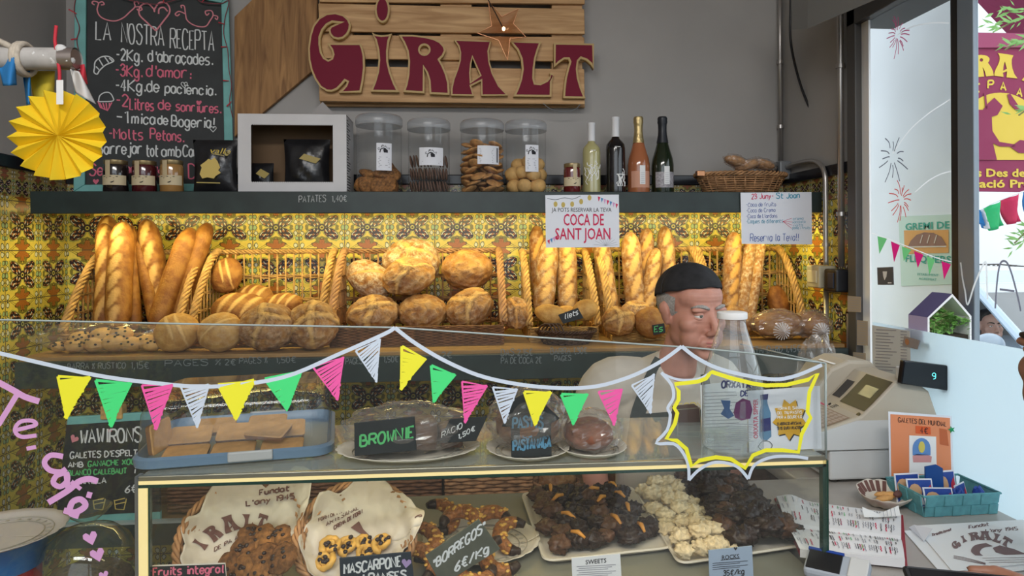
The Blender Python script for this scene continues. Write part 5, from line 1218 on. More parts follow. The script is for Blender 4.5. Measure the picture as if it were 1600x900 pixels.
# ------------------------------------------------------------------ glass display case on the counter, its goods, and the painted screen
YF = 1.30; ysc = yplane(1.2895); nF = (0, -1, 0)
cxl = PY(217, 740, YF).x; cxr = PY(1290, 720, YF).x
ZM = 1.173; ZD = 0.915
dc = thing('display_case', 'glass bakery case with lit metal edges full of cakes and cookies', 'display case', ((cxl + cxr) / 2, 1.5, 0))
ZBASE = ZD - .02
MB().box(cxl, cxr, YF + .006, 1.85, 0.0, ZBASE).build('cabinet', m_darkwood, dc, smooth=False)
m_shelfglass = glassy('shelf_glass', (.84, .90, .86), 1.0, haze=.22, hcol=(.72, .76, .72))
MB().box(cxl, cxr, YF + .004, 1.64, ZM - .008, ZM).build('glass_shelf', m_shelfglass, dc, smooth=False)
MB().box(cxl, cxr, YF - .003, YF + .006, ZM - .006, ZM + .003).build('shelf_trim', m_alu, dc, smooth=False, bevel=.001)
MB().box(cxl, cxr, YF - .002, YF + .006, ZM - .013, ZM - .006).build('shelf_light', m_led2, dc, smooth=False)
MB().box(cxl, cxr, YF - .002, YF + .006, ZM - .019, ZM - .013).build('shelf_glass_edge', m_glassedge, dc, smooth=False)
MB().box(cxl, cxr, YF + .004, 1.86, ZD - .02, ZD).build('deck', flat('pale_deck', (.20, .20, .165), .3), dc, smooth=False)
MB().box(cxl, cxr, YF - .003, YF + .004, ZD - .010, ZD + .004).build('deck_trim', m_alu, dc, smooth=False)
MB().box(cxl, cxr, YF - .003, YF + .004, ZD - .020, ZD - .011).build('deck_light', m_led2, dc, smooth=False)
MB().box(cxl - .006, cxl, YF - .004, YF + .018, ZBASE, ZM + .003).build('left_post', m_grey, dc, smooth=False)
MB().box(cxl, cxl + .016, YF - .003, YF + .010, ZBASE, ZM - .019).build('left_light', m_led2, dc, smooth=False)
MB().box(cxl + .017, cxl + .020, YF - .002, YF + .008, ZBASE, ZM - .019).build('left_glass_edge', m_glassedge, dc, smooth=False)
MB().box(cxr - .007, cxr + .005, YF - .002, YF + .012, ZBASE, ZM - .006).build('right_post', m_glassedge, dc, smooth=False)
sp_top = PY(1290, 569, YF).z
MB().prism([(cxr, YF + .013, ZBASE), (cxr, 1.86, ZBASE), (cxr, 1.72, sp_top - .02), (cxr, YF + .013, sp_top)], (.005, 0, 0)).build('side_glass', m_screen, dc, smooth=False)
MB().prism([(cxl - .012, YF + .02, ZBASE), (cxl - .012, 1.86, ZBASE), (cxl - .012, 1.70, ZM), (cxl - .012, YF + .02, ZM)], (.005, 0, 0)).build('side_glass', m_screen, dc, smooth=False)
# tall front screen with the painted bunting
sc = thing('glass_screen', 'wide clear counter screen painted with bunting, pink words and a yellow burst', 'glass screen', (0, 1.292, .6))
TOP = [(-90, 497), (0, 500), (320, 507), (615, 512), (850, 528), (1075, 543), (1170, 552), (1291, 568)]
pt = [PY(x, y, 1.290) for x, y in TOP]; zb_ = .60
MB().prism([V((pt[0].x, 1.290, zb_))] + pt + [V((pt[-1].x, 1.290, zb_))], (0, .006, 0)).build('pane', m_screen, sc, smooth=False)
b = MB(); b.tube([p + V((0, .003, 0)) for p in pt], .0018, 6); b.tube([pt[-1] + V((0, .003, 0)), V((pt[-1].x, 1.293, ZM))], .0022, 6); b.build('polished_edge', m_glassrim, sc, smooth='all')
MB().tube([V((cxr + .003, YF + .013, sp_top)), V((cxr + .003, 1.72, sp_top - .02))], .0018, 6).build('side_glass_rim', m_glassrim, dc, smooth='all')
def pxw(n): return n * 1.29 / FPX
for seg in ([(-40, 546), (0, 552), (60, 566), (150, 586), (230, 597), (330, 604), (440, 590), (530, 553), (600, 522), (617, 512)], [(617, 512), (650, 537), (700, 566), (760, 590), (840, 604), (920, 605), (980, 590), (1030, 566), (1065, 541)], [(1065, 541), (1090, 560), (1130, 578), (1200, 592), (1240, 588), (1284, 570)]):
    b = MB(); draw(b, seg, ysc, pxw(6), nF, .0006); b.build('painted_cord', m_wht, sc, smooth=False)
PEN = [('y', (91, 588), (141, 590), (103, 653)), ('g', (150, 594), (205, 599), (173, 666)), ('p', (222, 602), (270, 601), (243, 671)), ('w', (282, 602), (327, 601), (308, 668)), ('y', (341, 601), (398, 595), (368, 655)), ('g', (414, 592), (472, 579), (448, 641)), ('p', (489, 573), (537, 558), (527, 625)), ('w', (556, 548), (594, 530), (588, 597)),
       ('y', (628, 541), (665, 561), (626, 608)), ('g', (674, 571), (711, 586), (677, 628)), ('p', (722, 596), (761, 603), (726, 660)), ('w', (770, 605), (808, 608), (788, 661)), ('y', (819, 612), (861, 613), (835, 664)), ('g', (877, 616), (918, 616), (895, 663)), ('p', (935, 612), (972, 608), (959, 664)), ('w', (987, 602), (1022, 585), (1016, 646))]
for i, (c_, a, d, e) in enumerate(PEN):
    mm = {'y': m_yel, 'g': m_grn, 'p': m_pnk, 'w': m_wht}[c_]; b = MB(); rr = random.Random(i)
    draw(b, [a, d, e, a], ysc, pxw(3.2 if c_ in 'pw' else 4.6), nF, .0008, smooth=False)
    A2, D2, E2 = V(a), V(d), V(e); zz = []; n = 11
    for k in range(n + 1):   # scribbled fill between the two long sides
        s_ = k / n * .93 + .02; p1 = A2.lerp(E2, min(1, s_ + .12)); p2 = D2.lerp(E2, max(0, s_ - .06)); zz += [p1, p2] if k % 2 else [p2, p1]
    zz = [p + V((rr.uniform(-.8, .8), rr.uniform(-.8, .8))) for p in zz]
    draw(b, [(p.x, p.y) for p in zz], ysc, pxw((6.4, 5.6, 4.6, 4.0)['ygpw'.index(c_)] * (1.0 if i < 5 else .85)), nF, .0010, smooth=False)
    b.build('painted_pennant', mm, sc, smooth=False)
burst = [(1108, 584), (1103, 591), (1090, 596), (1054, 600), (1060, 611), (1060, 624), (1053, 637), (1058, 645), (1054, 662), (1041, 685), (1057, 688), (1072, 701), (1080, 728), (1093, 719), (1118, 714), (1142, 717), (1164, 731), (1176, 711), (1196, 703), (1222, 703), (1247, 706), (1252, 678), (1266, 652), (1261, 643), (1264, 612), (1277, 583), (1262, 593), (1228, 601), (1196, 602), (1176, 599), (1140, 590), (1112, 581), (1108, 584)]
b = MB(); draw(b, burst, ysc, pxw(6.5), nF, .0014, smooth=False); b.build('painted_burst', m_yel, sc, smooth=False)
b = MB(); draw(b, [(1033, 582), (1049, 601), (1052, 621), (1043, 637), (1047, 648), (1042, 672), (1025, 692), (1052, 693), (1066, 706), (1075, 726), (1076, 750)], ysc, pxw(5), nF, .0011, k=3); draw(b, [(1076, 750), (1093, 733), (1118, 722), (1150, 728), (1169, 748)], ysc, pxw(5), nF, .0011); draw(b, [(1169, 748), (1179, 726), (1206, 714), (1240, 713), (1262, 716)], ysc, pxw(5), nF, .0011); draw(b, [(1035, 584), (1060, 593), (1090, 592), (1108, 583)], ysc, pxw(4), nF, .0011); b.build('painted_outline', m_wht, sc, smooth=False)
def fat(pts, w_, name='painted_letter', mat=None): b = MB(); draw(b, pts, ysc, [pxw(x) for x in w_] if isinstance(w_, list) else pxw(w_), nF, .001); return b.build(name, mat or m_lil, sc, smooth=False)
b = MB(); draw(b, [(-2, 597), (22, 610), (40, 620), (62, 627)], ysc, pxw(9), nF, .001); draw(b, [(30, 612), (14, 638), (-2, 664)], ysc, pxw(8), nF, .0012); b.build('painted_letter', m_lil, sc, smooth=False)
fat([(24, 672), (42, 668), (57, 663), (50, 657), (32, 659), (24, 672), (34, 682), (58, 680)], 6); fat([(42, 701), (57, 698)], 6)
fat([(99, 713), (80, 711), (70, 722), (78, 734), (95, 737), (104, 732)], 8); fat([(103, 738), (89, 743), (84, 754), (95, 760), (106, 750), (104, 738), (107, 762)], 8)
b = MB(); draw(b, [(153, 752), (140, 748), (124, 752), (107, 766), (76, 785)], ysc, pxw(9), nF, .001); draw(b, [(112, 752), (127, 764)], ysc, pxw(6), nF, .0013); b.build('painted_letter', m_lil, sc, smooth=False)
b = MB(); draw(b, [(100, 797), (118, 800), (134, 790), (127, 780), (114, 784), (110, 800), (124, 806)], ysc, pxw(9), nF, .001); draw(b, [(136, 772), (144, 774)], ysc, pxw(9), nF, .0013); b.build('painted_letter', m_lil, sc, smooth=False)
for x, y, s_ in ((142, 841, 12), (153, 867, 12), (163, 899, 8)):
    b = MB(); b.poly([ysc(*p) + V((0, -.001, 0)) for p in heart_px(x, y, s_, -.3)]); b.build('painted_heart', m_lil, sc, smooth=False)
# ---- helpers for plates, paper, film
def doily(mb, c, rx, ry, lip=.012, n=96, sc_=24, ring=False):
    def f(u, v):
        a = 2 * PI * u; r = 0.02 + .98 * v; k = 1 + (.025 * abs(math.sin(sc_ * a / 2)) if v > .99 else 0)
        return V(c) + V((rx * r * k * math.cos(a), ry * r * k * math.sin(a), lip * max(0, (r - .72) / .28) ** 1.5))
    mb.quadgrid(f, n, 12)
    return mb
m_doily = flat('white_doily', (.70, .64, .54), .75); m_silver = flat('silver_paper', (.45, .42, .36), .4, .3)
def platter(name, label, c, rx, ry, mat, cat='plate', lip=.012):
    t = thing(name, label, cat, c)
    doily(MB(), V(c) + V((0, 0, .001)), rx, ry, lip).build('scalloped_plate', mat, t, smooth='all', solid=.0015)
    b = MB()
    for q in (.66, .80): b.tube([V(c) + V((rx * q * math.cos(a * PI / 24), ry * q * math.sin(a * PI / 24), .0035 + lip * max(0, (q - .72) / .28) ** 1.5)) for a in range(48)], .0012, 5, closed=True)
    for k in range(26): a = 2 * PI * k / 26; b.ell(V(c) + V((rx * .73 * math.cos(a), ry * .73 * math.sin(a), .0035)), (.006, .004, .001), Rz(a), 8, 6)
    b.build('embossed_ring', m_silver, t, smooth='all'); return t
ZT = ZM + .0006
# ---- biscuit container: blue tray rim, clear cover
ang = math.radians(10); F_ = Rz(ang); cc = V((-.475, 1.522, ZT))
bb = thing('biscuit_box', 'clear plastic biscuit box with a blue tray on the case shelf', 'box', cc)
m_blueplastic = flat('dusty_blue_plastic', (.14, .22, .32), .35)
def rrect(hx, hy, r, n=6):
    out = []
    for sx, sy, a0 in ((1, 1, 0), (-1, 1, PI / 2), (-1, -1, PI), (1, -1, 1.5 * PI)):
        for k in range(n + 1): a = a0 + PI / 2 * k / n; out.append((sx * (hx - r) + r * math.cos(a), sy * (hy - r) + r * math.sin(a)))
    return out
HX, HY = .188, .165
def loft(mb, secs, mi=0, cap0=False, cap1=False):
    n = len(secs[0]); o = []; vs = [p for s_ in secs for p in s_]; fs = []
    for i in range(len(secs) - 1):
        for j in range(n): j2 = (j + 1) % n; fs.append((i * n + j, i * n + j2, (i + 1) * n + j2, (i + 1) * n + j))
    if cap0: fs.append(tuple(range(n - 1, -1, -1)))
    if cap1: fs.append(tuple((len(secs) - 1) * n + j for j in range(n)))
    return mb.add(vs, fs, mi)
sec = lambda hx, hy, z, r=.04: [cc + F_ @ V((x, y, z)) for x, y in rrect(hx, hy, r)]
b = MB(); loft(b, [sec(HX - .006, HY - .006, .0005), sec(HX, HY, .004), sec(HX + .002, HY + .002, .020), sec(HX - .005, HY - .005, .024), sec(HX - .012, HY - .012, .012), sec(HX - .014, HY - .014, .004)], cap0=True, cap1=True); b.build('blue_tray', m_blueplastic, bb)
b = MB(); loft(b, [sec(HX - .006, HY - .006, .023), sec(HX - .010, HY - .010, .10), sec(HX - .02, HY - .02, .118, .03), sec(HX - .035, HY - .035, .123, .02)], cap1=True); b.build('clear_cover', m_plastic, bb)
for sx in (-.02, ):
    b = MB(); b.obox(cc + F_ @ V((.03, -HY - .003, .016)), (.042, .004, .010), F_); b.build('latch', flat('grey_latch', (.42, .42, .42), .4), bb, smooth=False, bevel=.003)
b = MB(); b.obox(cc + F_ @ V((.03, HY + .003, .016)), (.042, .004, .010), F_); b.build('latch', flat('grey_latch2', (.42, .42, .42), .4), bb, smooth=False, bevel=.003)
def biscuit(label, loc, rot, s_=(.042, .030, .0055)):
    t = thing('shortbread', label, 'biscuit', loc); R = (F_ @ Rz(rot[2]) @ Ry(rot[1]) @ Rx(rot[0]))
    sl = [V(loc) + R @ V((x, y, z)) for z, k in ((-s_[2], .96), (s_[2] * .6, 1), (s_[2], .95)) for x, y in [(a * k, c2 * k) for a, c2 in rrect(s_[0], s_[1], .006, 2)]]
    n = 12; b = MB(); loft(b, [sl[:n], sl[n:2 * n]], cap0=True); b.build('browned_edge', m_biscedge, t)
    b = MB(); loft(b, [sl[n:2 * n], sl[2 * n:]], cap1=True); b.build('pale_top', m_biscuit, t); return t
zb0 = .012
BIS = [('shortbread lying flat in the front left corner of the biscuit box', (-.10, -.10, zb0), (.12, 0, 0)), ('shortbread at the front middle of the biscuit box under the tilted one', (-.01, -.10, zb0), (.1, 0, .02)), ('shortbread at the front right of the biscuit box', (.085, -.10, zb0), (.1, 0, -.02)),
       ('shortbread standing upright against the left end of the box', (-.155, -.075, zb0 + .032), (1.45, 0, 1.35)), ('shortbread in the left of the middle row of the box', (-.105, -.03, zb0 + .016), (.35, 0, .02)), ('shortbread in the centre of the middle row of the box', (-.012, -.03, zb0 + .016), (.35, 0, 0)),
       ('shortbread in the right of the middle row of the box', (.085, -.03, zb0 + .016), (.35, 0, .03)), ('shortbread lying askew on top of the front row in the box', (.055, -.075, zb0 + .027), (.25, .05, -.35)), ('shortbread in the back row of the box, left half', (-.07, .06, zb0 + .01), (.3, 0, 0)), ('shortbread in the back row of the box, right half', (.04, .06, zb0 + .01), (.3, 0, 0))]
for lb, p, r_ in BIS: biscuit(lb, cc + F_ @ V(p), r_)
# ---- brownies under film on a doily
c = PZ(637, 712, ZT) + V((0, .025, 0)); platter('cake_plate', 'scalloped white paper plate under the brownies', c, .145, .098, m_doily)
for i, (dx, dy, dz, s_, lb) in enumerate(((-.065, .0, .03, (.042, .045, .024), 'dark brownie slab leftmost under the film'), (.02, .0, .036, (.04, .045, .03), 'dark brownie slab in the middle of the wrapped plate'), (.085, .01, .028, (.025, .04, .022), 'narrow dark brownie slab at the far side of the wrapped plate'))):
    p = c + V((dx, dy, dz + .004)); tag(MB().ell(p, s_, Rz(.1 * i) , 28, 18, fn=lambda d: (1 / max(abs(d.x), abs(d.y), abs(d.z))) ** .72 * (1 + .06 * mnoise.noise(V(d) * 4 + V((i, 0, 0))))).build('brownie', m_choc2, loc=p, smooth='all'), lb, 'cake')
tag(crumple(MB(), c + V((0, .0, .052)), (.125, .075, .05), 12, .16).build('plastic_film', m_bagfilm, loc=c, smooth=False), 'crumpled clear film over the brownies', 'plastic film')
y131 = yplane(1.335)
tagboard('slate_tag', 'black BROWNIE tag with green chalk in front of the brownies', [(553, 661), (648, 651), (651, 704), (554, 713)], y131, nF, m_slate2, [('BROWNIE', (563, 697), (646, 683), 17, m_chalkg, .0042, 3)])
tagboard('slate_tag', 'small tilted slate tag to the right of the BROWNIE tag', [(703, 655), (762, 650), (744, 689), (684, 693)], yplane(1.36), nF, m_slate2, [('RACIO', (690, 684), (722, 668), 8, m_chalkw, .002, 5), ('1,50€', (716, 686), (742, 672), 7, m_chalkw, .002, 6)])
# ---- carrot cakes under film
c = PZ(825, 706, ZT); platter('cake_plate', 'scalloped white plate under the taller wrapped carrot cake', c, .085, .085, m_doily)
p = c + V((0, .01, .055)); tag(MB().ell(p, (.066, .066, .05), None, 40, 24, fn=lambda d: 1 + .05 * mnoise.noise(V(d) * 2.5)).build('carrot_cake', flat('cake_crust', (.22, .09, .035), .7, noise=.4, nscale=40, bump=.3), loc=p, smooth='all'), 'tall brown carrot cake under film behind the house shaped tag', 'cake')
tag(crumple(MB(), p + V((0, .0, .012)), (.082, .078, .066), 22, .13).build('plastic_film', m_bagfilm, loc=p, smooth=False), 'clear film draped over the taller carrot cake', 'plastic film')
c = PZ(925, 704, ZT + .0); platter('cake_plate', 'scalloped white plate under the lower carrot cake beside the tall one', c, .07, .075, m_doily)
p = c + V((-.008, .0, .036)); tag(MB().ell(p, (.052, .06, .032), None, 40, 24, fn=lambda d: 1 + .05 * mnoise.noise(V(d) * 2.5 + V((4, 0, 0)))).build('carrot_cake', flat('cake_crust_red', (.26, .08, .035), .7, noise=.3, nscale=40, bump=.3), loc=p, smooth='all'), 'lower reddish carrot cake under film right of the house shaped tag', 'cake')
tag(crumple(MB(), p + V((.004, 0, .006)), (.064, .062, .042), 31, .2).build('plastic_film', m_bagfilm, loc=p, smooth=False), 'crinkled clear film over the lower reddish carrot cake', 'plastic film')
tagboard('slate_tag', 'house shaped black tag reading PASTIS de PASTANAGA in blue', [(799, 716), (798, 667), (784, 667), (800, 625), (829, 610), (875, 654), (861, 662), (862, 713)], y131, nF, m_slate2, [('PASTíS', (801, 669), (848, 668), 17, m_chalkb, .0042, 8), ('de', (818, 683), (831, 682), 9, m_chalkb, .0035, 9), ('PASTANAGA', (802, 704), (860, 698), 15, m_chalkb, .0042, 10)])
# ---- glass orxata bottle, card and papers at the right of the shelf
c = PZ(1145, 699, ZT + .0005); hB = PY(1145, 487, c.y).z - c.z
ob_ = thing('orxata_bottle', 'tall clear glass orxata bottle with white cap standing in the case', 'bottle', c); r0 = .062
prof = [(.9, 0), (1, .02), (1, .44), (.97, .50), (.86, .60), (.68, .74), (.50, .86), (.44, .92), (.44, .955)]
MB().lathe([(r0 * a, hB * z) for a, z in prof], c, 48).build('glass_body', glassy('bottle_glass', (.92, .95, .96), 2.2, .02, haze=.10, hcol=(.8, .86, .9)), ob_)
MB().lathe([(r0 * .49, hB * .95), (r0 * .50, hB * .955), (r0 * .50, hB * .995), (r0 * .46, hB), (0, hB)], c, 32).build('cap', m_white, ob_)
def bl(px, py):
    p = PY(px, py, c.y - r0); dx = max(-.985, min(.985, (p.x - c.x) / (r0 * 1.008))); return V((p.x, c.y - r0 * 1.008 * math.sqrt(1 - dx * dx), p.z))
m_navyink = flat('navy_ink', (.025, .03, .14), .5); m_purple = flat('purple_ink', (.10, .02, .09), .5)
b = MB(); chalk(b, 'ORXATA', bl, (1132, 608), (1172, 606), 10, .0036, nF, .001, seed=1, jit=.03); chalk(b, 'DE', bl, (1157, 619), (1168, 618), 8, .0028, nF, .001, seed=2, jit=.03); b.build('label_lettering', m_navyink, ob_, smooth=False)
b = MB(); b.poly([bl(*q) + V((0, -.001, 0)) for q in ((1131, 628), (1143, 627), (1142, 640), (1148, 650), (1140, 656), (1131, 650), (1135, 640))]); b.build('printed_jug', flat('jug_blue', (.03, .08, .2), .5), ob_, smooth=False)
b = MB(); b.poly([bl(*q) + V((0, -.001, 0)) for q in ((1147, 645), (1150, 630), (1160, 622), (1172, 626), (1176, 640), (1172, 654), (1158, 657), (1149, 653))]); b.build('printed_sack', m_purple, ob_, smooth=False)
b = MB()
for k in range(9): b.ribbon([bl(1136 + (k % 3) * 2, 664 + 3.2 * k) + V((0, -.001, 0)), bl(1178 - (k % 4) * 2, 664 + 3.2 * k) + V((0, -.001, 0))], .0012, nF)
b.build('small_print', m_inkgrey, ob_, smooth=False)
yc_ = yplane(1.345); cd_ = thing('orxata_card', 'white card with a blue bottle picture and an orange burst', 'card', yc_(1225, 705)); cd_.location.z = ZT
MB().prism([yc_(1168, 611), yc_(1281, 603), yc_(1284, 701), yc_(1171, 706)], (0, .0015, 0)).build('card', m_bluepaper, cd_, smooth=False)
m_navyred = m_inkred
printed('vertical_lettering', 'ORXATA SIPPER', m_inkred, cd_, yc_(1184, 685) + V((0, -.0012, 0)), (0, 0, 1), (-1, 0, 0), .0135, width=.082, align='LEFT', bold=.03)
b = MB(); b.poly([yc_(*q) + V((0, -.001, 0)) for q in ((1188, 618), (1198, 617), (1199, 630), (1204, 645), (1205, 682), (1198, 688), (1189, 686), (1186, 680), (1186, 645), (1189, 632))]); b.build('printed_bottle', flat('print_bottle_blue', (.10, .22, .36), .5), cd_, smooth=False)
b = MB(); b.poly([yc_(*q) + V((0, -.0016, 0)) for q in ((1187, 617), (1200, 615), (1199, 624), (1188, 625))]); b.poly([yc_(*q) + V((0, -.0016, 0)) for q in ((1188, 655), (1203, 652), (1204, 672), (1188, 675))]); b.build('printed_cap', m_navyink, cd_, smooth=False)
bp_ = [(1233 + (27 if k % 2 == 0 else 19) * math.cos(k * PI / 9 + .2), 655 + (33 if k % 2 == 0 else 24) * math.sin(k * PI / 9 + .2)) for k in range(18)]
b = MB(); b.poly([yc_(x + 2, y + 2) + V((0, -.0008, 0)) for x, y in bp_]); b.build('burst_shadow_print', m_ink, cd_, smooth=False)
b = MB(); b.poly([yc_(*q) + V((0, -.0016, 0)) for q in bp_]); b.build('printed_burst', flat('burst_orange', (.62, .34, .02), .5), cd_, smooth=False)
for j, (tx, y, mm) in enumerate((('TORNA EL SABOR', 640, m_paper), ('DEL TIU PASTIS', 647, m_paper), ('PER A BEURE-LO', 654, m_paper), ('ELABORACIO ARTESANAL', 664, m_ink), ('SENSE GLUTEN NI LACTOSA', 671, m_ink))):
    chalk(MB(), tx, yc_, (1214, y), (1252, y - 1.5), 4.2, .0011, nF, .002, seed=j, jit=.03).build('burst_print', mm, cd_, smooth=False)
doodle([[(1184, 698), (1190, 690), (1200, 689), (1206, 695), (1202, 702), (1192, 704), (1184, 698)]], yc_, nF, .0012, m_ink, cd_, 'printed_cloud', .0012)
y15 = yplane(1.54); ps_ = thing('price_sheet', 'white printed sheet leaning behind the glass orxata bottle', 'paper', y15(1130, 700)); ps_.location.z = ZT
MB().prism([y15(1094, 602), y15(1166, 593), y15(1168, 676), y15(1097, 676)], (0, .0015, 0)).build('sheet', m_paper, ps_, smooth=False)
b = MB(); rr = random.Random(3)
for k in range(11): b.ribbon([y15(1099 + rr.uniform(0, 4), 614 + 5.4 * k) + V((0, -.001, 0)), y15(1150 + rr.uniform(-12, 10), 612 + 5.4 * k) + V((0, -.001, 0))], .0016, nF)
b.build('print', m_inkgrey, ps_, smooth=False)
y152 = yplane(1.585); bb_ = thing('brown_carton', 'brown carton with pale edges standing left of the bottle', 'carton', y152(1076, 680)); bb_.location.z = ZT
MB().prism([y152(1058, 640), y152(1093, 637), y152(1095, 674), y152(1059, 675)], (0, .04, 0)).build('body', flat('brown_carton', (.075, .04, .03), .7), bb_, smooth=False)
b = MB(); b.ribbon([y152(1058, 640) + V((0, -.001, 0)), y152(1093, 637) + V((0, -.001, 0)), y152(1095, 674) + V((0, -.001, 0)), y152(1059, 675) + V((0, -.001, 0))], .003, nF, closed=True); b.build('pale_edge', m_alu, bb_, smooth=False)
# ------------------------------------------------------------------ lower deck
ZE = ZD + .0015
from mathutils.bvhtree import BVHTree
def hitmap(mb):
    tr = BVHTree.FromPolygons([tuple(v) for v in mb.v], mb.f)
    def f(px, py):
        r = ray(px, py).normalized(); h = tr.ray_cast(EYE, r)
        if h[0] is None: h = tr.find_nearest(EYE + r * 1.40)
        return h[0] - r * .0015
    return f
def bowl(label, plabel, cpx, rx, dpt, tilt, ext, seed, dist):
    n = V((0, -math.sin(tilt), math.cos(tilt))); Fm = frame_from(n, (1, 0, 0)); c = PD(cpx[0], cpx[1], dist)
    t = thing('cookie_basket', label, 'basket', (c.x, c.y, ZE))
    W = lambda x, y, z: c + Fm @ V((x, y, z))
    b = MB()
    for k in range(11):
        e = (k + 1) / 11; rr_ = rx * (.45 + .55 * e ** .6); z = -dpt * (1 - e)
        b.tube([W((rr_ + .003 * math.sin(18 * a * 2 * PI / 72 + k * PI)) * math.cos(a * 2 * PI / 72), (rr_ + .003 * math.sin(18 * a * 2 * PI / 72 + k * PI)) * math.sin(a * 2 * PI / 72), z) for a in range(72)], .0032, 5, closed=True)
    b.build('woven_bowl', m_wickm, t, smooth='all')
    b = MB(); b.quadgrid(lambda u, v: W(rx * .45 * v * math.cos(2 * PI * u), rx * .45 * v * math.sin(2 * PI * u), -dpt), 32, 2); b.build('base', m_wickm, t)
    b = MB()
    for s_ in range(3): b.tube([W((rx + .005 * math.cos(14 * a * 2 * PI / 120 + s_ * 2.1)) * math.cos(a * 2 * PI / 120), (rx + .005 * math.cos(14 * a * 2 * PI / 120 + s_ * 2.1)) * math.sin(a * 2 * PI / 120), .003 + .005 * math.sin(14 * a * 2 * PI / 120 + s_ * 2.1)) for a in range(120)], .0042, 5, closed=True)
    b.build('rim', m_wickm, t, smooth='all')
    pb = MB(); off = V((seed, 2 * seed, 0))
    def f(u, v):
        a = 2 * PI * u; r = v * ext(a) * .97; w_ = mnoise.noise(V((math.cos(a) * r * 3.2, math.sin(a) * r * 3.2, 0)) + off) + .5 * mnoise.noise(V((math.cos(a) * r * 8, math.sin(a) * r * 8, 0)) + off)
        z = (-dpt * .92 * (1 - min(1, r) ** 2.2)) + (.9 * (r - 1) * rx * (.30 + .5 * max(0, math.sin(a))) if r > 1 else 0) + .020 * w_ * min(1, r) ** 1.5 + .004 + .016 * max(0, min(1, (r - .86) / .1))
        return W(rx * r * math.cos(a), rx * r * math.sin(a), z)
    pb.quadgrid(f, 120, 34)
    po = thing('lining_paper', plabel, 'paper', (c.x, c.y, c.z)); pb.build('sheet', m_wrap, po, smooth='all', solid=.0006)
    return t, po, hitmap(pb), n, W
bump_ = lambda a, a0, w_, h: h * max(0, 1 - abs((a - a0 + PI) % (2 * PI) - PI) / w_)
t, po, hm, n_, W1 = bowl('round wicker basket of dark cookies, leftmost on the lower deck', 'crumpled bakery paper printed Fundat lining the dark cookie basket', (378, 835), .125, .055, math.radians(38),
                     lambda a: .93 + bump_(a, .72, .62, .50) + bump_(a, 2.2, .5, .12) + bump_(a, 3.0, .3, .08) + .03 * math.sin(9 * a), 3.0, 1.385)
up_ = (0, .35, .9)
for tx, p0, p1, h, lw in (('Fundat', (406, 774), (452, 767), 8, .0034), ("L'any 1945", (385, 791), (460, 779), 8, .0034)): chalk(MB(), tx, hm, p0, p1, h, lw, n_, .0008, seed=4, jit=.05).build('print', m_brownink, po, smooth=False)
def warp_letter(key, cpx, s_, rot, hmf, n, par, mat):
    ox, loops = LET[key]; xs = [p[0] for p in loops[0]]; ys = [p[1] for p in loops[0]]; mx, my = (min(xs) + max(xs)) / 2, (min(ys) + max(ys)) / 2; hgt = max(ys) - min(ys)
    def g(x, y):
        a, b2 = (x - mx) / hgt * s_, (y - my) / hgt * s_; q = (cpx[0] + a * math.cos(rot) - b2 * math.sin(rot), cpx[1] + a * math.sin(rot) + b2 * math.cos(rot)); return hmf(*q)
    filled('print', [[tuple(p) for p in lp] for lp in loops], mat, par, lambda x, y: g(x, y), .0016, .0004, n)
for k_, cp_, s_, ro in (('i', (313, 850), 24, -1.0), ('R', (333, 834), 26, -.75), ('A', (361, 818), 26, -.35), ('L', (387, 815), 22, 0), ('T', (410, 814), 20, .3)): warp_letter(k_, cp_, s_, ro, hm, n_, po, m_brownink)
chalk(MB(), 'DE PA A', hm, (335, 862), (372, 842), 6, .0018, n_, .0008, seed=6, jit=.05).build('print', m_brownink, po, smooth=False)
m_cookdk = (flat('dark_cookie', (0.17, 0.072, 0.02), 0.85, noise=0.6, nscale=80, bump=0.8), flat('golden_dark_cookie', (0.25, 0.11, 0.03), 0.85, noise=0.6, nscale=70, bump=0.8))
def roughcookie(label, p, r_, th, n, seed, chips=6, mat=None, chipm=None):
    Fm = frame_from(n, (1, 0, .1)); t = thing('cookie', label, 'cookie', p, None); off = V((seed, seed * .7, 3))
    MB().ell(p, (r_, r_, th), Fm, 28, 16, fn=lambda d: 1 + .14 * mnoise.noise(V(d) * 2.2 + off) + .09 * mnoise.noise(V(d) * 6 + off)).build('dough', mat or m_cook, t, smooth='all')
    b = MB(); rr = random.Random(seed)
    for q in range(chips):
        a, e = rr.uniform(0, 2 * PI), rr.uniform(.1, .8); b.ell(p + Fm @ V((r_ * e * math.cos(a), r_ * e * math.sin(a), th * math.sqrt(1 - e * e) * .98)), (.005, .004, .003), Fm, 8, 6)
    b.build('chips', chipm or m_choc, t); return t
CK = [(392, 838, 20, 'dark cookie at the upper left of the heap, touching the printed letters'), (436, 838, 20, 'dark cookie at the upper right of the heap in the dark cookie basket'), (362, 884, 21, 'dark cookie lowest on the left in the dark cookie basket'), (410, 846, 26, 'big dark cookie at the top of the heap in the dark cookie basket'), (381, 858, 21, 'dark cookie on the left of the heap over the paper print'), (455, 856, 20, 'dark cookie leaning at the right rim of the dark cookie basket'), (420, 872, 25, 'dark cookie in the middle of the dark cookie basket'), (388, 885, 23, 'dark cookie low on the left in the dark cookie basket'), (445, 886, 23, 'dark cookie low on the right in the dark cookie basket'), (415, 897, 24, 'dark cookie at the front bottom of the dark cookie basket')]
for i, (px, py, s_, lb) in enumerate(CK):
    h_ = hm(px, py); p = h_ - ray(px, py).normalized() * .018; rr = random.Random(i); roughcookie(lb, p, s_ * 1.34e-3, .013, n_ + V((rr.uniform(-.6, .6), rr.uniform(-.5, .2), rr.uniform(-.3, .3))), i + 3, mat=m_cookdk[i % 2])
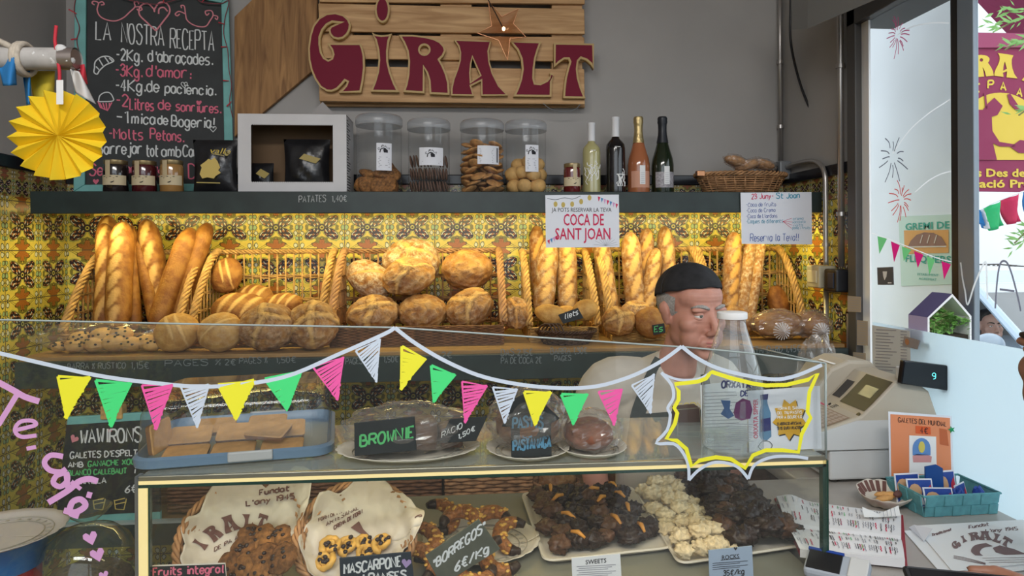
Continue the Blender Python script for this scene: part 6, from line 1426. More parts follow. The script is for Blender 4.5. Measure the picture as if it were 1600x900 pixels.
t, po, hm, n_, W2 = bowl('round wicker basket of yellow pastries in the middle of the deck', 'crumpled bakery paper lining the yellow pastry basket', (556, 836), .12, .055, math.radians(38),
                     lambda a: .94 + bump_(a, 1.30, .42, .26) + bump_(a, .25, .7, .30) + bump_(a, 2.2, .5, .06) + .03 * math.sin(8 * a + 1), 7.0, 1.385)
for tx, p0, p1, h, lw in (('FORN DE PA', (498, 815), (534, 802), 5, .0016), ('ARTESANAL', (510, 822), (560, 796), 6, .0018), ('CREMA DE FORN', (522, 828), (566, 802), 6, .0022)): chalk(MB(), tx, hm, p0, p1, h, lw, n_, .0008, seed=4, jit=.05).build('print', m_brownink, po, smooth=False)
b = MB(); b.add([hm(*q) + n_ * .002 for q in ((548, 825), (561, 815), (568, 828), (580, 840), (583, 852), (576, 850), (566, 836))], [(0, 1, 2), (0, 2, 6), (2, 3, 6), (3, 5, 6), (3, 4, 5)]); b.build('print', m_brownink, po, smooth=False)
chalk(MB(), 'onical', hm, (650, 807), (640, 833), 7, .0028, n_, .0008, seed=4, jit=.05, up=(.9, 0, .2)).build('print', m_brownink, po, smooth=False)
def curl(label, p, r_, n, seed, ang):
    Fm = frame_from(n, (math.cos(ang), 0, math.sin(ang))); t = thing('curled_pastry', label, 'pastry', p); pts = []; rad = []
    for k in range(40):
        a = k * .27; q = r_ * (.16 + .62 * k / 40); pts.append(V(p) + Fm @ V((q * math.cos(a), q * math.sin(a), .004 * math.sin(a * 1.5)))); rad.append(r_ * (.17 + .10 * k / 40) * (1 + .14 * math.sin(k * 2.1)))
    MB().tube(pts, rad, 8).build('dough', m_butter, t, smooth='all')
    b = MB(); rr = random.Random(seed)
    for k in range(6):
        a = rr.uniform(0, 6.28); q = r_ * rr.uniform(.1, .7); b.ell(V(p) + Fm @ V((q * math.cos(a), q * math.sin(a), r_ * .24)), (.0055, .0045, .0035), Fm, 8, 6)
    b.build('raisins', m_raisin, t); return t
for i, (px, py, s_, lb) in enumerate(((518, 852, 20, 'curled yellow pastry with raisins, leftmost in the pastry basket'), (544, 852, 19, 'curled yellow pastry second from the left in the pastry basket'), (568, 846, 15, 'small curled pastry behind the others in the pastry basket'), (598, 848, 19, 'curled pale pastry above the MASCARPONE tag'), (507, 876, 18, 'curled pastry at the front rim of the pastry basket'), (572, 862, 16, 'curled pastry just behind the top edge of the MASCARPONE tag'))):
    h_ = hm(px, py); rr = random.Random(i + 40); curl(lb, h_ - ray(px, py).normalized() * .016, s_ * 1.34e-3, n_ + V((rr.uniform(-.4, .4), -.2, rr.uniform(-.2, .2))), i, rr.uniform(0, 3))
# borregos plate
c = PZ(752, 852, ZE); platter('borregos_plate', 'silver and white scalloped plate holding nut crescents', c, .132, .125, m_doily, lip=.016)
def crescent(label, p, r_, n, ang, seed):
    Fm = frame_from(n, (math.cos(ang), math.sin(ang), 0)); t = thing('nut_crescent', label, 'pastry', p); pts = []; rad = []; off = V((seed, 0, 0))
    for k in range(30):
        a = -1.9 + 3.8 * k / 29; pts.append(V(p) + Fm @ V((r_ * math.cos(a) - r_ * .4, r_ * math.sin(a), 0))); rad.append(r_ * .42 * (1 - .55 * abs(k / 14.5 - 1) ** 2.2) * (1 + .12 * mnoise.noise(V((k * .8, seed, 0)))))
    b = MB(); b.tube(pts[4:26], rad[4:26], 14); b.build('pastry', m_nut, t, smooth='all')
    b = MB(); b.tube(pts[:5], [x * 1.06 for x in rad[:5]], 12); b.build('dipped_end', m_choc, t, smooth='all'); b = MB(); b.tube(pts[25:], [x * 1.06 for x in rad[25:]], 12); b.build('dipped_end', m_choc, t, smooth='all')
    b = MB(); rr = random.Random(seed)
    for k in range(16):
        i = rr.randint(5, 24); a = rr.uniform(0, PI); b.ell(pts[i] + Fm @ V((rad[i] * math.cos(a) * math.cos(-1.9 + 3.8 * i / 29), rad[i] * math.cos(a) * math.sin(-1.9 + 3.8 * i / 29), rad[i] * math.sin(a))), (.006, .004, .003), Rz(rr.uniform(0, 3)), 8, 6)
    b.build('almond_flakes', m_butter, t); return t
for i, (px, py, z, a, lb) in enumerate(((693, 806, .035, .4, 'seeded crescent at the back left of the silver plate'), (722, 812, .045, 1.2, 'golden crescent behind the top edge of the BORREGOS tag'), (764, 814, .04, 2.0, 'brown crescent at the top centre of the silver plate'), (797, 836, .03, 2.9, 'dark dipped crescent at the right of the silver plate'), (664, 846, .035, .2, 'nut crescent to the left of the BORREGOS tag'), (778, 872, .03, 3.6, 'nut crescent at the front right of the silver plate'), (655, 876, .025, .9, 'crescent at the front left of the plate beside the MASCARPONE tag'), (735, 892, .03, 4.4, 'crescent just below the BORREGOS tag'))):
    crescent(lb, PZ(px, py, ZE + z), .040, V((.2 * math.sin(a * 3), -.45, .9)), a, i)
# trays of sweets and rocks
def quadtray(name, label, corners, z, h=.014):
    q = [PZ(x, y, z) for x, y in corners]; c = sum(q, V((0, 0, 0))) / 4; t = thing(name, label, 'tray', (c.x, c.y, z))
    def ring(k, dz, n=8):
        out = []; qq = [c + (p - c) * k for p in q]
        for i in range(4):
            p0, p1, p2 = qq[i - 1], qq[i], qq[(i + 1) % 4]; r_ = .03 * k; a = p1 + (p0 - p1).normalized() * r_; b2 = p1 + (p2 - p1).normalized() * r_
            for j in range(n + 1): s_ = j / n; out.append((a * (1 - s_) + p1 * s_) * (1 - s_) + (p1 * (1 - s_) + b2 * s_) * s_ + V((0, 0, dz)))
        return out
    b = MB(); loft(b, [ring(.02, .001), ring(.88, .001), ring(.93, .003), ring(1.0, h), ring(1.03, h + .001), ring(1.035, h - .003), ring(.95, 0)]); b.build('tray', m_doily, t)
    return t, q, c
t, q, c = quadtray('sweets_tray', 'white tray of dark chocolate clusters with orange peel', [(817, 779), (985, 768), (1052, 862), (852, 884)], ZE)
def lump(name, label, p, s_, seed, mat, cat, grp=None, peel=None):
    t = thing(name, label, cat, p, grp); off = V((seed * 1.3, seed * .37, seed)); rr = random.Random(seed)
    MB().ell(p, (s_ * rr.uniform(.9, 1.25), s_ * rr.uniform(.8, 1.1), s_ * rr.uniform(.6, .8)), Rz(rr.uniform(0, 3)), 26, 16, fn=lambda d: 1 + .40 * mnoise.noise(V(d) * 2.6 + off) + .30 * mnoise.noise(V(d) * 6.5 + off)).build('lump', mat, t, smooth='all')
    if peel:
        b = MB(); a = rr.uniform(0, 3); d = V((math.cos(a), math.sin(a), .2)) * s_ * .7; o = V(p) + V((rr.uniform(-.4, .4) * s_, -.45 * s_, .62 * s_)); b.tube([o - d, o + V((0, 0, .006)), o + d], [.003, .0055, .004], 7); b.build('peel', peel, t, smooth='all')
    return t
def bil(q, u, v): return (q[0] * (1 - u) + q[1] * u) * (1 - v) + (q[3] * (1 - u) + q[2] * u) * v
rnd = random.Random(77); k = 0
for j in range(7):
    for i in range(6):
        u = .12 + .76 * (i + .5 * (j % 2) + rnd.uniform(-.2, .2)) / 5.6; v = .08 + .80 * (j + rnd.uniform(-.2, .2)) / 6; u = min(.9, max(.1, u))
        p = bil(q, u, v) + V((0, 0, .014 + .022 * (1 - (2 * u - 1) ** 2) * (1 - (2 * v - 1) ** 2) + rnd.uniform(0, .008)))
        hasp = k % 4 == 1
        lump('chocolate_cluster', 'dark chocolate cluster with a strip of orange peel in the white sweets tray' if hasp else 'plain dark chocolate cluster in the white sweets tray', p, rnd.uniform(.020, .028), k, m_choc if k % 3 else m_choc2, 'sweet', 'orange peel clusters in the sweets tray' if hasp else 'plain clusters in the sweets tray', m_orange_peel if hasp else None); k += 1
t, q, c = quadtray('rocks_tray', 'white tray shared by pale and dark chocolate rocks', [(992, 772), (1150, 764), (1262, 858), (1062, 888)], ZE)
kw = 0
for j in range(7):
    for i in range(4):
        u = .04 + .36 * (i + rnd.uniform(-.25, .25)) / 3 + .05 * (j % 2); v = .06 + .90 * (j + rnd.uniform(-.25, .25)) / 6; u = max(.05, u)
        p = bil(q, u, v) + V((0, 0, .014 + .018 * math.sin(PI * min(1, u / .45)) + rnd.uniform(0, .01))); lump('pale_rock', 'pale knobbly almond rock in the left half of the rocks tray', p, rnd.uniform(.020, .027), 200 + kw, m_meringue, 'sweet', 'pale rocks in the tray'); kw += 1
kd = 0
for j in range(7):
    for i in range(6):
        u = .46 + .48 * (i + rnd.uniform(-.25, .25)) / 5; v = .02 + .90 * (j + rnd.uniform(-.25, .25)) / 6
        p = bil(q, u, v) + V((0, 0, .016 + .045 * math.sin(PI * min(1, max(0, (u - .36) / .64))) * (1 - .35 * v) + rnd.uniform(0, .01))); lump('dark_rock', 'dark knobbly chocolate rock in the right half of the rocks tray', p, rnd.uniform(.022, .031), 300 + kd, m_choc if kd % 5 else m_choc2, 'sweet', 'dark rocks in the tray'); kd += 1
# tags along the front of the deck
y132 = yplane(1.325)
tagboard('slate_tag', 'navy slate tag with pink lettering at the left post of the case', [(232, 884), (352, 880), (356, 925), (233, 928)], y132, nF, m_slate2, [('Fruits integral', (240, 899), (350, 894), 12, m_chalkp, .003, 3)], edge=m_doily)
tg = tagboard('slate_tag', 'navy MASCARPONE tag with a lilac chalk heart', [(530, 872), (642, 862), (648, 915), (532, 922)], y132, nF, flat('navy_slate', (.012, .022, .035), .5), [('MASCARPONE', (538, 896), (626, 884), 15, m_chalkw, .0036, 3), ('i PANSES', (566, 911), (634, 904), 13, m_chalkw, .0036, 5)])
b = MB(); b.poly([y132(*p) + V((0, -.0012, 0)) for p in heart_px(635, 880, 8, .1)]); b.build('chalk_heart', flat('lilac_chalk', (.36, .26, .48), .9), tg, smooth=False)
tagboard('slate_tag', 'tilted grey green BORREGOS tag with the price per kilo', [(664, 868), (748, 811), (782, 858), (690, 915)], y132, nF, flat('green_grey_slate', (.085, .09, .065), .55, noise=.2, nscale=25), [('"BORREGOS"', (678, 888), (757, 829), 14, m_chalkw, .0034, 3), ('6€/Kg', (711, 893), (763, 862), 13, m_chalkw, .0034, 5)])
tc_ = thing('name_card', 'white SWEETS card in front of the dark cluster tray', 'name card', y132(930, 915))
MB().prism([y132(893, 872), y132(969, 865), y132(972, 915), y132(895, 918)], (0, .002, 0)).build('card', m_paper, tc_, smooth=False)
printed('headline', 'SWEETS', m_ink, tc_, y132(931, 880) + V((0, -.0012, 0)), (1, 0, .05), (0, 0, 1), .0125, width=.042, bold=.01)
b = MB()
for k_ in range(6): b.ribbon([y132(901 + (k_ % 2) * 3, 885 + 3.2 * k_) + V((0, -.001, 0)), y132(962 - (k_ % 3) * 6, 882 + 3.2 * k_) + V((0, -.001, 0))], .0012, nF)
b.build('print', m_inkgrey, tc_, smooth=False)
tc_ = thing('name_card', 'pale blue ROCKS card with a small heart and the price', 'name card', y132(1142, 915))
MB().prism([y132(1107, 860), y132(1175, 853), y132(1178, 912), y132(1109, 917)], (0, .002, 0)).build('card', flat('pale_blue_card', (.36, .45, .58), .6), tc_, smooth=False)
printed('headline', 'ROCKS', m_ink, tc_, y132(1141, 873) + V((0, -.0012, 0)), (1, 0, .05), (0, 0, 1), .0125, width=.036, bold=.01)
b = MB(); b.ribbon([y132(1126, 875) + V((0, -.001, 0)), y132(1156, 872) + V((0, -.001, 0))], .0012, nF)
for k_ in range(4): b.ribbon([y132(1113, 880 + 3.2 * k_) + V((0, -.001, 0)), y132(1168 - (k_ % 2) * 12, 876 + 3.2 * k_) + V((0, -.001, 0))], .0011, nF)
b.poly([y132(*p) + V((0, -.001, 0)) for p in heart_px(1149, 857, 3)]); b.build('print', m_ink, tc_, smooth=False)
chalk(MB(), '35€/kg', y132, (1130, 899), (1162, 896), 8, .002, nF, .0012, seed=3).build('price', m_ink, tc_, smooth=False)
# ------------------------------------------------------------------ left of the case: side table, cake tin, plate, glass dome, hanging board
sd = thing('side_table', 'low dark side table left of the case carrying the glass dome', 'table', (-1.05, 1.45, 0))
MB().box(-1.45, -.735, 1.302, 1.72, .765, .80).build('table_top', m_darkwood, sd, smooth=False, bevel=.003)
for x in (-1.42, -.765):
    for y in (1.33, 1.69): MB().box(x - .02, x + .02, y - .02, y + .02, 0, .765).build('leg', m_darkwood, sd, smooth=False)
tc0 = PD(0, 840, 1.45); tc0.y = max(tc0.y, 1.445); tc0.z = .8005; tn = thing('cake_tin', 'red round tin with a blue upper band under the paper plate', 'tin', tc0)
MB().lathe([(.075, 0), (.075, .115)], tc0, 40).build('body', flat('red_tin', (.36, .01, .015), .35), tn); MB().lathe([(.079, .115), (.084, .15), (.09, .178), (0, .179)], tc0, 40).build('lid', flat('blue_tin', (.01, .12, .34), .35), tn)
platter('paper_plate', 'large white scalloped paper plate on the red and blue tin', tc0 + V((0, -.01, .1805)), .128, .125, flat('grey_white_card', (.52, .47, .43), .8), lip=.014)
c = PD(138, 915, 1.50); c.z = .8005
dm = thing('cake_dome', 'clear glass cake dome with a knob in front of the hanging board', 'cake dome', c)
MB().lathe([(0, 0), (.118, 0), (.122, .006), (.115, .012), (0, .012)], c, 48).build('plate', m_white, dm)
m_dome = glassy('dome_glass', (.90, .94, .90), 1.7, .02, haze=.03, hcol=(.7, .8, .7))
MB().lathe([(.103, .0125), (.104, .07), (.098, .11), (.082, .148), (.055, .172), (.022, .183), (.014, .186)], c, 48).build('dome', m_dome, dm)
MB().lathe([(.012, .186), (.016, .192), (.034, .206), (.048, .222), (.046, .222), (.03, .209), (0, .200)], c, 32).build('knob', m_dome, dm)
cc_ = thing('crumb_cake', 'dark crumb topped cake under the glass dome', 'cake', c + V((0, 0, .0135)))
MB().ell(c + V((0, 0, .055)), (.088, .088, .04), None, 48, 24, fn=lambda d: 1 + .06 * mnoise.noise(V(d) * 3) + .05 * mnoise.noise(V(d) * 9)).build('cake', flat('crumb_cake', (.085, .05, .028), .85, noise=.6, nscale=120, bump=.8), cc_, smooth='all')
yw = yplane(2.40); wb = thing('hanging_board', 'small chalkboard with green edges and biscuit doodles clipped below the bread shelf', 'chalkboard', yw(170, 838))
MB().prism([yw(104, 664), yw(246, 655), yw(250, 800), yw(88, 808)], (0, .012, 0)).build('board', m_slate2, wb, smooth=False)
b = MB(); b.prism([yw(105, 652), yw(246, 643), yw(246, 656), yw(104, 665)], (0, .016, 0)); b.build('top_edge', m_teal, wb, smooth=False, bevel=.003)
b = MB(); b.prism([yw(88, 806), yw(250, 798), yw(251, 830), yw(84, 840)], (0, .016, 0)); b.build('bottom_edge', m_teal, wb, smooth=False, bevel=.003)
b = MB(); b.box(yw(158, 650).x, yw(192, 650).x, 2.392, 2.43, yw(170, 655).z, yw(170, 634).z); b.build('clip', m_wick, wb, smooth=False, bevel=.004)
MB().box(yw(170, 650).x, yw(180, 650).x, 2.415, 2.45, yw(170, 640).z, 1.118).build('hanger', m_grey, wb, smooth=False)
for tx, p0, p1, h, mm, lw in (('WAWIRONS', (126, 692), (221, 689), 21, m_chalkw, .006), ("GALETES D'ESPELTA", (110, 716), (222, 711), 9, m_chalkw, .0042), ('AMB', (107, 730), (130, 729), 8, m_chalkw, .004), ('GANACHE XOCO', (138, 729), (218, 724), 8, m_chalkg, .0042), ('BLANCO CALLEBAUT', (107, 743), (198, 739), 8, m_chalkg, .0042), ('i', (207, 739), (211, 739), 9, m_chalkw, .004), ('VAINILLA', (113, 757), (166, 754), 8, m_chalkw, .004), ('6€', (196, 770), (214, 768), 11, m_chalkw, .004)):
    chalk(MB(), tx, yw, p0, p1, h, lw, nF, .0015, seed=len(tx)).build('chalk_lettering', mm, wb, smooth=False)
b = MB(); b.poly([yw(*p) + V((0, -.0015, 0)) for p in heart_px(116, 686, 7, .5)]); b.poly([yw(*p) + V((0, -.0015, 0)) for p in heart_px(172, 673, 4)]); b.build('chalk_heart', m_chkpk, wb, smooth=False)
for x0_ in (155, 188): doodle([[(x0_ - 8, 782), (x0_ + 8, 778)], [(x0_ - 9, 788), (x0_ + 10, 784)], [(x0_ - 9, 781), (x0_ - 7, 795), (x0_ + 6, 796), (x0_ + 10, 779)]], yw, nF, .0035, m_chalky, wb, smooth=False)
# ------------------------------------------------------------------ people
def fuse(name, mb, mat, parent, voxel=.005, it=6, fac=.5):
    o = mb.build(name, mat, parent, smooth='all')
    r = o.modifiers.new('r', 'REMESH'); r.mode = 'VOXEL'; r.voxel_size = voxel; r.use_smooth_shade = True
    s = o.modifiers.new('s', 'SMOOTH'); s.factor = fac; s.iterations = it
    bpy.context.view_layer.update()
    me = bpy.data.meshes.new_from_object(o.evaluated_get(bpy.context.evaluated_depsgraph_get())); old = o.data
    o.modifiers.clear(); o.data = me; me.name = name; bpy.data.meshes.remove(old)
    me.polygons.foreach_set('use_smooth', [True] * len(me.polygons))
    return o
def meshhit(o):
    w0 = wloc(o); tr = BVHTree.FromPolygons([tuple(v.co + w0) for v in o.data.vertices], [tuple(p.vertices) for p in o.data.polygons])
    def f(px, py):
        r = ray(px, py).normalized(); h = tr.ray_cast(EYE, r)
        if h[0] is None: h = tr.find_nearest(EYE + r * 1.95)
        return h[0] - r * .004
    return f
class Head:
    def __init__(s, c, yaw, pitch, k=1.0, roll=0):
        f = V((math.sin(yaw), -math.cos(yaw), 0)); z = V((0, 0, 1)); x = f.cross(z)
        Rm = Matrix.Rotation(-pitch, 3, x) @ Matrix.Rotation(roll, 3, f)
        s.M = Rm @ Matrix((x, f, z)).transposed(); s.c = V(c); s.k = k
    def p(s, *q): return s.c + s.M @ (V(q) * s.k)
    def e(s, mb, q, r, nu=24, nv=16, rot=None): mb.ell(s.p(*q), V(r) * s.k, s.M @ rot if rot else s.M, nu, nv)
    def skull(s, mb):
        e = s.e
        e(mb, (0, -.018, .035), (.075, .096, .084)); e(mb, (0, .020, -.02), (.066, .072, .088)); e(mb, (0, .012, -.062), (.060, .062, .050))
        e(mb, (0, .034, -.088), (.046, .050, .031)); e(mb, (0, .074, -.106), (.023, .018, .017)); e(mb, (0, .028, .044), (.067, .062, .050))
        for i in (-1, 1):
            e(mb, (i * .028, .079, .019), (.029, .015, .010), rot=Ry(i * .12)); e(mb, (i * .043, .055, -.026), (.026, .028, .026)); e(mb, (i * .033, .056, -.062), (.030, .028, .036))
            e(mb, (i * .012, .101, -.043), (.0095, .011, .008)); e(mb, (i * .077, -.008, -.008), (.008, .019, .030), rot=Ry(i * .18)); e(mb, (i * .079, -.014, .006), (.011, .016, .017)); e(mb, (i * .073, -.002, -.030), (.007, .009, .011))
            e(mb, (i * .030, .0765, -.010), (.020, .010, .007))
        mb.tube([s.p(0, .080, .022), s.p(0, .095, -.004), s.p(0, .107, -.022), s.p(0, .115, -.036)], [.008 * s.k, .0085 * s.k, .0105 * s.k, .012 * s.k], 12); e(mb, (0, .110, -.038), (.0125, .0125, .011))
        e(mb, (0, .086, -.072), (.034, .016, .020)); e(mb, (0, .0965, -.0655), (.021, .009, .0055)); e(mb, (0, .094, -.0775), (.018, .009, .0065))
        mb.tube([s.p(0, -.014, -.05), s.p(0, -.032, -.115), s.p(0, -.048, -.175)], [.047 * s.k, .048 * s.k, .057 * s.k], 20)
    def crease(s, ob):
        """shallow skin folds on forehead, beside the nose and under the eyes"""
        Mt = s.M.transposed(); w0 = wloc(ob)
        for v, n in zip(ob.data.vertices, [q.vector.copy() for q in ob.data.vertex_normals]):
            q = (Mt @ (v.co + w0 - s.c)) / s.k
            if q.y < .02 or abs(q.x) > .08 or q.z < -.12 or q.z > .12: continue
            d = 0
            if .034 < q.z < .080: d -= .0019 * (1 - abs(q.x) / .075) * (.5 + .5 * math.cos((q.z + .05 * q.x * q.x / .01 * .04) * 2 * PI / .0095))
            ax = abs(q.x); f = ax - (.018 + (-.040 - q.z) * .55)
            if -.085 < q.z < -.038: d -= .0022 * math.exp(-(f / .0035) ** 2)
            if -.026 < q.z < -.012 and ax < .05: d -= .0012 * math.exp(-((q.z + .019 - .02 * (ax - .03)) / .0025) ** 2)
            v.co += n * (d * s.k)
    def face(s, par, iris=None, brow=None, lip=None):
        for i in (-1, 1):
            b = MB(); s.e(b, (i * .0305, .0765, .0025), (.0122, .0122, .0112), 20, 14); ey = b.build('eye', m_eyew, par, smooth='all')
            d = V((i * .0305 - .002 * 0, .0765 + .0108, .0025)); b = MB(); s.e(b, (d.x, d.y, d.z), (.0052, .0024, .0052), 14, 8); b.build('iris', iris or m_iris, ey, smooth='all')
            b = MB(); s.e(b, (i * .0305, .0762, .0062), (.0142, .0129, .0082), 20, 14); b.build('eyelid', par_skin(par), par, smooth='all')
            b = MB(); s.e(b, (i * .0305, .0752, -.0058), (.0142, .0122, .0060), 20, 14); b.build('lower_lid', par_skin(par), par, smooth='all')
            b = MB(); b.tube([s.p(i * .011, .0915, .021), s.p(i * .022, .0925, .026), s.p(i * .032, .0895, .028), s.p(i * .042, .0835, .027), s.p(i * .052, .071, .021)], [.0035 * s.k, .005 * s.k, .0052 * s.k, .0042 * s.k, .002 * s.k], 8); b.build('eyebrow', brow or m_hairg, par, smooth='all')
        b = MB(); s.e(b, (0, .0995, -.0668), (.0185, .0058, .0036), 20, 10); s.e(b, (0, .0975, -.0755), (.016, .0062, .0042), 20, 10); b.build('lips', lip or m_lip, par, smooth='all')
def par_skin(p): return bpy.data.materials[p.get('skin', 'skin')]
def hand(mb, w, d, pn, side, k=1.0, curl=.5, spread=.012):
    """w wrist, d pointing direction, pn palm normal, side = thumb direction sign"""
    w = V(w); d = V(d).normalized(); pn = (V(pn) - d * d.dot(V(pn))).normalized(); sd = d.cross(pn) * side
    Fm = Matrix((sd, d, pn)).transposed()
    mb.ell(w + d * .045 * k, (.040 * k, .052 * k, .016 * k), Fm, 20, 12)
    for i, (o, L) in enumerate(((.028, .072), (.010, .080), (-.009, .075), (-.027, .060))):
        p = w + d * (.082 * k) + sd * (o * k); pts = [w + d * .05 * k + sd * o * .9 * k, p]; a = 0
        for seg, f in enumerate((.45, .32, .25)):
            a += curl * (.55 if seg == 0 else .75); p = p + (d * math.cos(a) + pn * math.sin(a)) * (L * f * k); pts.append(p)
        mb.tube(pts, [.0095 * k, .0092 * k, .0085 * k, .008 * k, .0068 * k], 10)
    p = w + d * .025 * k + sd * .03 * k; t1 = p + (d * .55 + sd * .75 + pn * .25).normalized() * .045 * k; t2 = t1 + (d * .85 + sd * .25 + pn * .35).normalized() * .032 * k
    mb.tube([w + d * .02 * k, p, t1, t2], [.014 * k, .0125 * k, .0105 * k, .008 * k], 10)
def limb(mb, pts, rs): mb.tube(smoothpts(pts, 5), [r for i in range(len(rs) - 1) for r in [rs[i] + (rs[i + 1] - rs[i]) * j / 5 for j in range(5)]] + [rs[-1]], 18)
# ---- the baker
hc = PD(1079, 484, 1.95)
mp_ = thing('person', 'baker in black skullcap and dark apron standing behind the glass case, head turned aside', 'person', (hc.x - .03, 2.06, 0)); mp_['skin'] = 'skin'
hd = Head(hc, math.radians(17), math.radians(7), 1.06)
nb = hd.p(0, -.045, -.175); cx0 = nb.x - .015; cy0 = 2.05
shl, shr = V((cx0 - .185, cy0 - .005, 1.165)), V((cx0 + .185, cy0 + .03, 1.165))
b = MB(); hd.skull(b)
b.tube([nb + V((0, 0, .02)), V((cx0, cy0 - .02, 1.17)), V((cx0, cy0, 1.05)), V((cx0, cy0 + .01, .85)), V((cx0, cy0 + .02, .72))], [.06, .10, .13, .125, .13], 20)
limb(b, [V((cx0, cy0, 1.18)), shl, shl + V((-.03, .02, -.14)), shl + V((-.035, .0, -.27)), shl + V((-.01, -.03, -.40)), shl + V((.005, -.045, -.49))], [.06, .055, .048, .040, .034, .026])
limb(b, [V((cx0, cy0, 1.18)), shr, shr + V((.03, .02, -.14)), shr + V((.035, .0, -.27)), shr + V((.01, -.03, -.40)), shr + V((-.005, -.045, -.49))], [.06, .055, .048, .040, .034, .026])
hand(b, shl + V((.006, -.046, -.495)), (.05, -.12, -1), (1, 0, 0), 1, 1.0, .35); hand(b, shr + V((-.006, -.046, -.495)), (-.05, -.12, -1), (-1, 0, 0), -1, 1.0, .35)
body = fuse('body', b, m_skin, mp_, .0040, 12); hd.crease(body)
hd.face(mp_)
b = MB(); hd.e(b, (0, -.020, .022), (.0775, .094, .078), 40, 26)
zc_ = hd.c.z; hb = MB(); hb.v = b.v; hb.f = [f for f in b.f if all((hd.M.transposed() @ (b.v[i] - hd.c)).y < .035 * 1.06 - .3 * (hd.M.transposed() @ (b.v[i] - hd.c)).z - 0.0 and (hd.M.transposed() @ (b.v[i] - hd.c)).z > -.035 for i in f)]; hb.m = [0] * len(hb.f)
hb.build('short_hair', m_hairg, mp_, smooth='all')
b = MB(); capR = Rx(.30)
b.quadgrid(lambda u, v: hd.p(*(V((0, -.016, .040)) + capR @ V((.082 * math.sin(v * 1.50) * math.cos(2 * PI * u), .1035 * math.sin(v * 1.50) * math.sin(2 * PI * u), .086 * math.cos(v * 1.50) + .0015 * math.sin(9 * u * 6.28) * v)))), 64, 20)
b.build('skullcap', m_cap, mp_, smooth='all', solid=.004)
b = MB()
b.tube([nb + V((-.0, -.015, .005)), V((cx0, cy0 - .015, 1.185)), V((cx0, cy0, 1.06)), V((cx0, cy0 + .01, .86)), V((cx0, cy0 + .02, .76))], [.066, .120, .150, .150, .148], 24)
b.ell((cx0, cy0, 1.10), (.185, .115, .10)); b.ell((cx0, cy0, 1.155), (.165, .085, .055))
limb(b, [V((cx0 - .08, cy0, 1.17)), shl + V((.01, 0, .005)), shl + V((-.03, .02, -.10)), shl + V((-.042, .018, -.19))], [.085, .082, .078, .080]); limb(b, [V((cx0 + .08, cy0, 1.17)), shr + V((-.01, 0, .005)), shr + V((.03, .02, -.10)), shr + V((.042, .018, -.19))], [.085, .082, .078, .080])
shirt = fuse('t_shirt', b, m_shirt, mp_, .006, 8)
sh = meshhit(shirt)
def onto(px, py, off=.004): q = sh(px, py); return q - ray(px, py).normalized() * off
b = MB(); b.quadgrid(lambda u, v: onto(985 + 130 * u - 10 * (1 - v) , 648 - 10 * u + 72 * (1 - v)), 16, 10); b.build('apron_bib', m_apron, mp_, smooth='all')
b = MB(); nrm = (0, -1, .25); b.ribbon([onto(*q) for q in ((1030, 560), (1024, 575), (1017, 595), (1009, 618), (1002, 640), (998, 655))], [.028, .036, .044, .050, .054, .054], nrm); b.ribbon([onto(*q) for q in ((1098, 585), (1102, 605), (1105, 625), (1106, 648))], .035, nrm); b.build('apron_strap', m_apron, mp_, smooth='all')
chalk(MB(), 'FORN', lambda x, y: onto(x, y, .008), (1060, 640), (1096, 637), 9, .0035, nrm, .001, seed=3, jit=.05).build('apron_lettering', m_chalky, mp_, smooth=False)
b = MB()
for i in (-1, 1): limb(b, [(cx0 + i * .075, cy0 + .02, .80), (cx0 + i * .085, cy0 + .01, .60), (cx0 + i * .095, cy0 + .0, .42), (cx0 + i * .10, cy0 + .03, .20), (cx0 + i * .10, cy0 + .04, .07)], [.105, .088, .068, .060, .055])
b.ell((cx0, cy0 + .02, .78), (.15, .115, .10)); fuse('trousers', b, m_navy, mp_, .008, 6)
for i in (-1, 1): MB().ell((cx0 + i * .10, cy0 - .02, .045), (.048, .125, .044), None, 24, 14).build('shoe', m_blackp, mp_, smooth='all')
# ---- customer at the right edge: only nose, lips, phone hand enter the frame
hc2 = PD(1721, 553, .95)
cu = thing('person', 'customer in dark clothes at the right edge holding a phone, face in profile', 'person', (hc2.x, hc2.y, 0)); cu['skin'] = 'backlit_skin'
h2 = Head(hc2, math.radians(-86), math.radians(2), 1.0); n2 = h2.p(0, -.045, -.175); X0, Y0 = n2.x + .18, n2.y
b = MB(); h2.skull(b)
b.tube([n2 + V((0, 0, .02)), V((X0, Y0, 1.24)), V((X0, Y0, 1.10)), V((X0 + .01, Y0, .92)), V((X0 + .01, Y0, .82))], [.055, .10, .12, .115, .125], 20)
wr = PD(1670, 950, .80); sn = V((X0, Y0 - .17, 1.24)); el = V((X0 + .06, Y0 - .20, 1.0))
limb(b, [V((X0, Y0, 1.26)), sn, (sn + el) / 2, el, (el + wr) / 2, wr], [.05, .050, .041, .034, .028, .022])
sf = V((X0, Y0 + .17, 1.24)); limb(b, [V((X0, Y0, 1.26)), sf, sf + V((.01, .03, -.13)), sf + V((.01, .04, -.26)), sf + V((-.03, .04, -.38)), sf + V((-.05, .04, -.47))], [.05, .052, .044, .038, .032, .024])
tip = PD(1462, 908, .80); hand(b, wr, tip - wr, (0, .25, -1), -1, .93, .16); hand(b, sf + V((-.05, .04, -.475)), (-.1, 0, -1), (0, -1, 0), 1, .95, .4)
fuse('body', b, m_skin2, cu, .0045, 10); h2.face(cu, brow=m_hairb, lip=flat('dark_lip', (.20, .07, .06), .4))
b = MB(); h2.e(b, (0, -.030, .045), (.084, .096, .088), 40, 26); h2.e(b, (0, -.065, -.02), (.07, .06, .09), 30, 20); b2 = fuse('dark_hair', b, m_hairb, cu, .006, 4)
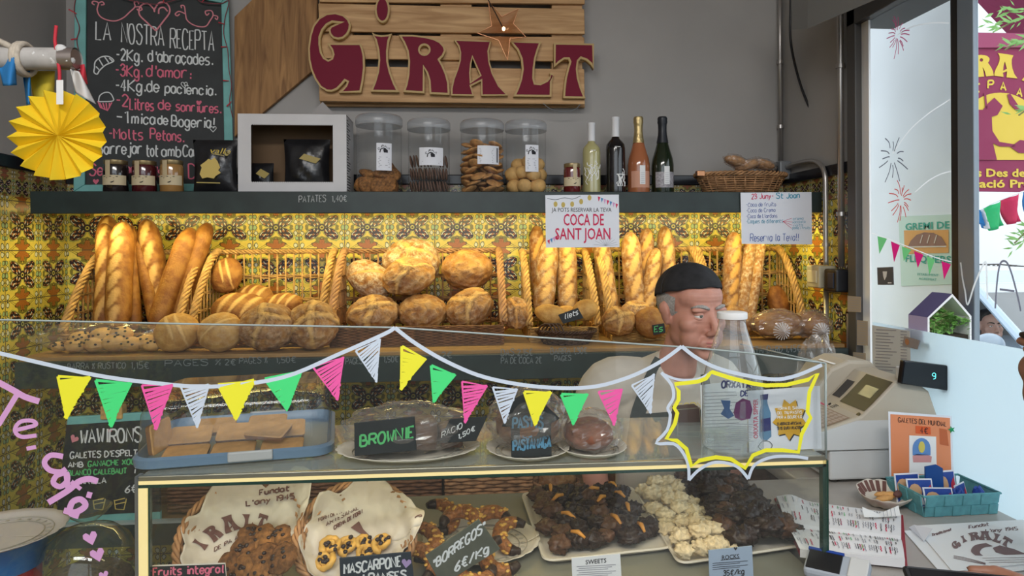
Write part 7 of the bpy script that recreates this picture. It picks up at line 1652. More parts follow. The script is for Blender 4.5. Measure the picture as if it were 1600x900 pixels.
b = MB(); b.tube([V((X0, Y0, 1.30)), V((X0, Y0, 1.24)), V((X0, Y0, 1.10)), V((X0 + .01, Y0, .92)), V((X0 + .01, Y0, .80))], [.075, .115, .140, .135, .145], 24); b.ell((X0, Y0, 1.20), (.10, .18, .08)); b.tube([n2 + V((-.005, 0, .012)), n2 + V((.04, 0, -.03)), V((X0 - .06, Y0, 1.235)), V((X0, Y0, 1.17))], [.066, .082, .115, .135], 22); b.ell((X0 - .03, Y0, 1.245), (.085, .17, .055))
limb(b, [V((X0, Y0 - .06, 1.255)), sn + V((0, 0, .012)), (sn + el) / 2], [.082, .076, .064]); limb(b, [V((X0, Y0 + .06, 1.255)), sf + V((0, 0, .012)), sf + V((.01, .03, -.13))], [.082, .076, .064]); fuse('dark_top', b, m_navy, cu, .007, 6)
b = MB()
for i in (-1, 1): limb(b, [(X0 + .01, Y0 + i * .075, .86), (X0, Y0 + i * .08, .62), (X0, Y0 + i * .085, .44), (X0 + .03, Y0 + i * .085, .22), (X0 + .04, Y0 + i * .085, .07)], [.10, .085, .064, .057, .05])
b.ell((X0 + .01, Y0, .84), (.11, .14, .10)); fuse('trousers', b, m_dgrey, cu, .008, 6)
for i in (-1, 1): MB().ell((X0 - .02, Y0 + i * .085, .045), (.12, .046, .044), None, 24, 14).build('shoe', m_blackp, cu, smooth='all')
pc = PD(1532, 944, .775); ph = thing('phone', 'black phone held in the customer hand at the bottom right corner', 'phone', pc)
Rp = frame_from((0, -.62, .78), (.97, 0, -.22)); MB().obox(pc, (.076, .037, .0045), Rp).build('case', m_blackp, ph, smooth=False, bevel=.004); MB().obox(pc + Rp @ V((0, 0, .0048)), (.071, .033, .0004), Rp).build('screen', flat('phone_screen', (.01, .01, .012), .08), ph, smooth=False)
# ------------------------------------------------------------------ right counter: register, sign, basket, notebook, papers
ZK = ZCTR + .0008
m_beige = flat('register_beige', (.46, .41, .33), .5, noise=.04, nscale=6); m_regw = flat('register_white', (.56, .57, .57), .5)
rg = thing('cash_register', 'beige cash register with black display panel on the stone counter', 'cash register', (1.15, 1.97, ZK))
Y0r, Y1r = 1.80, 2.16; LX = PY(1298, 750, Y0r).x; RX = 1.335
MB().box(LX, RX, Y0r + .005, Y1r, ZK + .010, 1.024).build('cash_drawer', m_regw, rg, smooth=False, bevel=.006)
b = MB(); b.box(LX - .003, LX + .001, Y0r + .03, Y1r - .02, ZK + .022, 1.010); b.build('drawer_front', m_dgrey, rg, smooth=False, bevel=.003)
for x in (LX + .025, RX - .03):
    for y in (Y0r + .03, Y1r - .03): MB().lathe([(.011, 0), (.011, .0105)], (x, y, ZK), 12).build('foot', m_dgrey, rg)
PR = [(.972, 1.026), (.972, 1.068), (.985, 1.078), (1.115, 1.120), (1.150, 1.150), (1.215, 1.214), (1.262, 1.222), (1.315, 1.185), (1.338, 1.12), (1.338, 1.026)]
bodyb = MB(); bodyb.prism([(x, Y0r, z) for x, z in PR], (0, .20, 0)); bodyb.build('housing', [m_beige], rg, smooth=False, bevel=.006)
PR2 = [(.985, 1.026), (.985, 1.078), (1.08, 1.105), (1.10, 1.16), (1.14, 1.215), (1.20, 1.240), (1.27, 1.238), (1.322, 1.19), (1.338, 1.12), (1.338, 1.026)]
hump = MB(); hump.prism([(x, Y0r + .2005, z) for x, z in PR2], (0, .155, 0)); hump.build('printer_hump', m_beige, rg, smooth=False, bevel=.01)
MB().prism([(x, Y0r - .003, z) for x, z in ((.974, 1.028), (.974, 1.066), (.987, 1.076), (1.10, 1.108), (1.336, 1.108), (1.336, 1.028))], (0, .0028, 0)).build('side_panel', m_regw, rg, smooth=False)
allb = MB(); allb.add(bodyb.v, bodyb.f); allb.add(hump.v, hump.f); rh = hitmap(allb)
def patch(name, q, mat, par, hm_, nu=8, nv=8, off=.001):
    b = MB(); b.quadgrid(lambda u, v: hm_((q[0][0] * (1 - u) + q[1][0] * u) * (1 - v) + (q[3][0] * (1 - u) + q[2][0] * u) * v, (q[0][1] * (1 - u) + q[1][1] * u) * (1 - v) + (q[3][1] * (1 - u) + q[2][1] * u) * v) - ray(q[0][0], q[0][1]).normalized() * off, nu, nv)
    return b.build(name, mat, par, smooth=False)
def slope(u, y, o=.0012):   # point on the sloping upper front, u 0..1 from keyboard edge to the crest
    pts = [V((x, 0, z)) for x, z in PR[2:6]]; L = [(pts[i + 1] - pts[i]).length for i in range(3)]; d = u * sum(L); i = 0
    while i < 2 and d > L[i]: d -= L[i]; i += 1
    p = pts[i].lerp(pts[i + 1], min(1, d / L[i])); t_ = (pts[i + 1] - pts[i]).normalized(); n = V((-t_.z, 0, t_.x)); return V((p.x, y, p.z)) + n * o
def sloped(name, u0, u1, y0, y1, mat, par, o=.0012): b = MB(); b.quadgrid(lambda a, c: slope(u0 + (u1 - u0) * a, y0 + (y1 - y0) * c, o), 8, 2); return b.build(name, mat, par, smooth=False)
kb_ = sloped('keyboard', .02, .40, Y0r + .012, Y0r + .19, flat('key_film', (.30, .22, .16), .5), rg)
b = MB()
for i in range(9):
    for j in range(7):
        u0 = .03 + .36 * i / 9; y0 = Y0r + .018 + .165 * j / 7; b.quadgrid(lambda a, c: slope(u0 + .033 * a, y0 + .019 * c, .002), 1, 1)
b.build('keys', flat('key_caps', (.44, .36, .30), .55), kb_, smooth=False)
dp = sloped('display_panel', .56, .985, Y0r + .006, Y0r + .13, flat('smoked_panel', (.022, .024, .026), .4), rg); sloped('lcd', .72, .86, Y0r + .03, Y0r + .09, flat('grey_lcd', (.16, .18, .17), .2), dp, .002)
sloped('small_window', .60, .85, Y0r + .145, Y0r + .185, flat('smoked_window', (.03, .028, .032), .2), rg)
b = MB(); b.lathe([(.007, 0), (.007, .002), (0, .002)], slope(.50, Y0r + .015, 0), 14, R=Ry(-.8)); b.build('key_lock', m_blackp, rg)
b = MB()
for k in range(4): b.ribbon([slope(.43 + .004 * math.sin(a * 1.7 + k), Y0r + .19 - a * .006 - k * .006, .0014) for a in range(6)], .006, (-.4, 0, .9))
b.build('red_logo', m_inkred, rg, smooth=False)
b = MB()
for k in range(4): b.ribbon([slope(.44 + .022 * k, Y0r + .135, .0014), slope(.44 + .022 * k, Y0r + .115, .0014)], .002, (-.4, 0, .9))
b.lathe([(0, 0), (.006, 0)], slope(.47, Y0r + .15, .0014), 12, R=Ry(-.7)); b.build('sticker_print', m_ink, rg, smooth=False)
MB().quadgrid(lambda u, v: V((1.16 + .10 * u, Y0r + .22 + .09 * v + .03 * u, 1.2235 + .018 * (u if u < .5 else .5) + .002)), 6, 2).build('paper_receipt', m_paper, rg, smooth=False, solid=.0006)
yd = yplane(1.775); b = MB(); b.tube([V((1.25, 1.83, 1.17)), V((1.25, 1.83, 1.25))], .011, 12); b.build('display_pole', m_regw, rg)
b = MB(); b.prism([yd(1413, 563), yd(1494, 573), yd(1490, 612), yd(1408, 600)], (0, .02, 0)); cdp = b.build('customer_display', flat('display_black', (.008, .009, .012), .18), rg, smooth=False, bevel=.004)
b = MB(); b.prism([yd(1494, 573) + V((.0005, 0, 0)), yd(1497, 573), yd(1493, 612), yd(1490, 612) + V((.0005, 0, 0))], (0, .022, 0)); b.build('display_side', m_white, cdp, smooth=False)
chalk(MB(), '9', yd, (1456, 592), (1461, 592), 9, .002, nF, .001).build('display_digit', flat('lit_digit', (.1, .6, .6), .5, emit=1.2, ecol=(.15, .7, .7)), cdp, smooth=False)
# crumpled clear bag behind the register
p = PY(1315, 590, 2.33); p.z = 1.20
k = thing('plastic_bag', 'crumpled clear plastic bag between the case and the register hump', 'bag', (1.26, 2.29, ZK)); MB().ell((1.26, 2.29, 1.115), (.075, .06, .165), None, 34, 22, fn=lambda d: 1 + .25 * mnoise.noise(V(d) * 4 + V((3, 0, 0)))).build('film', m_bagfilm, k, smooth=False)
st2 = thing('rear_stand', 'low dark stand behind the register carrying the crumpled bag', 'stand', (1.28, 2.33, 0)); 
bpy.data.objects.remove(st2)
# teal woven basket with picture cards
tq = [PZ(1444, 808, ZK), PZ(1557, 802, ZK)]; fx = (tq[1] - tq[0]); W_ = fx.length; fx.normalize(); fy = V((-fx.y, fx.x, 0)); D_ = .125; Hh = .052
bo = tq[0]; tb_ = thing('teal_basket', 'teal strip-woven tray basket full of picture cards', 'basket', bo + fx * W_ / 2 + fy * D_ / 2)
m_tealb = flat('teal_strip', (.10, .30, .34), .5, noise=.15, nscale=60)
TQ = lambda a, b_, z: bo + fx * (a * W_) + fy * (b_ * D_) + V((0, 0, z))
def wall_strip(mb, P0, P1, out, n, rows):
    for i in range(n):
        for j in range(rows):
            a0, a1 = i / n, (i + 1) / n; z0, z1 = Hh * j / rows, Hh * (j + 1) / rows; fl = .006
            o = (.0035 if (i + j) % 2 else .0012); g = .0012
            c4 = [P0.lerp(P1, a) + V(out) * (fl * z / Hh * 1.2) + V((0, 0, z)) for a, z in ((a0, z0), (a1, z0), (a1, z1), (a0, z1))]
            cm = sum(c4, V((0, 0, 0))) / 4
            q = [cm + (p - cm) * .95 for p in c4]; mb.add(c4 + [p + V(out) * o for p in q], [(0, 1, 5, 4), (1, 2, 6, 5), (2, 3, 7, 6), (3, 0, 4, 7), (4, 5, 6, 7), (3, 2, 1, 0)])
for nm, P0, P1, out, n in (('front_wall', TQ(0, 0, 0), TQ(1, 0, 0), -fy, 8), ('back_wall', TQ(0, 1, 0), TQ(1, 1, 0), fy, 8), ('end_wall', TQ(0, 0, 0), TQ(0, 1, 0), -fx, 5), ('end_wall', TQ(1, 0, 0), TQ(1, 1, 0), fx, 5)):
    b = MB(); wall_strip(b, P0, P1, out, n, 2); b.build(nm, m_tealb, tb_, smooth=False)
b = MB(); b.prism([TQ(0, 0, 0), TQ(1, 0, 0), TQ(1, 1, 0), TQ(0, 1, 0)], (0, 0, .002)); b.build('base', m_tealb, tb_, smooth=False)
b = MB(); b.tube([TQ(-.03, -.05, Hh), TQ(1.03, -.05, Hh), TQ(1.03, 1.05, Hh), TQ(-.03, 1.05, Hh)], .003, 6, closed=True); b.build('rim', m_tealb, tb_, smooth=False)
m_pr_b = flat('print_royal_blue', (.02, .06, .30), .4); m_pr_r = flat('print_red', (.45, .03, .06), .4); m_pr_t = flat('print_tan', (.55, .33, .18), .4)
def piccard(label, a, b_, h, w, lean, yaw, seed, cat='picture card'):
    p = TQ(a, b_, .0035); t = thing('picture_card', label, cat, p); ux = (fx * math.cos(yaw) + fy * math.sin(yaw)); up = (V((0, 0, 1)) * math.cos(lean) + fy * math.sin(lean)); nn = ux.cross(up)
    c = lambda x, z, o=0: p + ux * (x * w) + up * (z * h) + nn * o
    MB().prism([c(-.5, 0), c(.5, 0), c(.5, 1), c(-.5, 1)], nn * -.002).build('card', m_bluepaper, t, smooth=False)
    rr = random.Random(seed); b = MB(); b.poly([c(-.45, .06, .0006), c(.45, .06, .0006), c(.45, .95, .0006), c(-.45, .95, .0006)]); f = b.build('picture', m_pr_b, t, smooth=False)
    b = MB(); b.poly([c(.1, .1, .0012), c(.45, .1, .0012), c(.42, .8, .0012), c(.22, .6, .0012)]); b.build('picture_red', m_pr_r, f, smooth=False)
    b = MB(); b.poly([c(-.2 + .25 * math.cos(q * PI / 6), .55 + .28 * math.sin(q * PI / 6), .0016) for q in range(12)]); b.build('picture_face', m_pr_t, f, smooth=False); b = MB(); b.poly([c(-.3, .1, .0014), c(.1, .1, .0014), c(.0, .5, .0014), c(-.2, .5, .0014)]); b.build('picture_white', m_paper, f, smooth=False)
    return t
piccard('blue and white picture card at the back left of the teal basket', .10, .62, .075, .068, .15, .0, 1); piccard('blue and white picture card in the second row of the teal basket', .17, .38, .070, .066, .2, -.1, 2); piccard('picture card at the front left of the teal basket', .30, .12, .058, .072, .25, -.15, 3)
piccard('tall picture card right of the blue folder in the teal basket', .66, .58, .078, .052, .2, .1, 4); piccard('tilted picture card at the front right of the teal basket', .70, .22, .060, .055, .4, .5, 5)
k = thing('blue_folder', 'plain royal blue card standing in the middle of the teal basket', 'card', TQ(.42, .45, .0035)); b = MB(); b.prism([TQ(.28, .5, .0035), TQ(.50, .42, .0035), TQ(.52, .5, .095), TQ(.44, .52, .104), TQ(.30, .56, .098)], fy * .004); b.build('card', flat('royal_blue', (.005, .055, .24), .45), k, smooth=False)
for i, (a, c_) in enumerate(((.56, .15), (.83, .12))):
    k = thing('blue_wrapper', ('crumpled blue wrapper in the middle front of the teal basket', 'crumpled blue wrapper at the right front of the teal basket')[i], 'wrapper', TQ(a, c_, .003)); MB().ell(TQ(a, c_ + .03, .036), (.016, .012, .024), None, 14, 9, fn=lambda d: 1 + .4 * mnoise.noise(V(d) * 3 + V((i, 0, 0)))).build('wrapper', m_pr_b, k, smooth=False)
# orange sign behind the basket
yo = yplane(tq[0].y + .145); os_ = thing('orange_sign', 'orange laminated price sign with a child drawing behind the teal basket', 'sign', yo(1438, 790)); os_.location.z = ZK
m_or = flat('orange_card', (.72, .25, .11), .35)
lo = [yo(1388, 643), yo(1487, 650), yo(1491, 780), yo(1391, 786)]; lo[2].z = lo[3].z = ZK + .001
MB().prism(lo, (0, .0015, 0)).build('laminate', m_bluepaper, os_, smooth=False)
od = V((0, -.0008, 0)); b = MB(); b.poly([yo(*q) + od for q in ((1391, 647), (1484, 653), (1487, 775), (1393, 780))]); b.build('orange_card', m_or, os_, smooth=False)
chalk(MB(), 'GALETES DEL MUNDIAL', yo, (1403, 659), (1478, 666), 7, .0016, nF, .0016, seed=4).build('lettering', m_ink, os_, smooth=False)
b = MB(); b.poly([yo(*q) + od * 2 for q in ((1430, 665), (1453, 667), (1454, 679), (1430, 677))]); pt_ = b.build('price_patch', flat('red_orange_patch', (.66, .10, .02), .5), os_, smooth=False); chalk(MB(), '4€', yo, (1437, 676), (1449, 677), 9, .0018, nF, .0024, seed=3).build('price', m_ink, pt_, smooth=False)
b = MB(); b.poly([yo(*q) + od * 2 for q in ((1420, 680), (1462, 682), (1463, 742), (1420, 740))]); dr = b.build('drawing', m_paper, os_, smooth=False)
b = MB(); b.poly([yo(1439 + 14 * math.cos(a * PI / 10), 700 - 16 * math.sin(a * PI / 10)) + od * 3 for a in range(11)] + [yo(1427, 710) + od * 3, yo(1453, 710) + od * 3][:0] + [yo(1425, 711) + od * 3, yo(1453, 711) + od * 3]); b.build('drawn_blue_arch', flat('crayon_blue', (.12, .26, .55), .8), dr, smooth=False)
b = MB(); b.poly([yo(1439 + 5 * math.cos(a * PI / 8), 698 + 9 * math.sin(a * PI / 8)) + od * 4 for a in range(16)]); b.build('drawn_yellow_drop', flat('crayon_yellow', (.65, .55, .12), .8), dr, smooth=False)
b = MB(); b.poly([yo(*q) + od * 3 for q in ((1425, 712), (1432, 709), (1447, 709), (1455, 713), (1454, 722), (1426, 722))]); b.build('drawn_pink_base', flat('crayon_pink', (.60, .28, .28), .8), dr, smooth=False)
b = MB(); b.poly([yo(*q) + od * 1.6 for q in ((1467, 669), (1479, 671), (1482, 697), (1468, 694))]); b.build('red_patch', flat('rust_patch', (.50, .12, .04), .6), os_, smooth=False)
b = MB(); b.poly([yo(1486 + (6 if q % 2 else 2.6) * math.sin(q * PI / 5 + .3), 671 + (6 if q % 2 else 2.6) * math.cos(q * PI / 5 + .3)) + od * 3 for q in range(10)]); b.build('green_star', flat('star_green', (.01, .30, .11), .5), os_, smooth=False)
# paper lined dish
c = PZ(1382, 790, ZK); dsh = thing('paper_dish', 'small dish lined with printed paper holding pastry pieces', 'dish', c)
b = MB()
def fdish(u, v):
    a = 2 * PI * u; r = .062 * v; lip = 1 + .10 * mnoise.noise(V((math.cos(a) * 2.5, math.sin(a) * 2.5, 4))); return c + V((r * lip * math.cos(a), r * lip * math.sin(a), .002 + .030 * max(0, (v - .45) / .55) ** 1.3 * (1 + .5 * max(0, math.sin(a))) + .004 * mnoise.noise(V((math.cos(a) * 4 * v, math.sin(a) * 4 * v, 1)))))
b.quadgrid(fdish, 60, 12); b.build('paper', m_wrap, dsh, smooth='all', solid=.001); dh = hitmap(b)
b = MB()
for k_ in range(7): a = 1.0 + k_ * .28; b.ribbon([fdish(a / (2 * PI), .72) + V((0, -.001, .0015)), fdish(a / (2 * PI), .97) + V((0, -.001, .0015))], .010, (0, -.5, .8))
b.build('print', m_brownink, dsh, smooth=False)
for i, (dx, dy, a, lb) in enumerate(((-.008, -.012, .3, 'long pastry piece at the front of the paper lined dish'), (.008, .004, -.15, 'long pastry piece in the middle of the paper lined dish'), (.034, -.004, .5, 'dark pastry piece at the right of the paper lined dish'))):
    p = c + V((dx, dy, .022 + .004 * i)); tag(MB().ell(p, (.030 if i < 2 else .016, .009, .008), Rz(a), 20, 12, fn=lambda d: 1 + .2 * mnoise.noise(V(d) * 3 + V((i, 0, 0)))).build('pastry_piece', m_biscuit if i < 2 else m_brownink, loc=p, smooth='all'), lb, 'pastry')
# open notebook
def pz(x, y, z): return PZ(x, y, z)
nbk = thing('notebook', 'open handwritten notebook with red cover on the stone counter', 'notebook', PZ(1330, 840, ZK))
zn = ZK + .022
def bilz(q, u, v, zf=lambda u, v: 0): p = (q[0] * (1 - u) + q[1] * u) * (1 - v) + (q[3] * (1 - u) + q[2] * u) * v; return p + V((0, 0, zf(u, v)))
UP = [pz(1213, 777, zn), pz(1408, 803, zn), pz(1408, 842, zn), pz(1228, 822, zn)]; LO = [pz(1228, 822, zn), pz(1408, 842, zn), pz(1414, 874, zn), pz(1250, 858, zn)]
cv = [pz(1210, 779, ZK + .002), pz(1411, 806, ZK + .002), pz(1418, 886, ZK + .002), pz(1250, 868, ZK + .002)]
MB().prism([p - V((0, 0, .0015)) for p in cv], (0, 0, .003)).build('red_cover', flat('red_cover', (.30, .015, .03), .5), nbk, smooth=False)
for nm, q, zf in (('upper_pages', UP, lambda u, v: .010 * math.sin(PI * (1 - v)) * .6 - .006 * (v > .97) + (.012 * math.exp(-((u - .12) / .1) ** 2) * (1 - v))), ('lower_pages', LO, lambda u, v: .006 * math.sin(PI * min(1, v * 1.1)) - .004 * (v < .03))):
    b = MB(); b.quadgrid(lambda u, v: bilz(q, u, v, zf), 24, 12); o = len(b.v)
    e1 = [bilz(q, i / 24, 1, zf) for i in range(25)]; b.add(e1 + [V((p.x, p.y, ZK + .0045)) for p in e1], [(i, i + 1, i + 26, i + 25) for i in range(24)]); e2 = [bilz(q, 1, i / 12, zf) for i in range(13)]; b.add(e2 + [V((p.x, p.y, ZK + .0045)) for p in e2], [(i, i + 1, i + 14, i + 13) for i in range(12)])
    e3 = [bilz(q, i / 24, 0, zf) for i in range(25)]; b.add(e3 + [V((p.x, p.y, ZK + .0045)) for p in e3], [(i, i + 1, i + 26, i + 25) for i in range(24)])
    pg = b.build(nm, flat('ruled_page_' + nm, (.72, .72, .74), .85), nbk, smooth=False)
    for mm, sd_, cnt in ((m_inkgrey, 1, 70), (m_ink, 2, 26), (m_inkred, 3, 16), (m_chalkg, 4, 8)):
        b = MB(); rr = random.Random(sd_ + len(nm))
        for i in range(cnt):
            u = rr.randint(1, 46) / 48 + .004; v0 = rr.choice((.08, .36, .62)); L = rr.uniform(.1, .24); b.ribbon([bilz(q, u + .004 * math.sin(s_ * 2.2 + i), v0 + L * s_ / 6, zf) + V((0, 0, .0012)) for s_ in range(7)], .0016 if mm is not m_inkred else .002, (0, 0, 1))
        b.build('handwriting', mm, pg, smooth=False)
k = thing('folded_receipt', 'small folded receipt lying across the notebook top edge', 'receipt', PZ(1378, 802, zn)); b = MB(); q = [pz(1347, 792, zn + .022), pz(1373, 803, zn + .014), pz(1404, 790, zn + .026), pz(1407, 806, zn + .014), pz(1374, 808, zn + .013), pz(1350, 808, zn + .014)]; b.add(q, [(0, 1, 4, 5), (1, 2, 3, 4)]); b.build('paper', m_paper, k, smooth=False, solid=.0006)
b = MB()
for i in range(4): b.ribbon([q[1].lerp(q[2], .2 + .18 * i) + V((0, -.002, .002)), q[4].lerp(q[3], .2 + .18 * i) + V((0, -.002, .002))], .0012, (0, -.7, .7))
b.build('print', m_inkgrey, k, smooth=False)
# card terminal
ctm = thing('card_terminal', 'grey card terminal leaning against the case corner', 'card terminal', PZ(1305, 890, ZK)); A3 = [PZ(1262, 884, ZK), PZ(1300, 906, ZK)]
Rt = frame_from((-.25, -.25, .9), (.75, -.62, 0)); pc_ = PZ(1308, 889, ZK + .032)
MB().obox(pc_, (.058, .030, .012), Rt).build('body', flat('grey_blue_plastic', (.36, .40, .46), .4), ctm, smooth=False, bevel=.008)
MB().obox(pc_ + Rt @ V((-.022, 0, .0122)), (.031, .024, .0012), Rt).build('keypad', m_blackp, ctm, smooth=False, bevel=.001); MB().obox(pc_ + Rt @ V((-.023, .028, .010)), (.033, .003, .0035), Rt).build('blue_edge', m_pr_b, ctm, smooth=False); MB().obox(pc_ + Rt @ V((.039, 0, .0122)), (.017, .025, .003), Rt).build('paper_lid', m_regw, ctm, smooth=False, bevel=.002)
b = MB(); b.obox(pc_ - V((0, 0, .02)), (.038, .02, .010)); b.build('stand', m_grey, ctm, smooth=False)
# stacked wrapping papers
for i, (dz, q, lb) in enumerate(((.0, ((1412, 830), (1592, 816), (1660, 885), (1478, 905)), 'lowest sheet of the printed wrapping paper stack at the counter edge'), (.0022, ((1428, 822), (1608, 812), (1700, 872), (1488, 893)), 'top printed wrapping paper sheet with bakery logo at the right counter edge'))):
    k = thing('wrapping_paper', lb, 'wrapping paper', PZ(1520, 850, ZK)); Q = [PZ(x, y, ZK + .0005 + dz) for x, y in q]; MB().quadgrid(lambda u, v: bilz(Q, u, v, lambda u, v: .0006), 10, 10).build('sheet', m_paper, k, smooth=False, solid=.0008)
kz = lambda x, y: PZ(x, y, ZK + .0042)
m_brf = flat('faded_brown_ink', (.20, .13, .13), .8)
for key, (px, py), s_, ro in (('G', (1494, 851), 12, -.55), ('i', (1506, 842), 11, -.4), ('R', (1522, 838), 13, -.25), ('A', (1541, 837), 14, .0), ('L', (1558, 841), 13, .3), ('T', (1573, 847), 14, .5)):
    ox, loops = LET[key]; xs = [p[0] for p in loops[0]]; ys = [p[1] for p in loops[0]]; mx, my = (min(xs) + max(xs)) / 2, (min(ys) + max(ys)) / 2; hg = max(ys) - min(ys)
    filled('print', [[((x - mx) / hg * s_ * 1.5, (y - my) / hg * s_) for x, y in lp] for lp in loops], m_brf, k, lambda x, y: kz(px + x * math.cos(ro) - y * math.sin(ro), py + x * math.sin(ro) + y * math.cos(ro)), .0003, .0003, (0, 0, 1))
b = MB(); draw(b, [(1530, 868), (1524, 862), (1530, 854), (1546, 851)], kz, .016, (0, 0, 1), 0); b.poly([kz(*q) for q in ((1551, 856), (1562, 852), (1585, 858), (1604, 866), (1570, 867), (1556, 863))]); b.build('logo_print', m_brf, k, smooth=False)
b = MB()
for i in range(3): draw(b, [(1490, 868 + i * 2), (1510, 872 + i * 2), (1540, 880 + i)], kz, .003, (0, 0, 1), 0)
for i in range(3): b.ribbon([kz(1535 + 5 * i, 872 + 3.4 * i), kz(1612, 871 + 3.4 * i)], .0016, (0, 0, 1))
b.build('fine_print', m_brf, k, smooth=False)
for tx, p0, p1, h in (('Fundat', (1514, 826), (1545, 821), 5), ("L'any 1945", (1540, 832), (1590, 828), 5), ('Tradicional', (1456, 838), (1486, 829), 4)): chalk(MB(), tx, kz, p0, p1, h, .0024, (0, 0, 1), 0, seed=3, jit=.05).build('print', m_brf, k, smooth=False)
kf = thing('paper_scrap', 'folded white paper scrap at the left corner of the wrapping sheets', 'paper', PZ(1440, 835, ZK)); b = MB(); q = [PZ(1428, 820, ZK + .014), PZ(1457, 826, ZK + .022), PZ(1444, 846, ZK + .006), PZ(1420, 824, ZK + .004)]; b.add(q, [(0, 1, 2), (0, 2, 3)]); b.build('paper', m_bluepaper, kf, smooth=False, solid=.0006)
# ------------------------------------------------------------------ window side: stickers, poster, planter, papers, and the street
XG = XR + .0035
xg = lambda px, py: PX(px, py, XG - .0006)
NX = (-1, 0, 0)
struct(MB().box(2.10, 2.15, 2.685, 3.9, -.1, 3.6).build('wall_outside', flat('pale_render', (.78, .81, .83), .85, noise=.05, nscale=3, bump=.15), smooth=False))
gp = thing('window_painting', 'fireworks, pennants and letters painted with thin markers on the street window', 'window painting', (XG, 2.2, 1.4))
def rays_(cx, cy, Rr, n, seed, mat, lw=.0035):
    rr = random.Random(seed); b = MB()
    for i in range(n):
        a = 2 * PI * i / n + rr.uniform(-.15, .15); r0, r1 = rr.uniform(.15, .35) * Rr, rr.uniform(.55, 1.0) * Rr; draw(b, [(cx + r0 * .5 * math.cos(a), cy + r0 * math.sin(a)), (cx + .5 * (r0 + r1) / 2 * math.cos(a) + 1, cy + (r0 + r1) / 2 * math.sin(a)), (cx + r1 * .6 * math.cos(a), cy + r1 * math.sin(a) + 3)], xg, lw, NX, 0)
    b.build('painted_firework', mat, gp, smooth=False)
def transl(name, col, k=.6):
    m = bpy.data.materials.new(name); m.use_nodes = True; t = m.node_tree; t.nodes.clear(); o = node(t, 'ShaderNodeOutputMaterial'); d = node(t, 'ShaderNodeBsdfDiffuse'); l = node(t, 'ShaderNodeBsdfTranslucent'); x = node(t, 'ShaderNodeMixShader'); x.inputs[0].default_value = k
    d.inputs[0].default_value = tuple(col) + (1,); l.inputs[0].default_value = tuple(col) + (1,); t.links.new(d.outputs[0], x.inputs[1]); t.links.new(l.outputs[0], x.inputs[2]); t.links.new(x.outputs[0], o.inputs[0]); return m
m_fp = transl('firework_pink', (.50, .10, .20)); m_fg = transl('firework_grey', (.12, .13, .16)); m_fr = transl('firework_red', (.55, .07, .06)); m_wm = transl('white_marker', (.85, .85, .84))
rays_(1402, 55, 36, 18, 1, m_fp); rays_(1395, 245, 48, 12, 2, m_fg, .004); rays_(1408, 312, 36, 16, 3, m_fr)
b = MB()
for pts in (((1402, 55), (1425, 42), (1455, 36), (1483, 36)), ((1395, 240), (1420, 205), (1450, 178), (1485, 155)), ((1430, 300), (1450, 283), (1470, 272), (1488, 267))): draw(b, pts, xg, .004, NX, 0)
b.build('painted_trail', m_wm, gp, smooth=False)
m_pg = transl('marker_green', (.16, .50, .18)); m_pp = transl('marker_pink', (.62, .02, .16))
for i, (a, d, e, mm) in enumerate((((1371, 369), (1386, 373), (1374, 397), m_pg), ((1392, 377), (1406, 383), (1397, 410), m_pp), ((1409, 385), (1424, 390), (1412, 408), m_pg), ((1428, 392), (1443, 398), (1434, 419), m_pp), ((1448, 400), (1461, 406), (1452, 430), m_pg), ((1471, 408), (1486, 413), (1475, 437), m_pp))):
    b = MB(); b.poly([xg(*a), xg(*d), xg(*e)]); b.build('painted_pennant', mm, gp, smooth=False)
b = MB(); draw(b, [(1362, 364), (1390, 374), (1430, 390), (1470, 405), (1500, 411)], xg, .003, NX, 0, smooth=True); b.build('painted_cord', m_wm, gp, smooth=False)
gl2 = thing('painted_letters', 'large white V and A letters painted on the window beside the mullion', 'window painting', (XR - .03, 1.96, 1.5))
xg2 = lambda px, py: PX(px, py, XR - .0312) if px < 1528 else xg(px, py)
b = MB(); draw(b, [(1501, 410), (1504, 435), (1508, 455), (1512, 476), (1522, 447), (1531, 425)], lambda x, y: PX(x, y, XR - .0312), .006, NX, 0); draw(b, [(1529, 430), (1540, 409), (1542, 440), (1543, 468)], xg, .006, NX, 0); b.build('letter_stroke', m_wm, gl2, smooth=False)
b = MB(); draw(b, [(1555, 482), (1558, 440), (1563, 412), (1572, 409), (1580, 425), (1590, 462), (1595, 486)], xg, .006, NX, 0); draw(b, [(1562, 452), (1585, 455)], xg, .006, NX, 0); b.build('letter_stroke', transl('grey_marker', (.20, .20, .24)), gl2, smooth=False)
# poster on the pane, shop sticker
xp = lambda px, py: PX(px, py, XR - .001 + .0185); po_ = thing('poster', 'pale green bakers guild poster with a bread loaf picture on the outside pier', 'poster', PX(1450, 446, 2.097))
xq = lambda px, py, o=0: PX(px, py, 2.097) + V((-o * 2, 0, 0))
b = MB(); b.prism([xq(1404, 338), xq(1489, 335), xq(1492, 444), xq(1408, 447)], (.0025, 0, 0)); b.build('sheet', flat('mint_paper', (.55, .68, .58), .6), po_, smooth=False)
ux_ = (xq(1489, 352) - xq(1404, 353)).normalized(); m_gk = flat('poster_green', (.02, .32, .22), .6)
printed('headline', 'GREMI DE', m_gk, po_, xq(1448, 358, .001), (0, -1, 0), (0, 0, 1), .044, width=(xq(1482, 355) - xq(1413, 355)).length, bold=.02)
printed('headline', 'FLEQUERS', m_gk, po_, xq(1449, 410, .001), (0, -1, 0), (0, 0, 1), .044, width=(xq(1484, 408) - xq(1413, 408)).length, bold=.02)
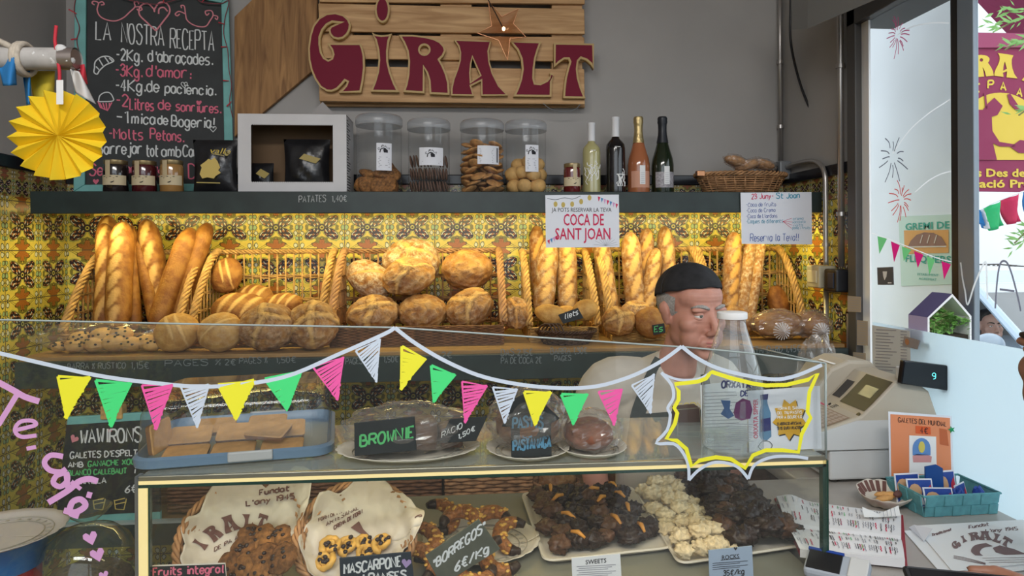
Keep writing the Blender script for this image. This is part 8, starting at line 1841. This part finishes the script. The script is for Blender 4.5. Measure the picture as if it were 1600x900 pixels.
printed('small_print', 'ESTABLIMENT', m_gk, po_, xq(1450, 431, .001), (0, -1, 0), (0, 0, 1), .015, width=(xq(1466, 430) - xq(1433, 430)).length); printed('small_print', 'AGREMIAT', m_gk, po_, xq(1450, 438, .001), (0, -1, 0), (0, 0, 1), .015, width=(xq(1464, 430) - xq(1436, 430)).length)
b = MB(); b.poly([xq(*q, .001) for q in ((1413, 360), (1483, 359), (1483, 395), (1414, 397))]); ob2 = b.build('orange_panel', flat('poster_orange', (.68, .32, .07), .6), po_, smooth=False)
b = MB(); b.poly([xq(*q, .0016) for q in ((1419, 386), (1424, 376), (1433, 367), (1445, 363), (1460, 364), (1472, 370), (1480, 383), (1465, 384), (1440, 386))]); b.build('loaf_picture', flat('loaf_print', (.26, .12, .07), .6), ob2, smooth=False)
b = MB()
for x in (1439, 1450, 1461): b.ribbon([xq(x, 380, .0022), xq(x + 4, 367, .0022)], .006, NX)
b.ribbon([xq(1419, 386, .0022), xq(1480, 385, .0022)], .006, NX); b.build('loaf_cuts', flat('cut_print', (.62, .52, .42), .6), ob2, smooth=False)
sk = thing('window_sticker', 'small dark grey sticker with white ice cream icon on the window', 'sticker', xg(1383, 446)); b = MB(); b.prism([xg(1371, 418), xg(1396, 417), xg(1397, 445), xg(1372, 445)], (-.0015, 0, 0)); b.build('sticker', flat('sticker_grey', (.08, .09, .11), .5), sk, smooth=False)
b = MB(); b.poly([xg(x, y) + V((-.0022, 0, 0)) for x, y in ((1380, 424), (1387, 424), (1386, 432), (1383, 438), (1381, 432))]); b.ribbon([xg(1388, 442) + V((-.0022, 0, 0)), xg(1394, 442) + V((-.0022, 0, 0))], .004, NX); b.build('icon', m_paper, sk, smooth=False)
# house planter
zl = 1.3125; yf_, yb2 = 1.87, 1.95
fpx = lambda px, py: PY(px, py, yf_)
hp = thing('house_planter', 'lilac and white house shaped planter standing behind the white frosted panel', 'planter', (1.42, 1.91, zl))
xa, xb = 1.362, 1.498; za = fpx(1448, 496).z; zt_ = fpx(1490, 459).z; xm = fpx(1488, 460).x; zb2 = fpx(1519, 494).z
out = [(xa, zl), (xb, zl), (xb, zb2), (xm, zt_), (xa, za)]; w_ = .006; cxm = (xa + xb) / 2
inn = [(xa + w_, zl + w_), (xb - w_, zl + w_), (xb - w_, zb2 - w_ * .4), (xm, zt_ - w_ * 1.5), (xa + w_, za - w_ * .4)]
ylen = .085; yfr, yba = 1.87, 1.87 + ylen
b = MB(); n = 5
for i in range(n):
    j = (i + 1) % n; O0, O1, I0, I1 = out[i], out[j], inn[i], inn[j]; f3 = lambda p, y: (p[0], y, p[1])
    b.add([f3(O0, yfr), f3(O1, yfr), f3(I1, yfr), f3(I0, yfr)], [(0, 1, 2, 3)], 0); b.add([f3(I0, yfr), f3(I1, yfr), f3(I1, yba - .004), f3(I0, yba - .004)], [(0, 1, 2, 3)], 0)
    b.add([f3(O0, yfr), f3(O1, yfr), f3(O1, yba), f3(O0, yba)], [(0, 1, 2, 3)], {3: 2, 2: 2, 4: 1}.get(i, 1))
b.add([(p[0], yba - .004, p[1]) for p in inn], [(0, 1, 2, 3, 4)], 3); b.add([(p[0], yba, p[1]) for p in out], [(0, 1, 2, 3, 4)], 1)
b.build('house_shell', [m_white, flat('lilac_board', (.42, .37, .60), .6), flat('violet_roof', (.085, .07, .19), .6), flat('lime_back', (.62, .66, .30), .6)], hp, smooth=False)
pln = thing('leafy_plant', 'small green leafy plant filling the house shaped planter', 'plant', (cxm, 1.905, zl + .007)); m_leaf = flat('leaf_green', (.20, .42, .10), .5, noise=.4, nscale=60); b = MB(); rr = random.Random(9)
for i in range(300):
    p = V((rr.uniform(xa + .012, xb - .012), rr.uniform(yfr - .012, yba - .015), zl + .012 + .095 * rr.random() ** .8)); p.z = min(p.z, zl + .088 - .035 * abs(p.x - cxm) / .06); a, e = rr.uniform(0, 6.28), rr.uniform(-.3, .9); d = V((math.cos(a) * math.cos(e), math.sin(a) * math.cos(e), math.sin(e))); s_ = d.cross(V((0, 0, 1))).normalized(); L = rr.uniform(.010, .017)
    u_ = s_.cross(d); b.add([p, p + d * L * .5 + s_ * L * .62 + u_ * .001, p + d * L, p + d * L * .5 - s_ * L * .62 + u_ * .001], [(0, 1, 2), (0, 2, 3)])
b.build('leaves', m_leaf, pln, smooth=False); b = MB()
for i in range(14): x, y = rr.uniform(xa + .02, xb - .02), rr.uniform(yfr + .01, yba - .02); b.tube([(x, y, zl + .0075), (x + rr.uniform(-.008, .008), y, zl + .055)], .0012, 5)
b.build('stems', m_leaf, pln); MB().box(xa + .008, xb - .008, yfr + .004, yba - .006, zl + .0065, zl + .02).build('soil', flat('soil', (.03, .02, .014), .9), pln, smooth=False)
# papers by the window frame
xs = lambda px, py: PX(px, py, 1.3485)
k = thing('price_list', 'long handwritten price list taped to the white frosted panel', 'paper', xs(1393, 590)); b = MB(); b.prism([xs(1363, 508), xs(1422, 517), xs(1424, 592), xs(1364, 588)], (-.001, 0, 0)); b.build('sheet', flat('aged_paper', (.52, .54, .55), .8), k, smooth=False)
b = MB(); rr = random.Random(2)
for i in range(15): b.ribbon([xs(1367 + rr.uniform(0, 3), 515 + 4.8 * i) + V((-.002, 0, 0)), xs(1388 + rr.uniform(0, 14), 516.5 + 4.8 * i) + V((-.002, 0, 0))], .003, NX); b.ribbon([xs(1408, 518 + 4.7 * i) + V((-.002, 0, 0)), xs(1418, 518.6 + 4.7 * i) + V((-.002, 0, 0))], .003, NX)
b.build('handwriting', m_inkgrey, k, smooth=False)
k = thing('visit_card', 'small brown card overlapping the taped price list', 'card', xs(1424, 545)); b = MB(); b.prism([xs(1414, 525), xs(1438, 532), xs(1434, 546), xs(1411, 540)], (-.0025, 0, 0)); b.build('card', flat('taupe_card', (.26, .23, .23), .6), k, smooth=False); b = MB(); b.lathe([(0, 0), (.010, 0)], xs(1419, 534) + V((-.0035, 0, 0)), 12, R=Ry(-PI / 2)); b.build('emblem', flat('orange_emblem', (.40, .18, .08), .6), k, smooth=False)
xw_ = lambda px, py: PX(px, py, XR - .002)
for i, (q, lb) in enumerate((((1325, 462, 1346, 488), 'small note with a loop doodle pinned highest on the wall by the window frame'), ((1324, 490, 1344, 545), 'narrow till receipt pinned below the loop doodle note'), ((1341, 500, 1358, 540), 'till receipt overlapping the window frame edge'), ((1319, 548, 1334, 570), 'tiny note pinned low beside the conduit'), ((1336, 550, 1356, 580), 'lowest till receipt beside the register hump'))):
    a, c2, e, f = q; k = thing('till_receipt', lb, 'receipt', xw_((a + e) / 2, f)); o = V((-.0015 * (i + 1), 0, 0)); xx = xw_ if e < 1346 else (lambda px, py: PX(px, py, XR - .0315)); b = MB(); b.prism([xx(a, c2) + o, xx(e, c2 + 2) + o, xx(e, f) + o, xx(a, f - 1) + o], (-.0006, 0, 0)); b.build('slip', flat('receipt_%d' % i, (.36, .31, .27), .85), k, smooth=False)
    b = MB()
    for j in range(int((f - c2) / 4)): b.ribbon([xx(a + 2, c2 + 3 + 4 * j) + o + V((-.0014, 0, 0)), xx(e - 3, c2 + 4 + 4 * j) + o + V((-.0014, 0, 0))], .002, NX)
    b.build('print', m_inkgrey, k, smooth=False)
# ------------------------------------------------------------------ the street outside
m_bld = flat('bright_render', (.80, .80, .80), .8, noise=.04, nscale=1.5)
bw = thing('white_building', 'pale building with a stone pier across the street', 'building', (10, 9, -.1))
MB().box(6.5, 16, 10.0, 12, -.1, 7).build('wall', m_bld, bw, smooth=False); b = MB(); rr = random.Random(4)
for i in range(26):
    for j in range(2): b.box(7.10 + .30 * j + (.06 if i % 2 else 0), 7.38 + .30 * j + (.06 if i % 2 else 0), 9.97, 10.01, .4 + .22 * i, .6 + .22 * i)
b.build('stone_quoins', flat('stone_quoin', (.62, .52, .44), .85, noise=.2, nscale=5), bw, smooth=False)
YBn = 3.55; yb3 = yplane(YBn); bn = thing('shop_banner', 'maroon banner with yellow baker emblem hanging in the street', 'banner', yb3(1600, 300))
m_ban = flat('banner_maroon', (.27, .032, .085), .75); m_by = flat('banner_yellow', (.74, .52, .07), .7)
MB().prism([yb3(1440, 52), yb3(1735, 58), yb3(1735, 302), yb3(1440, 298)], (0, .012, 0)).build('cloth', m_ban, bn, smooth=False)
MB().prism([yb3(1436, 50), yb3(1739, 56), yb3(1739, 74), yb3(1436, 76)], (0, -.012, 0)).build('top_hem', flat('banner_hem', (.34, .06, .13), .7), bn, smooth=False)
def lettr(key, px, py, s_, ro, par, mat, pl_, kx=1.0, off=.003):
    ox, loops = LET[key]; xs_ = [p[0] for p in loops[0]]; ys_ = [p[1] for p in loops[0]]; mx, my = (min(xs_) + max(xs_)) / 2, (min(ys_) + max(ys_)) / 2; hg = max(ys_) - min(ys_)
    filled('letter', [[((x - mx) / hg * s_ * kx, (y - my) / hg * s_) for x, y in lp] for lp in loops], mat, par, lambda x, y: pl_(px + x * math.cos(ro) - y * math.sin(ro), py + x * math.sin(ro) + y * math.cos(ro)), .001, off, (0, -1, 0))
for key, px, py, ro in (('G', 1472, 138, -.55), ('i', 1503, 114, -.32), ('R', 1534, 103, -.16), ('A', 1573, 103, .12), ('L', 1612, 112, .3), ('T', 1650, 134, .5)): lettr(key, px, py, 36, ro, bn, m_by, yb3)
for i, (ch, px, py, ro) in enumerate((('F', 1470, 190, -.75), ('O', 1480, 176, -.65), ('R', 1490, 164, -.55), ('N', 1501, 153, -.45), ('D', 1516, 144, -.35), ('E', 1526, 138, -.22), ('P', 1547, 132, -.05), ('A', 1567, 135, .15), ('A', 1592, 144, .35), ('R', 1606, 153, .45), ('T', 1617, 163, .55))):
    b = MB(); chalk(b, ch, yb3, (px - 4 * math.cos(ro), py + 6 - 4 * math.sin(ro)), (px + 4 * math.cos(ro), py + 6 + 4 * math.sin(ro)), 12, .010, nF, .003, seed=i, jit=0); b.build('letter', m_by, bn, smooth=False)
cxb, cyb = 1562, 215
half = [(cxb + 68 * math.cos(a * PI / 24), cyb - 70 * math.sin(a * PI / 24)) for a in range(25)]
b = MB(); b.poly([yb3(*p) + V((0, -.004, 0)) for p in half + [(cxb - 68, 250), (cxb + 68, 250)]]); b.build('emblem_ground', m_by, bn, smooth=False)
b = MB()
for poly in (((1495, 170), (1534, 172), (1542, 162), (1552, 153), (1565, 166), (1557, 180), (1548, 183), (1549, 205), (1560, 222), (1585, 226), (1585, 230), (1560, 229), (1550, 224), (1556, 250), (1495, 250)), ((1577, 230), (1592, 219), (1612, 222), (1612, 240), (1590, 239)), ((1536, 145), (1539, 145), (1541, 170), (1538, 172)), ((1572, 148), (1577, 147), (1590, 166), (1600, 172), (1585, 172), (1576, 163))): b.poly([yb3(*p) + V((0, -.008, 0)) for p in poly])
b.build('emblem_baker', m_ban, bn, smooth=False)
for tx, x0_, x1_, y_ in (('Flequers Des de 1945', 1460, 1650, 276), ('Elaboració Pròpia', 1466, 1640, 293)): printed('lettering', tx, m_by, bn, yb3((x0_ + x1_) / 2, y_) + V((0, -.004, 0)), (1, 0, 0), (0, 0, 1), .062, width=(yb3(x1_, y_) - yb3(x0_, y_)).length, bold=.03)
aw = thing('striped_awning', 'maroon awning with white stripes above the street banner', 'awning', yplane(4.2)(1600, 20)); ya = yplane(4.2); yaf = yplane(3.72)
MB().hexa([ya(1522, -2), yaf(1600, -60), yaf(1760, 95), ya(1586, 66), ya(1530, -30), yaf(1600, -80), yaf(1760, 60), ya(1596, 46)]).build('cloth', m_ban, aw, smooth=False)
b = MB()
for o in (12, 17, 42, 48): b.ribbon([ya(1526 + o, -18 + o * .2) + V((0, -.12, 0)), ya(1588 + o, 58 + o * .2) + V((0, -.12, 0))], .012, (0, -1, 0))
b.build('stripe', m_paper, aw, smooth=False)
pb3 = thing('hanging_branch', 'thin green leafy branch hanging in front of the banner', 'plant', PD(1600, 40, 3.1)); b = MB(); rr = random.Random(12)
yl = yplane(3.0)
for (sx, sy, ex, ey) in ((1640, 10, 1552, 50), (1640, 20, 1545, 40), (1640, 40, 1570, 78), (1640, 60, 1580, 70), (1630, 5, 1560, 20), (1640, 150, 1592, 180), (1640, 330, 1585, 380), (1640, 340, 1592, 395)):
    for i in range(16):
        t_ = i / 15; x = sx + (ex - sx) * t_; y = sy + (ey - sy) * t_ + 4 * math.sin(t_ * 5); p = yl(x, y) + V((0, rr.uniform(-.05, .05), 0)); a = rr.uniform(2.2, 4.2); L = rr.uniform(.04, .08); d = V((math.cos(a), rr.uniform(-.3, .3), math.sin(a) * .8)).normalized(); s_ = d.cross(V((0, 1, 0))).normalized() * L * .10; b.add([p, p + d * L * .4 + s_, p + d * L, p + d * L * .4 - s_], [(0, 1, 2, 3)])
b.build('leaves', flat('bamboo_green', (.25, .48, .14), .6), pb3, smooth=False); b = MB()
for (sx, sy, ex, ey) in ((1640, 10, 1552, 50), (1640, 40, 1570, 78), (1640, 150, 1592, 180), (1640, 330, 1585, 380)): b.tube([yl(sx, sy), yl((sx + ex) / 2, (sy + ey) / 2 - 3), yl(ex, ey)], .004, 5)
b.build('twigs', flat('twig', (.20, .20, .08), .8), pb3)
yg = yplane(2.9); fg = thing('flag_garland', 'string of green, red and blue cloth flags across the street', 'garland', yg(1560, 330)); b = MB(); b.tube(smoothpts([yg(1480, 335), yg(1522, 331), yg(1550, 318), yg(1580, 306), (yg(1640, 285))], 5), .003, 5); b.build('cord', m_white, fg)
for i, (q, mm) in enumerate((((1520, 330), (1528, 328), (1541, 357), (1531, 350), m_blue), ((1529, 328), (1533, 327), (1545, 358), (1541, 357), m_paper), ((1534, 327), (1562, 314), (1571, 352), (1546, 361), flat('flag_green', (.03, .45, .16), .7)), ((1563, 314), (1590, 303), (1598, 346), (1574, 351), flat('flag_red', (.60, .03, .10), .7)), ((1580, 318), (1590, 314), (1596, 340), (1586, 342), m_paper)) if False else [(x[:4], x[4]) for x in (((1520, 330), (1528, 328), (1541, 357), (1531, 350), m_blue), ((1529, 328), (1533, 327), (1545, 358), (1541, 357), m_paper), ((1534, 327), (1562, 314), (1571, 352), (1546, 361), flat('flag_green', (.03, .45, .16), .7)), ((1563, 314), (1590, 303), (1598, 346), (1574, 351), flat('flag_red', (.60, .03, .10), .7)), ((1600, 300), (1625, 290), (1632, 330), (1606, 342), m_blue))]):
    b = MB(); b.quadgrid(lambda u, v: yg((q[0][0] * (1 - u) + q[1][0] * u) * (1 - v) + (q[3][0] * (1 - u) + q[2][0] * u) * v, (q[0][1] * (1 - u) + q[1][1] * u) * (1 - v) + (q[3][1] * (1 - u) + q[2][1] * u) * v) + V((0, .02 * math.sin(6 * u + 3 * v), 0)), 8, 6); b.build('flag', mm, fg, smooth='all', solid=.002)
# parked car with its driver
car = thing('car', 'pale blue car parked outside, seen past the window mullion', 'car', (4.15, 5.1, -.1))
m_car = flat('pale_blue_paint', (.36, .46, .56), .25, spec=.6, coat=.8); m_tyre = flat('tyre', (.02, .02, .02), .8)
CXL, CXR_ = 3.42, 5.05; zg = -.1
prof = [(2.95, .22), (2.90, .45), (2.96, .66), (3.25, .80), (4.0, .92), (4.72, 1.40), (5.0, 1.50), (5.8, 1.52), (6.5, 1.42), (7.0, 1.05), (7.25, .95), (7.3, .5), (7.2, .22)]
low = [(2.95, .22), (2.90, .45), (2.96, .66), (3.25, .80), (4.0, .92), (7.0, .99), (7.25, .93), (7.3, .5), (7.2, .22)]
b = MB(); b.prism([(CXL, y, z + zg) for y, z in low], (CXR_ - CXL, 0, 0)); b.build('body', m_car, car, smooth=False, bevel=.04)
ins = .14
def pil(y0, z0, y1, z1, w_=.05):
    for x0_, x1_ in ((CXL + .02, CXL + ins), (CXR_ - .02, CXR_ - ins)):
        b = MB(); b.tube([(x0_, y0, z0 + zg), (x1_, y1, z1 + zg)], w_ * .6, 8); b.build('pillar', m_car, car)
pil(4.0, .92, 4.80, 1.43); pil(5.55, .96, 5.55, 1.50); pil(7.0, .98, 6.45, 1.42)
b = MB(); b.hexa([(CXL + ins, 4.78, 1.42 + zg), (CXR_ - ins, 4.78, 1.42 + zg), (CXR_ - ins, 6.5, 1.42 + zg), (CXL + ins, 6.5, 1.42 + zg), (CXL + ins + .1, 5.1, 1.50 + zg), (CXR_ - ins - .1, 5.1, 1.50 + zg), (CXR_ - ins - .1, 6.2, 1.50 + zg), (CXL + ins + .1, 6.2, 1.50 + zg)]); b.build('roof', m_car, car, smooth=False, bevel=.03)
b = MB(); b.add([(CXL + .04, 4.02, .93 + zg), (CXR_ - .04, 4.02, .93 + zg), (CXR_ - ins, 4.80, 1.43 + zg), (CXL + ins, 4.80, 1.43 + zg)], [(0, 1, 2, 3)]); b.build('windscreen', glassy('car_glass', (.75, .82, .85), 2.5), car, smooth=False)
b = MB(); b.box(CXL + .10, CXR_ - .10, 5.5, 5.62, .5 + zg, 1.30 + zg); b.build('seat', m_dgrey, car, smooth=False, bevel=.04)
b = MB(); b.box(CXL + .05, CXR_ - .05, 4.1, 6.9, .40 + zg, .46 + zg); b.build('cabin_floor', m_dgrey, car, smooth=False)
b = MB(); mm_ = PD(1528, 537, 4.55); b.ell((CXL - .09, 4.36, 1.06 + zg), (.10, .055, .075), None, 24, 14); b.build('wing_mirror', flat('mirror_shell', (.30, .36, .42), .3), car)
for y in (3.65, 6.55):
    for x in (CXL + .01, CXR_ - .21):
        b = MB(); b.lathe([(.20, 0), (.31, 0), (.33, .03), (.33, .17), (.31, .20), (.20, .20)], (x, y, .33 + zg), 32, R=Ry(PI / 2)); wh = b.build('wheel', m_tyre, car); b = MB(); b.lathe([(0, .0), (.20, .0), (.20, .19), (0, .19)], (x, y, .33 + zg), 24, R=Ry(PI / 2)); b.build('rim', m_steel, wh)
car.location.y -= .35
hc3 = PD(1546, 508, 5.35); dv = thing('person', 'bearded driver sitting in the pale blue car outside', 'person', (hc3.x, hc3.y, .40)); dv['skin'] = 'driver_skin'
m_skin3 = flat('driver_skin', (.46, .25, .18), .5); h3 = Head(hc3, math.radians(-12), math.radians(0), 1.0); n3 = h3.p(0, -.045, -.175)
b = MB(); h3.skull(b); b.tube([n3 + V((0, 0, .02)), n3 + V((0, 0, -.08)), n3 + V((0, .02, -.3)), n3 + V((0, .02, -.46))], [.06, .11, .14, .14], 18); b.ell(n3 + V((0, 0, -.09)), (.2, .10, .07))
for i in (-1, 1):
    s0 = n3 + V((i * .18, 0, -.09)); limb(b, [s0, s0 + V((i * .03, -.06, -.14)), s0 + V((i * .02, -.20, -.22)), s0 + V((-i * .03, -.36, -.14))], [.055, .046, .038, .026]); hand(b, s0 + V((-i * .03, -.36, -.14)), (-i * .3, -1, .3), (-i, 0, 0), 1, 1, .9)
fuse('body', b, m_skin3, dv, .006, 4); h3.face(dv, brow=m_hairb)
b = MB(); h3.e(b, (0, -.028, .048), (.080, .096, .080), 30, 20); fuse('short_hair', b, m_hairb, dv, .007, 3)
b = MB(); h3.e(b, (0, .050, -.092), (.050, .046, .032), 30, 20); h3.e(b, (0, .078, -.108), (.024, .018, .018), 20, 12); fuse('beard', b, m_hairb, dv, .006, 3)
b = MB(); b.tube([n3 + V((0, 0, -.02)), n3 + V((0, 0, -.09)), n3 + V((0, .02, -.3)), n3 + V((0, .02, -.47))], [.075, .13, .16, .16], 20); b.ell(n3 + V((0, 0, -.10)), (.215, .115, .08)); fuse('shirt', b, m_dgrey, dv, .01, 5)
b = MB()
for i in (-1, 1): limb(b, [n3 + V((i * .09, .0, -.44)), n3 + V((i * .11, -.24, -.42)), n3 + V((i * .11, -.42, -.42)), n3 + V((i * .11, -.50, -.55))], [.09, .08, .065, .05])
fuse('trousers', b, m_navy, dv, .01, 5)
sl2 = thing('bulb_string', 'string of small dark bulbs hung along the pale wall across the street', 'string lights', yplane(9.6)(1560, 415)); yw2 = yplane(9.6); b = MB(); b.tube([yw2(1500, 414), yw2(1560, 413), yw2(1640, 420)], .012, 5); b.build('cord', m_dgrey, sl2)
for x in (1545, 1553, 1560, 1581, 1588): MB().ell(yw2(x, 419), (.035, .035, .05), None, 10, 8).build('bulb', m_dgrey, sl2)
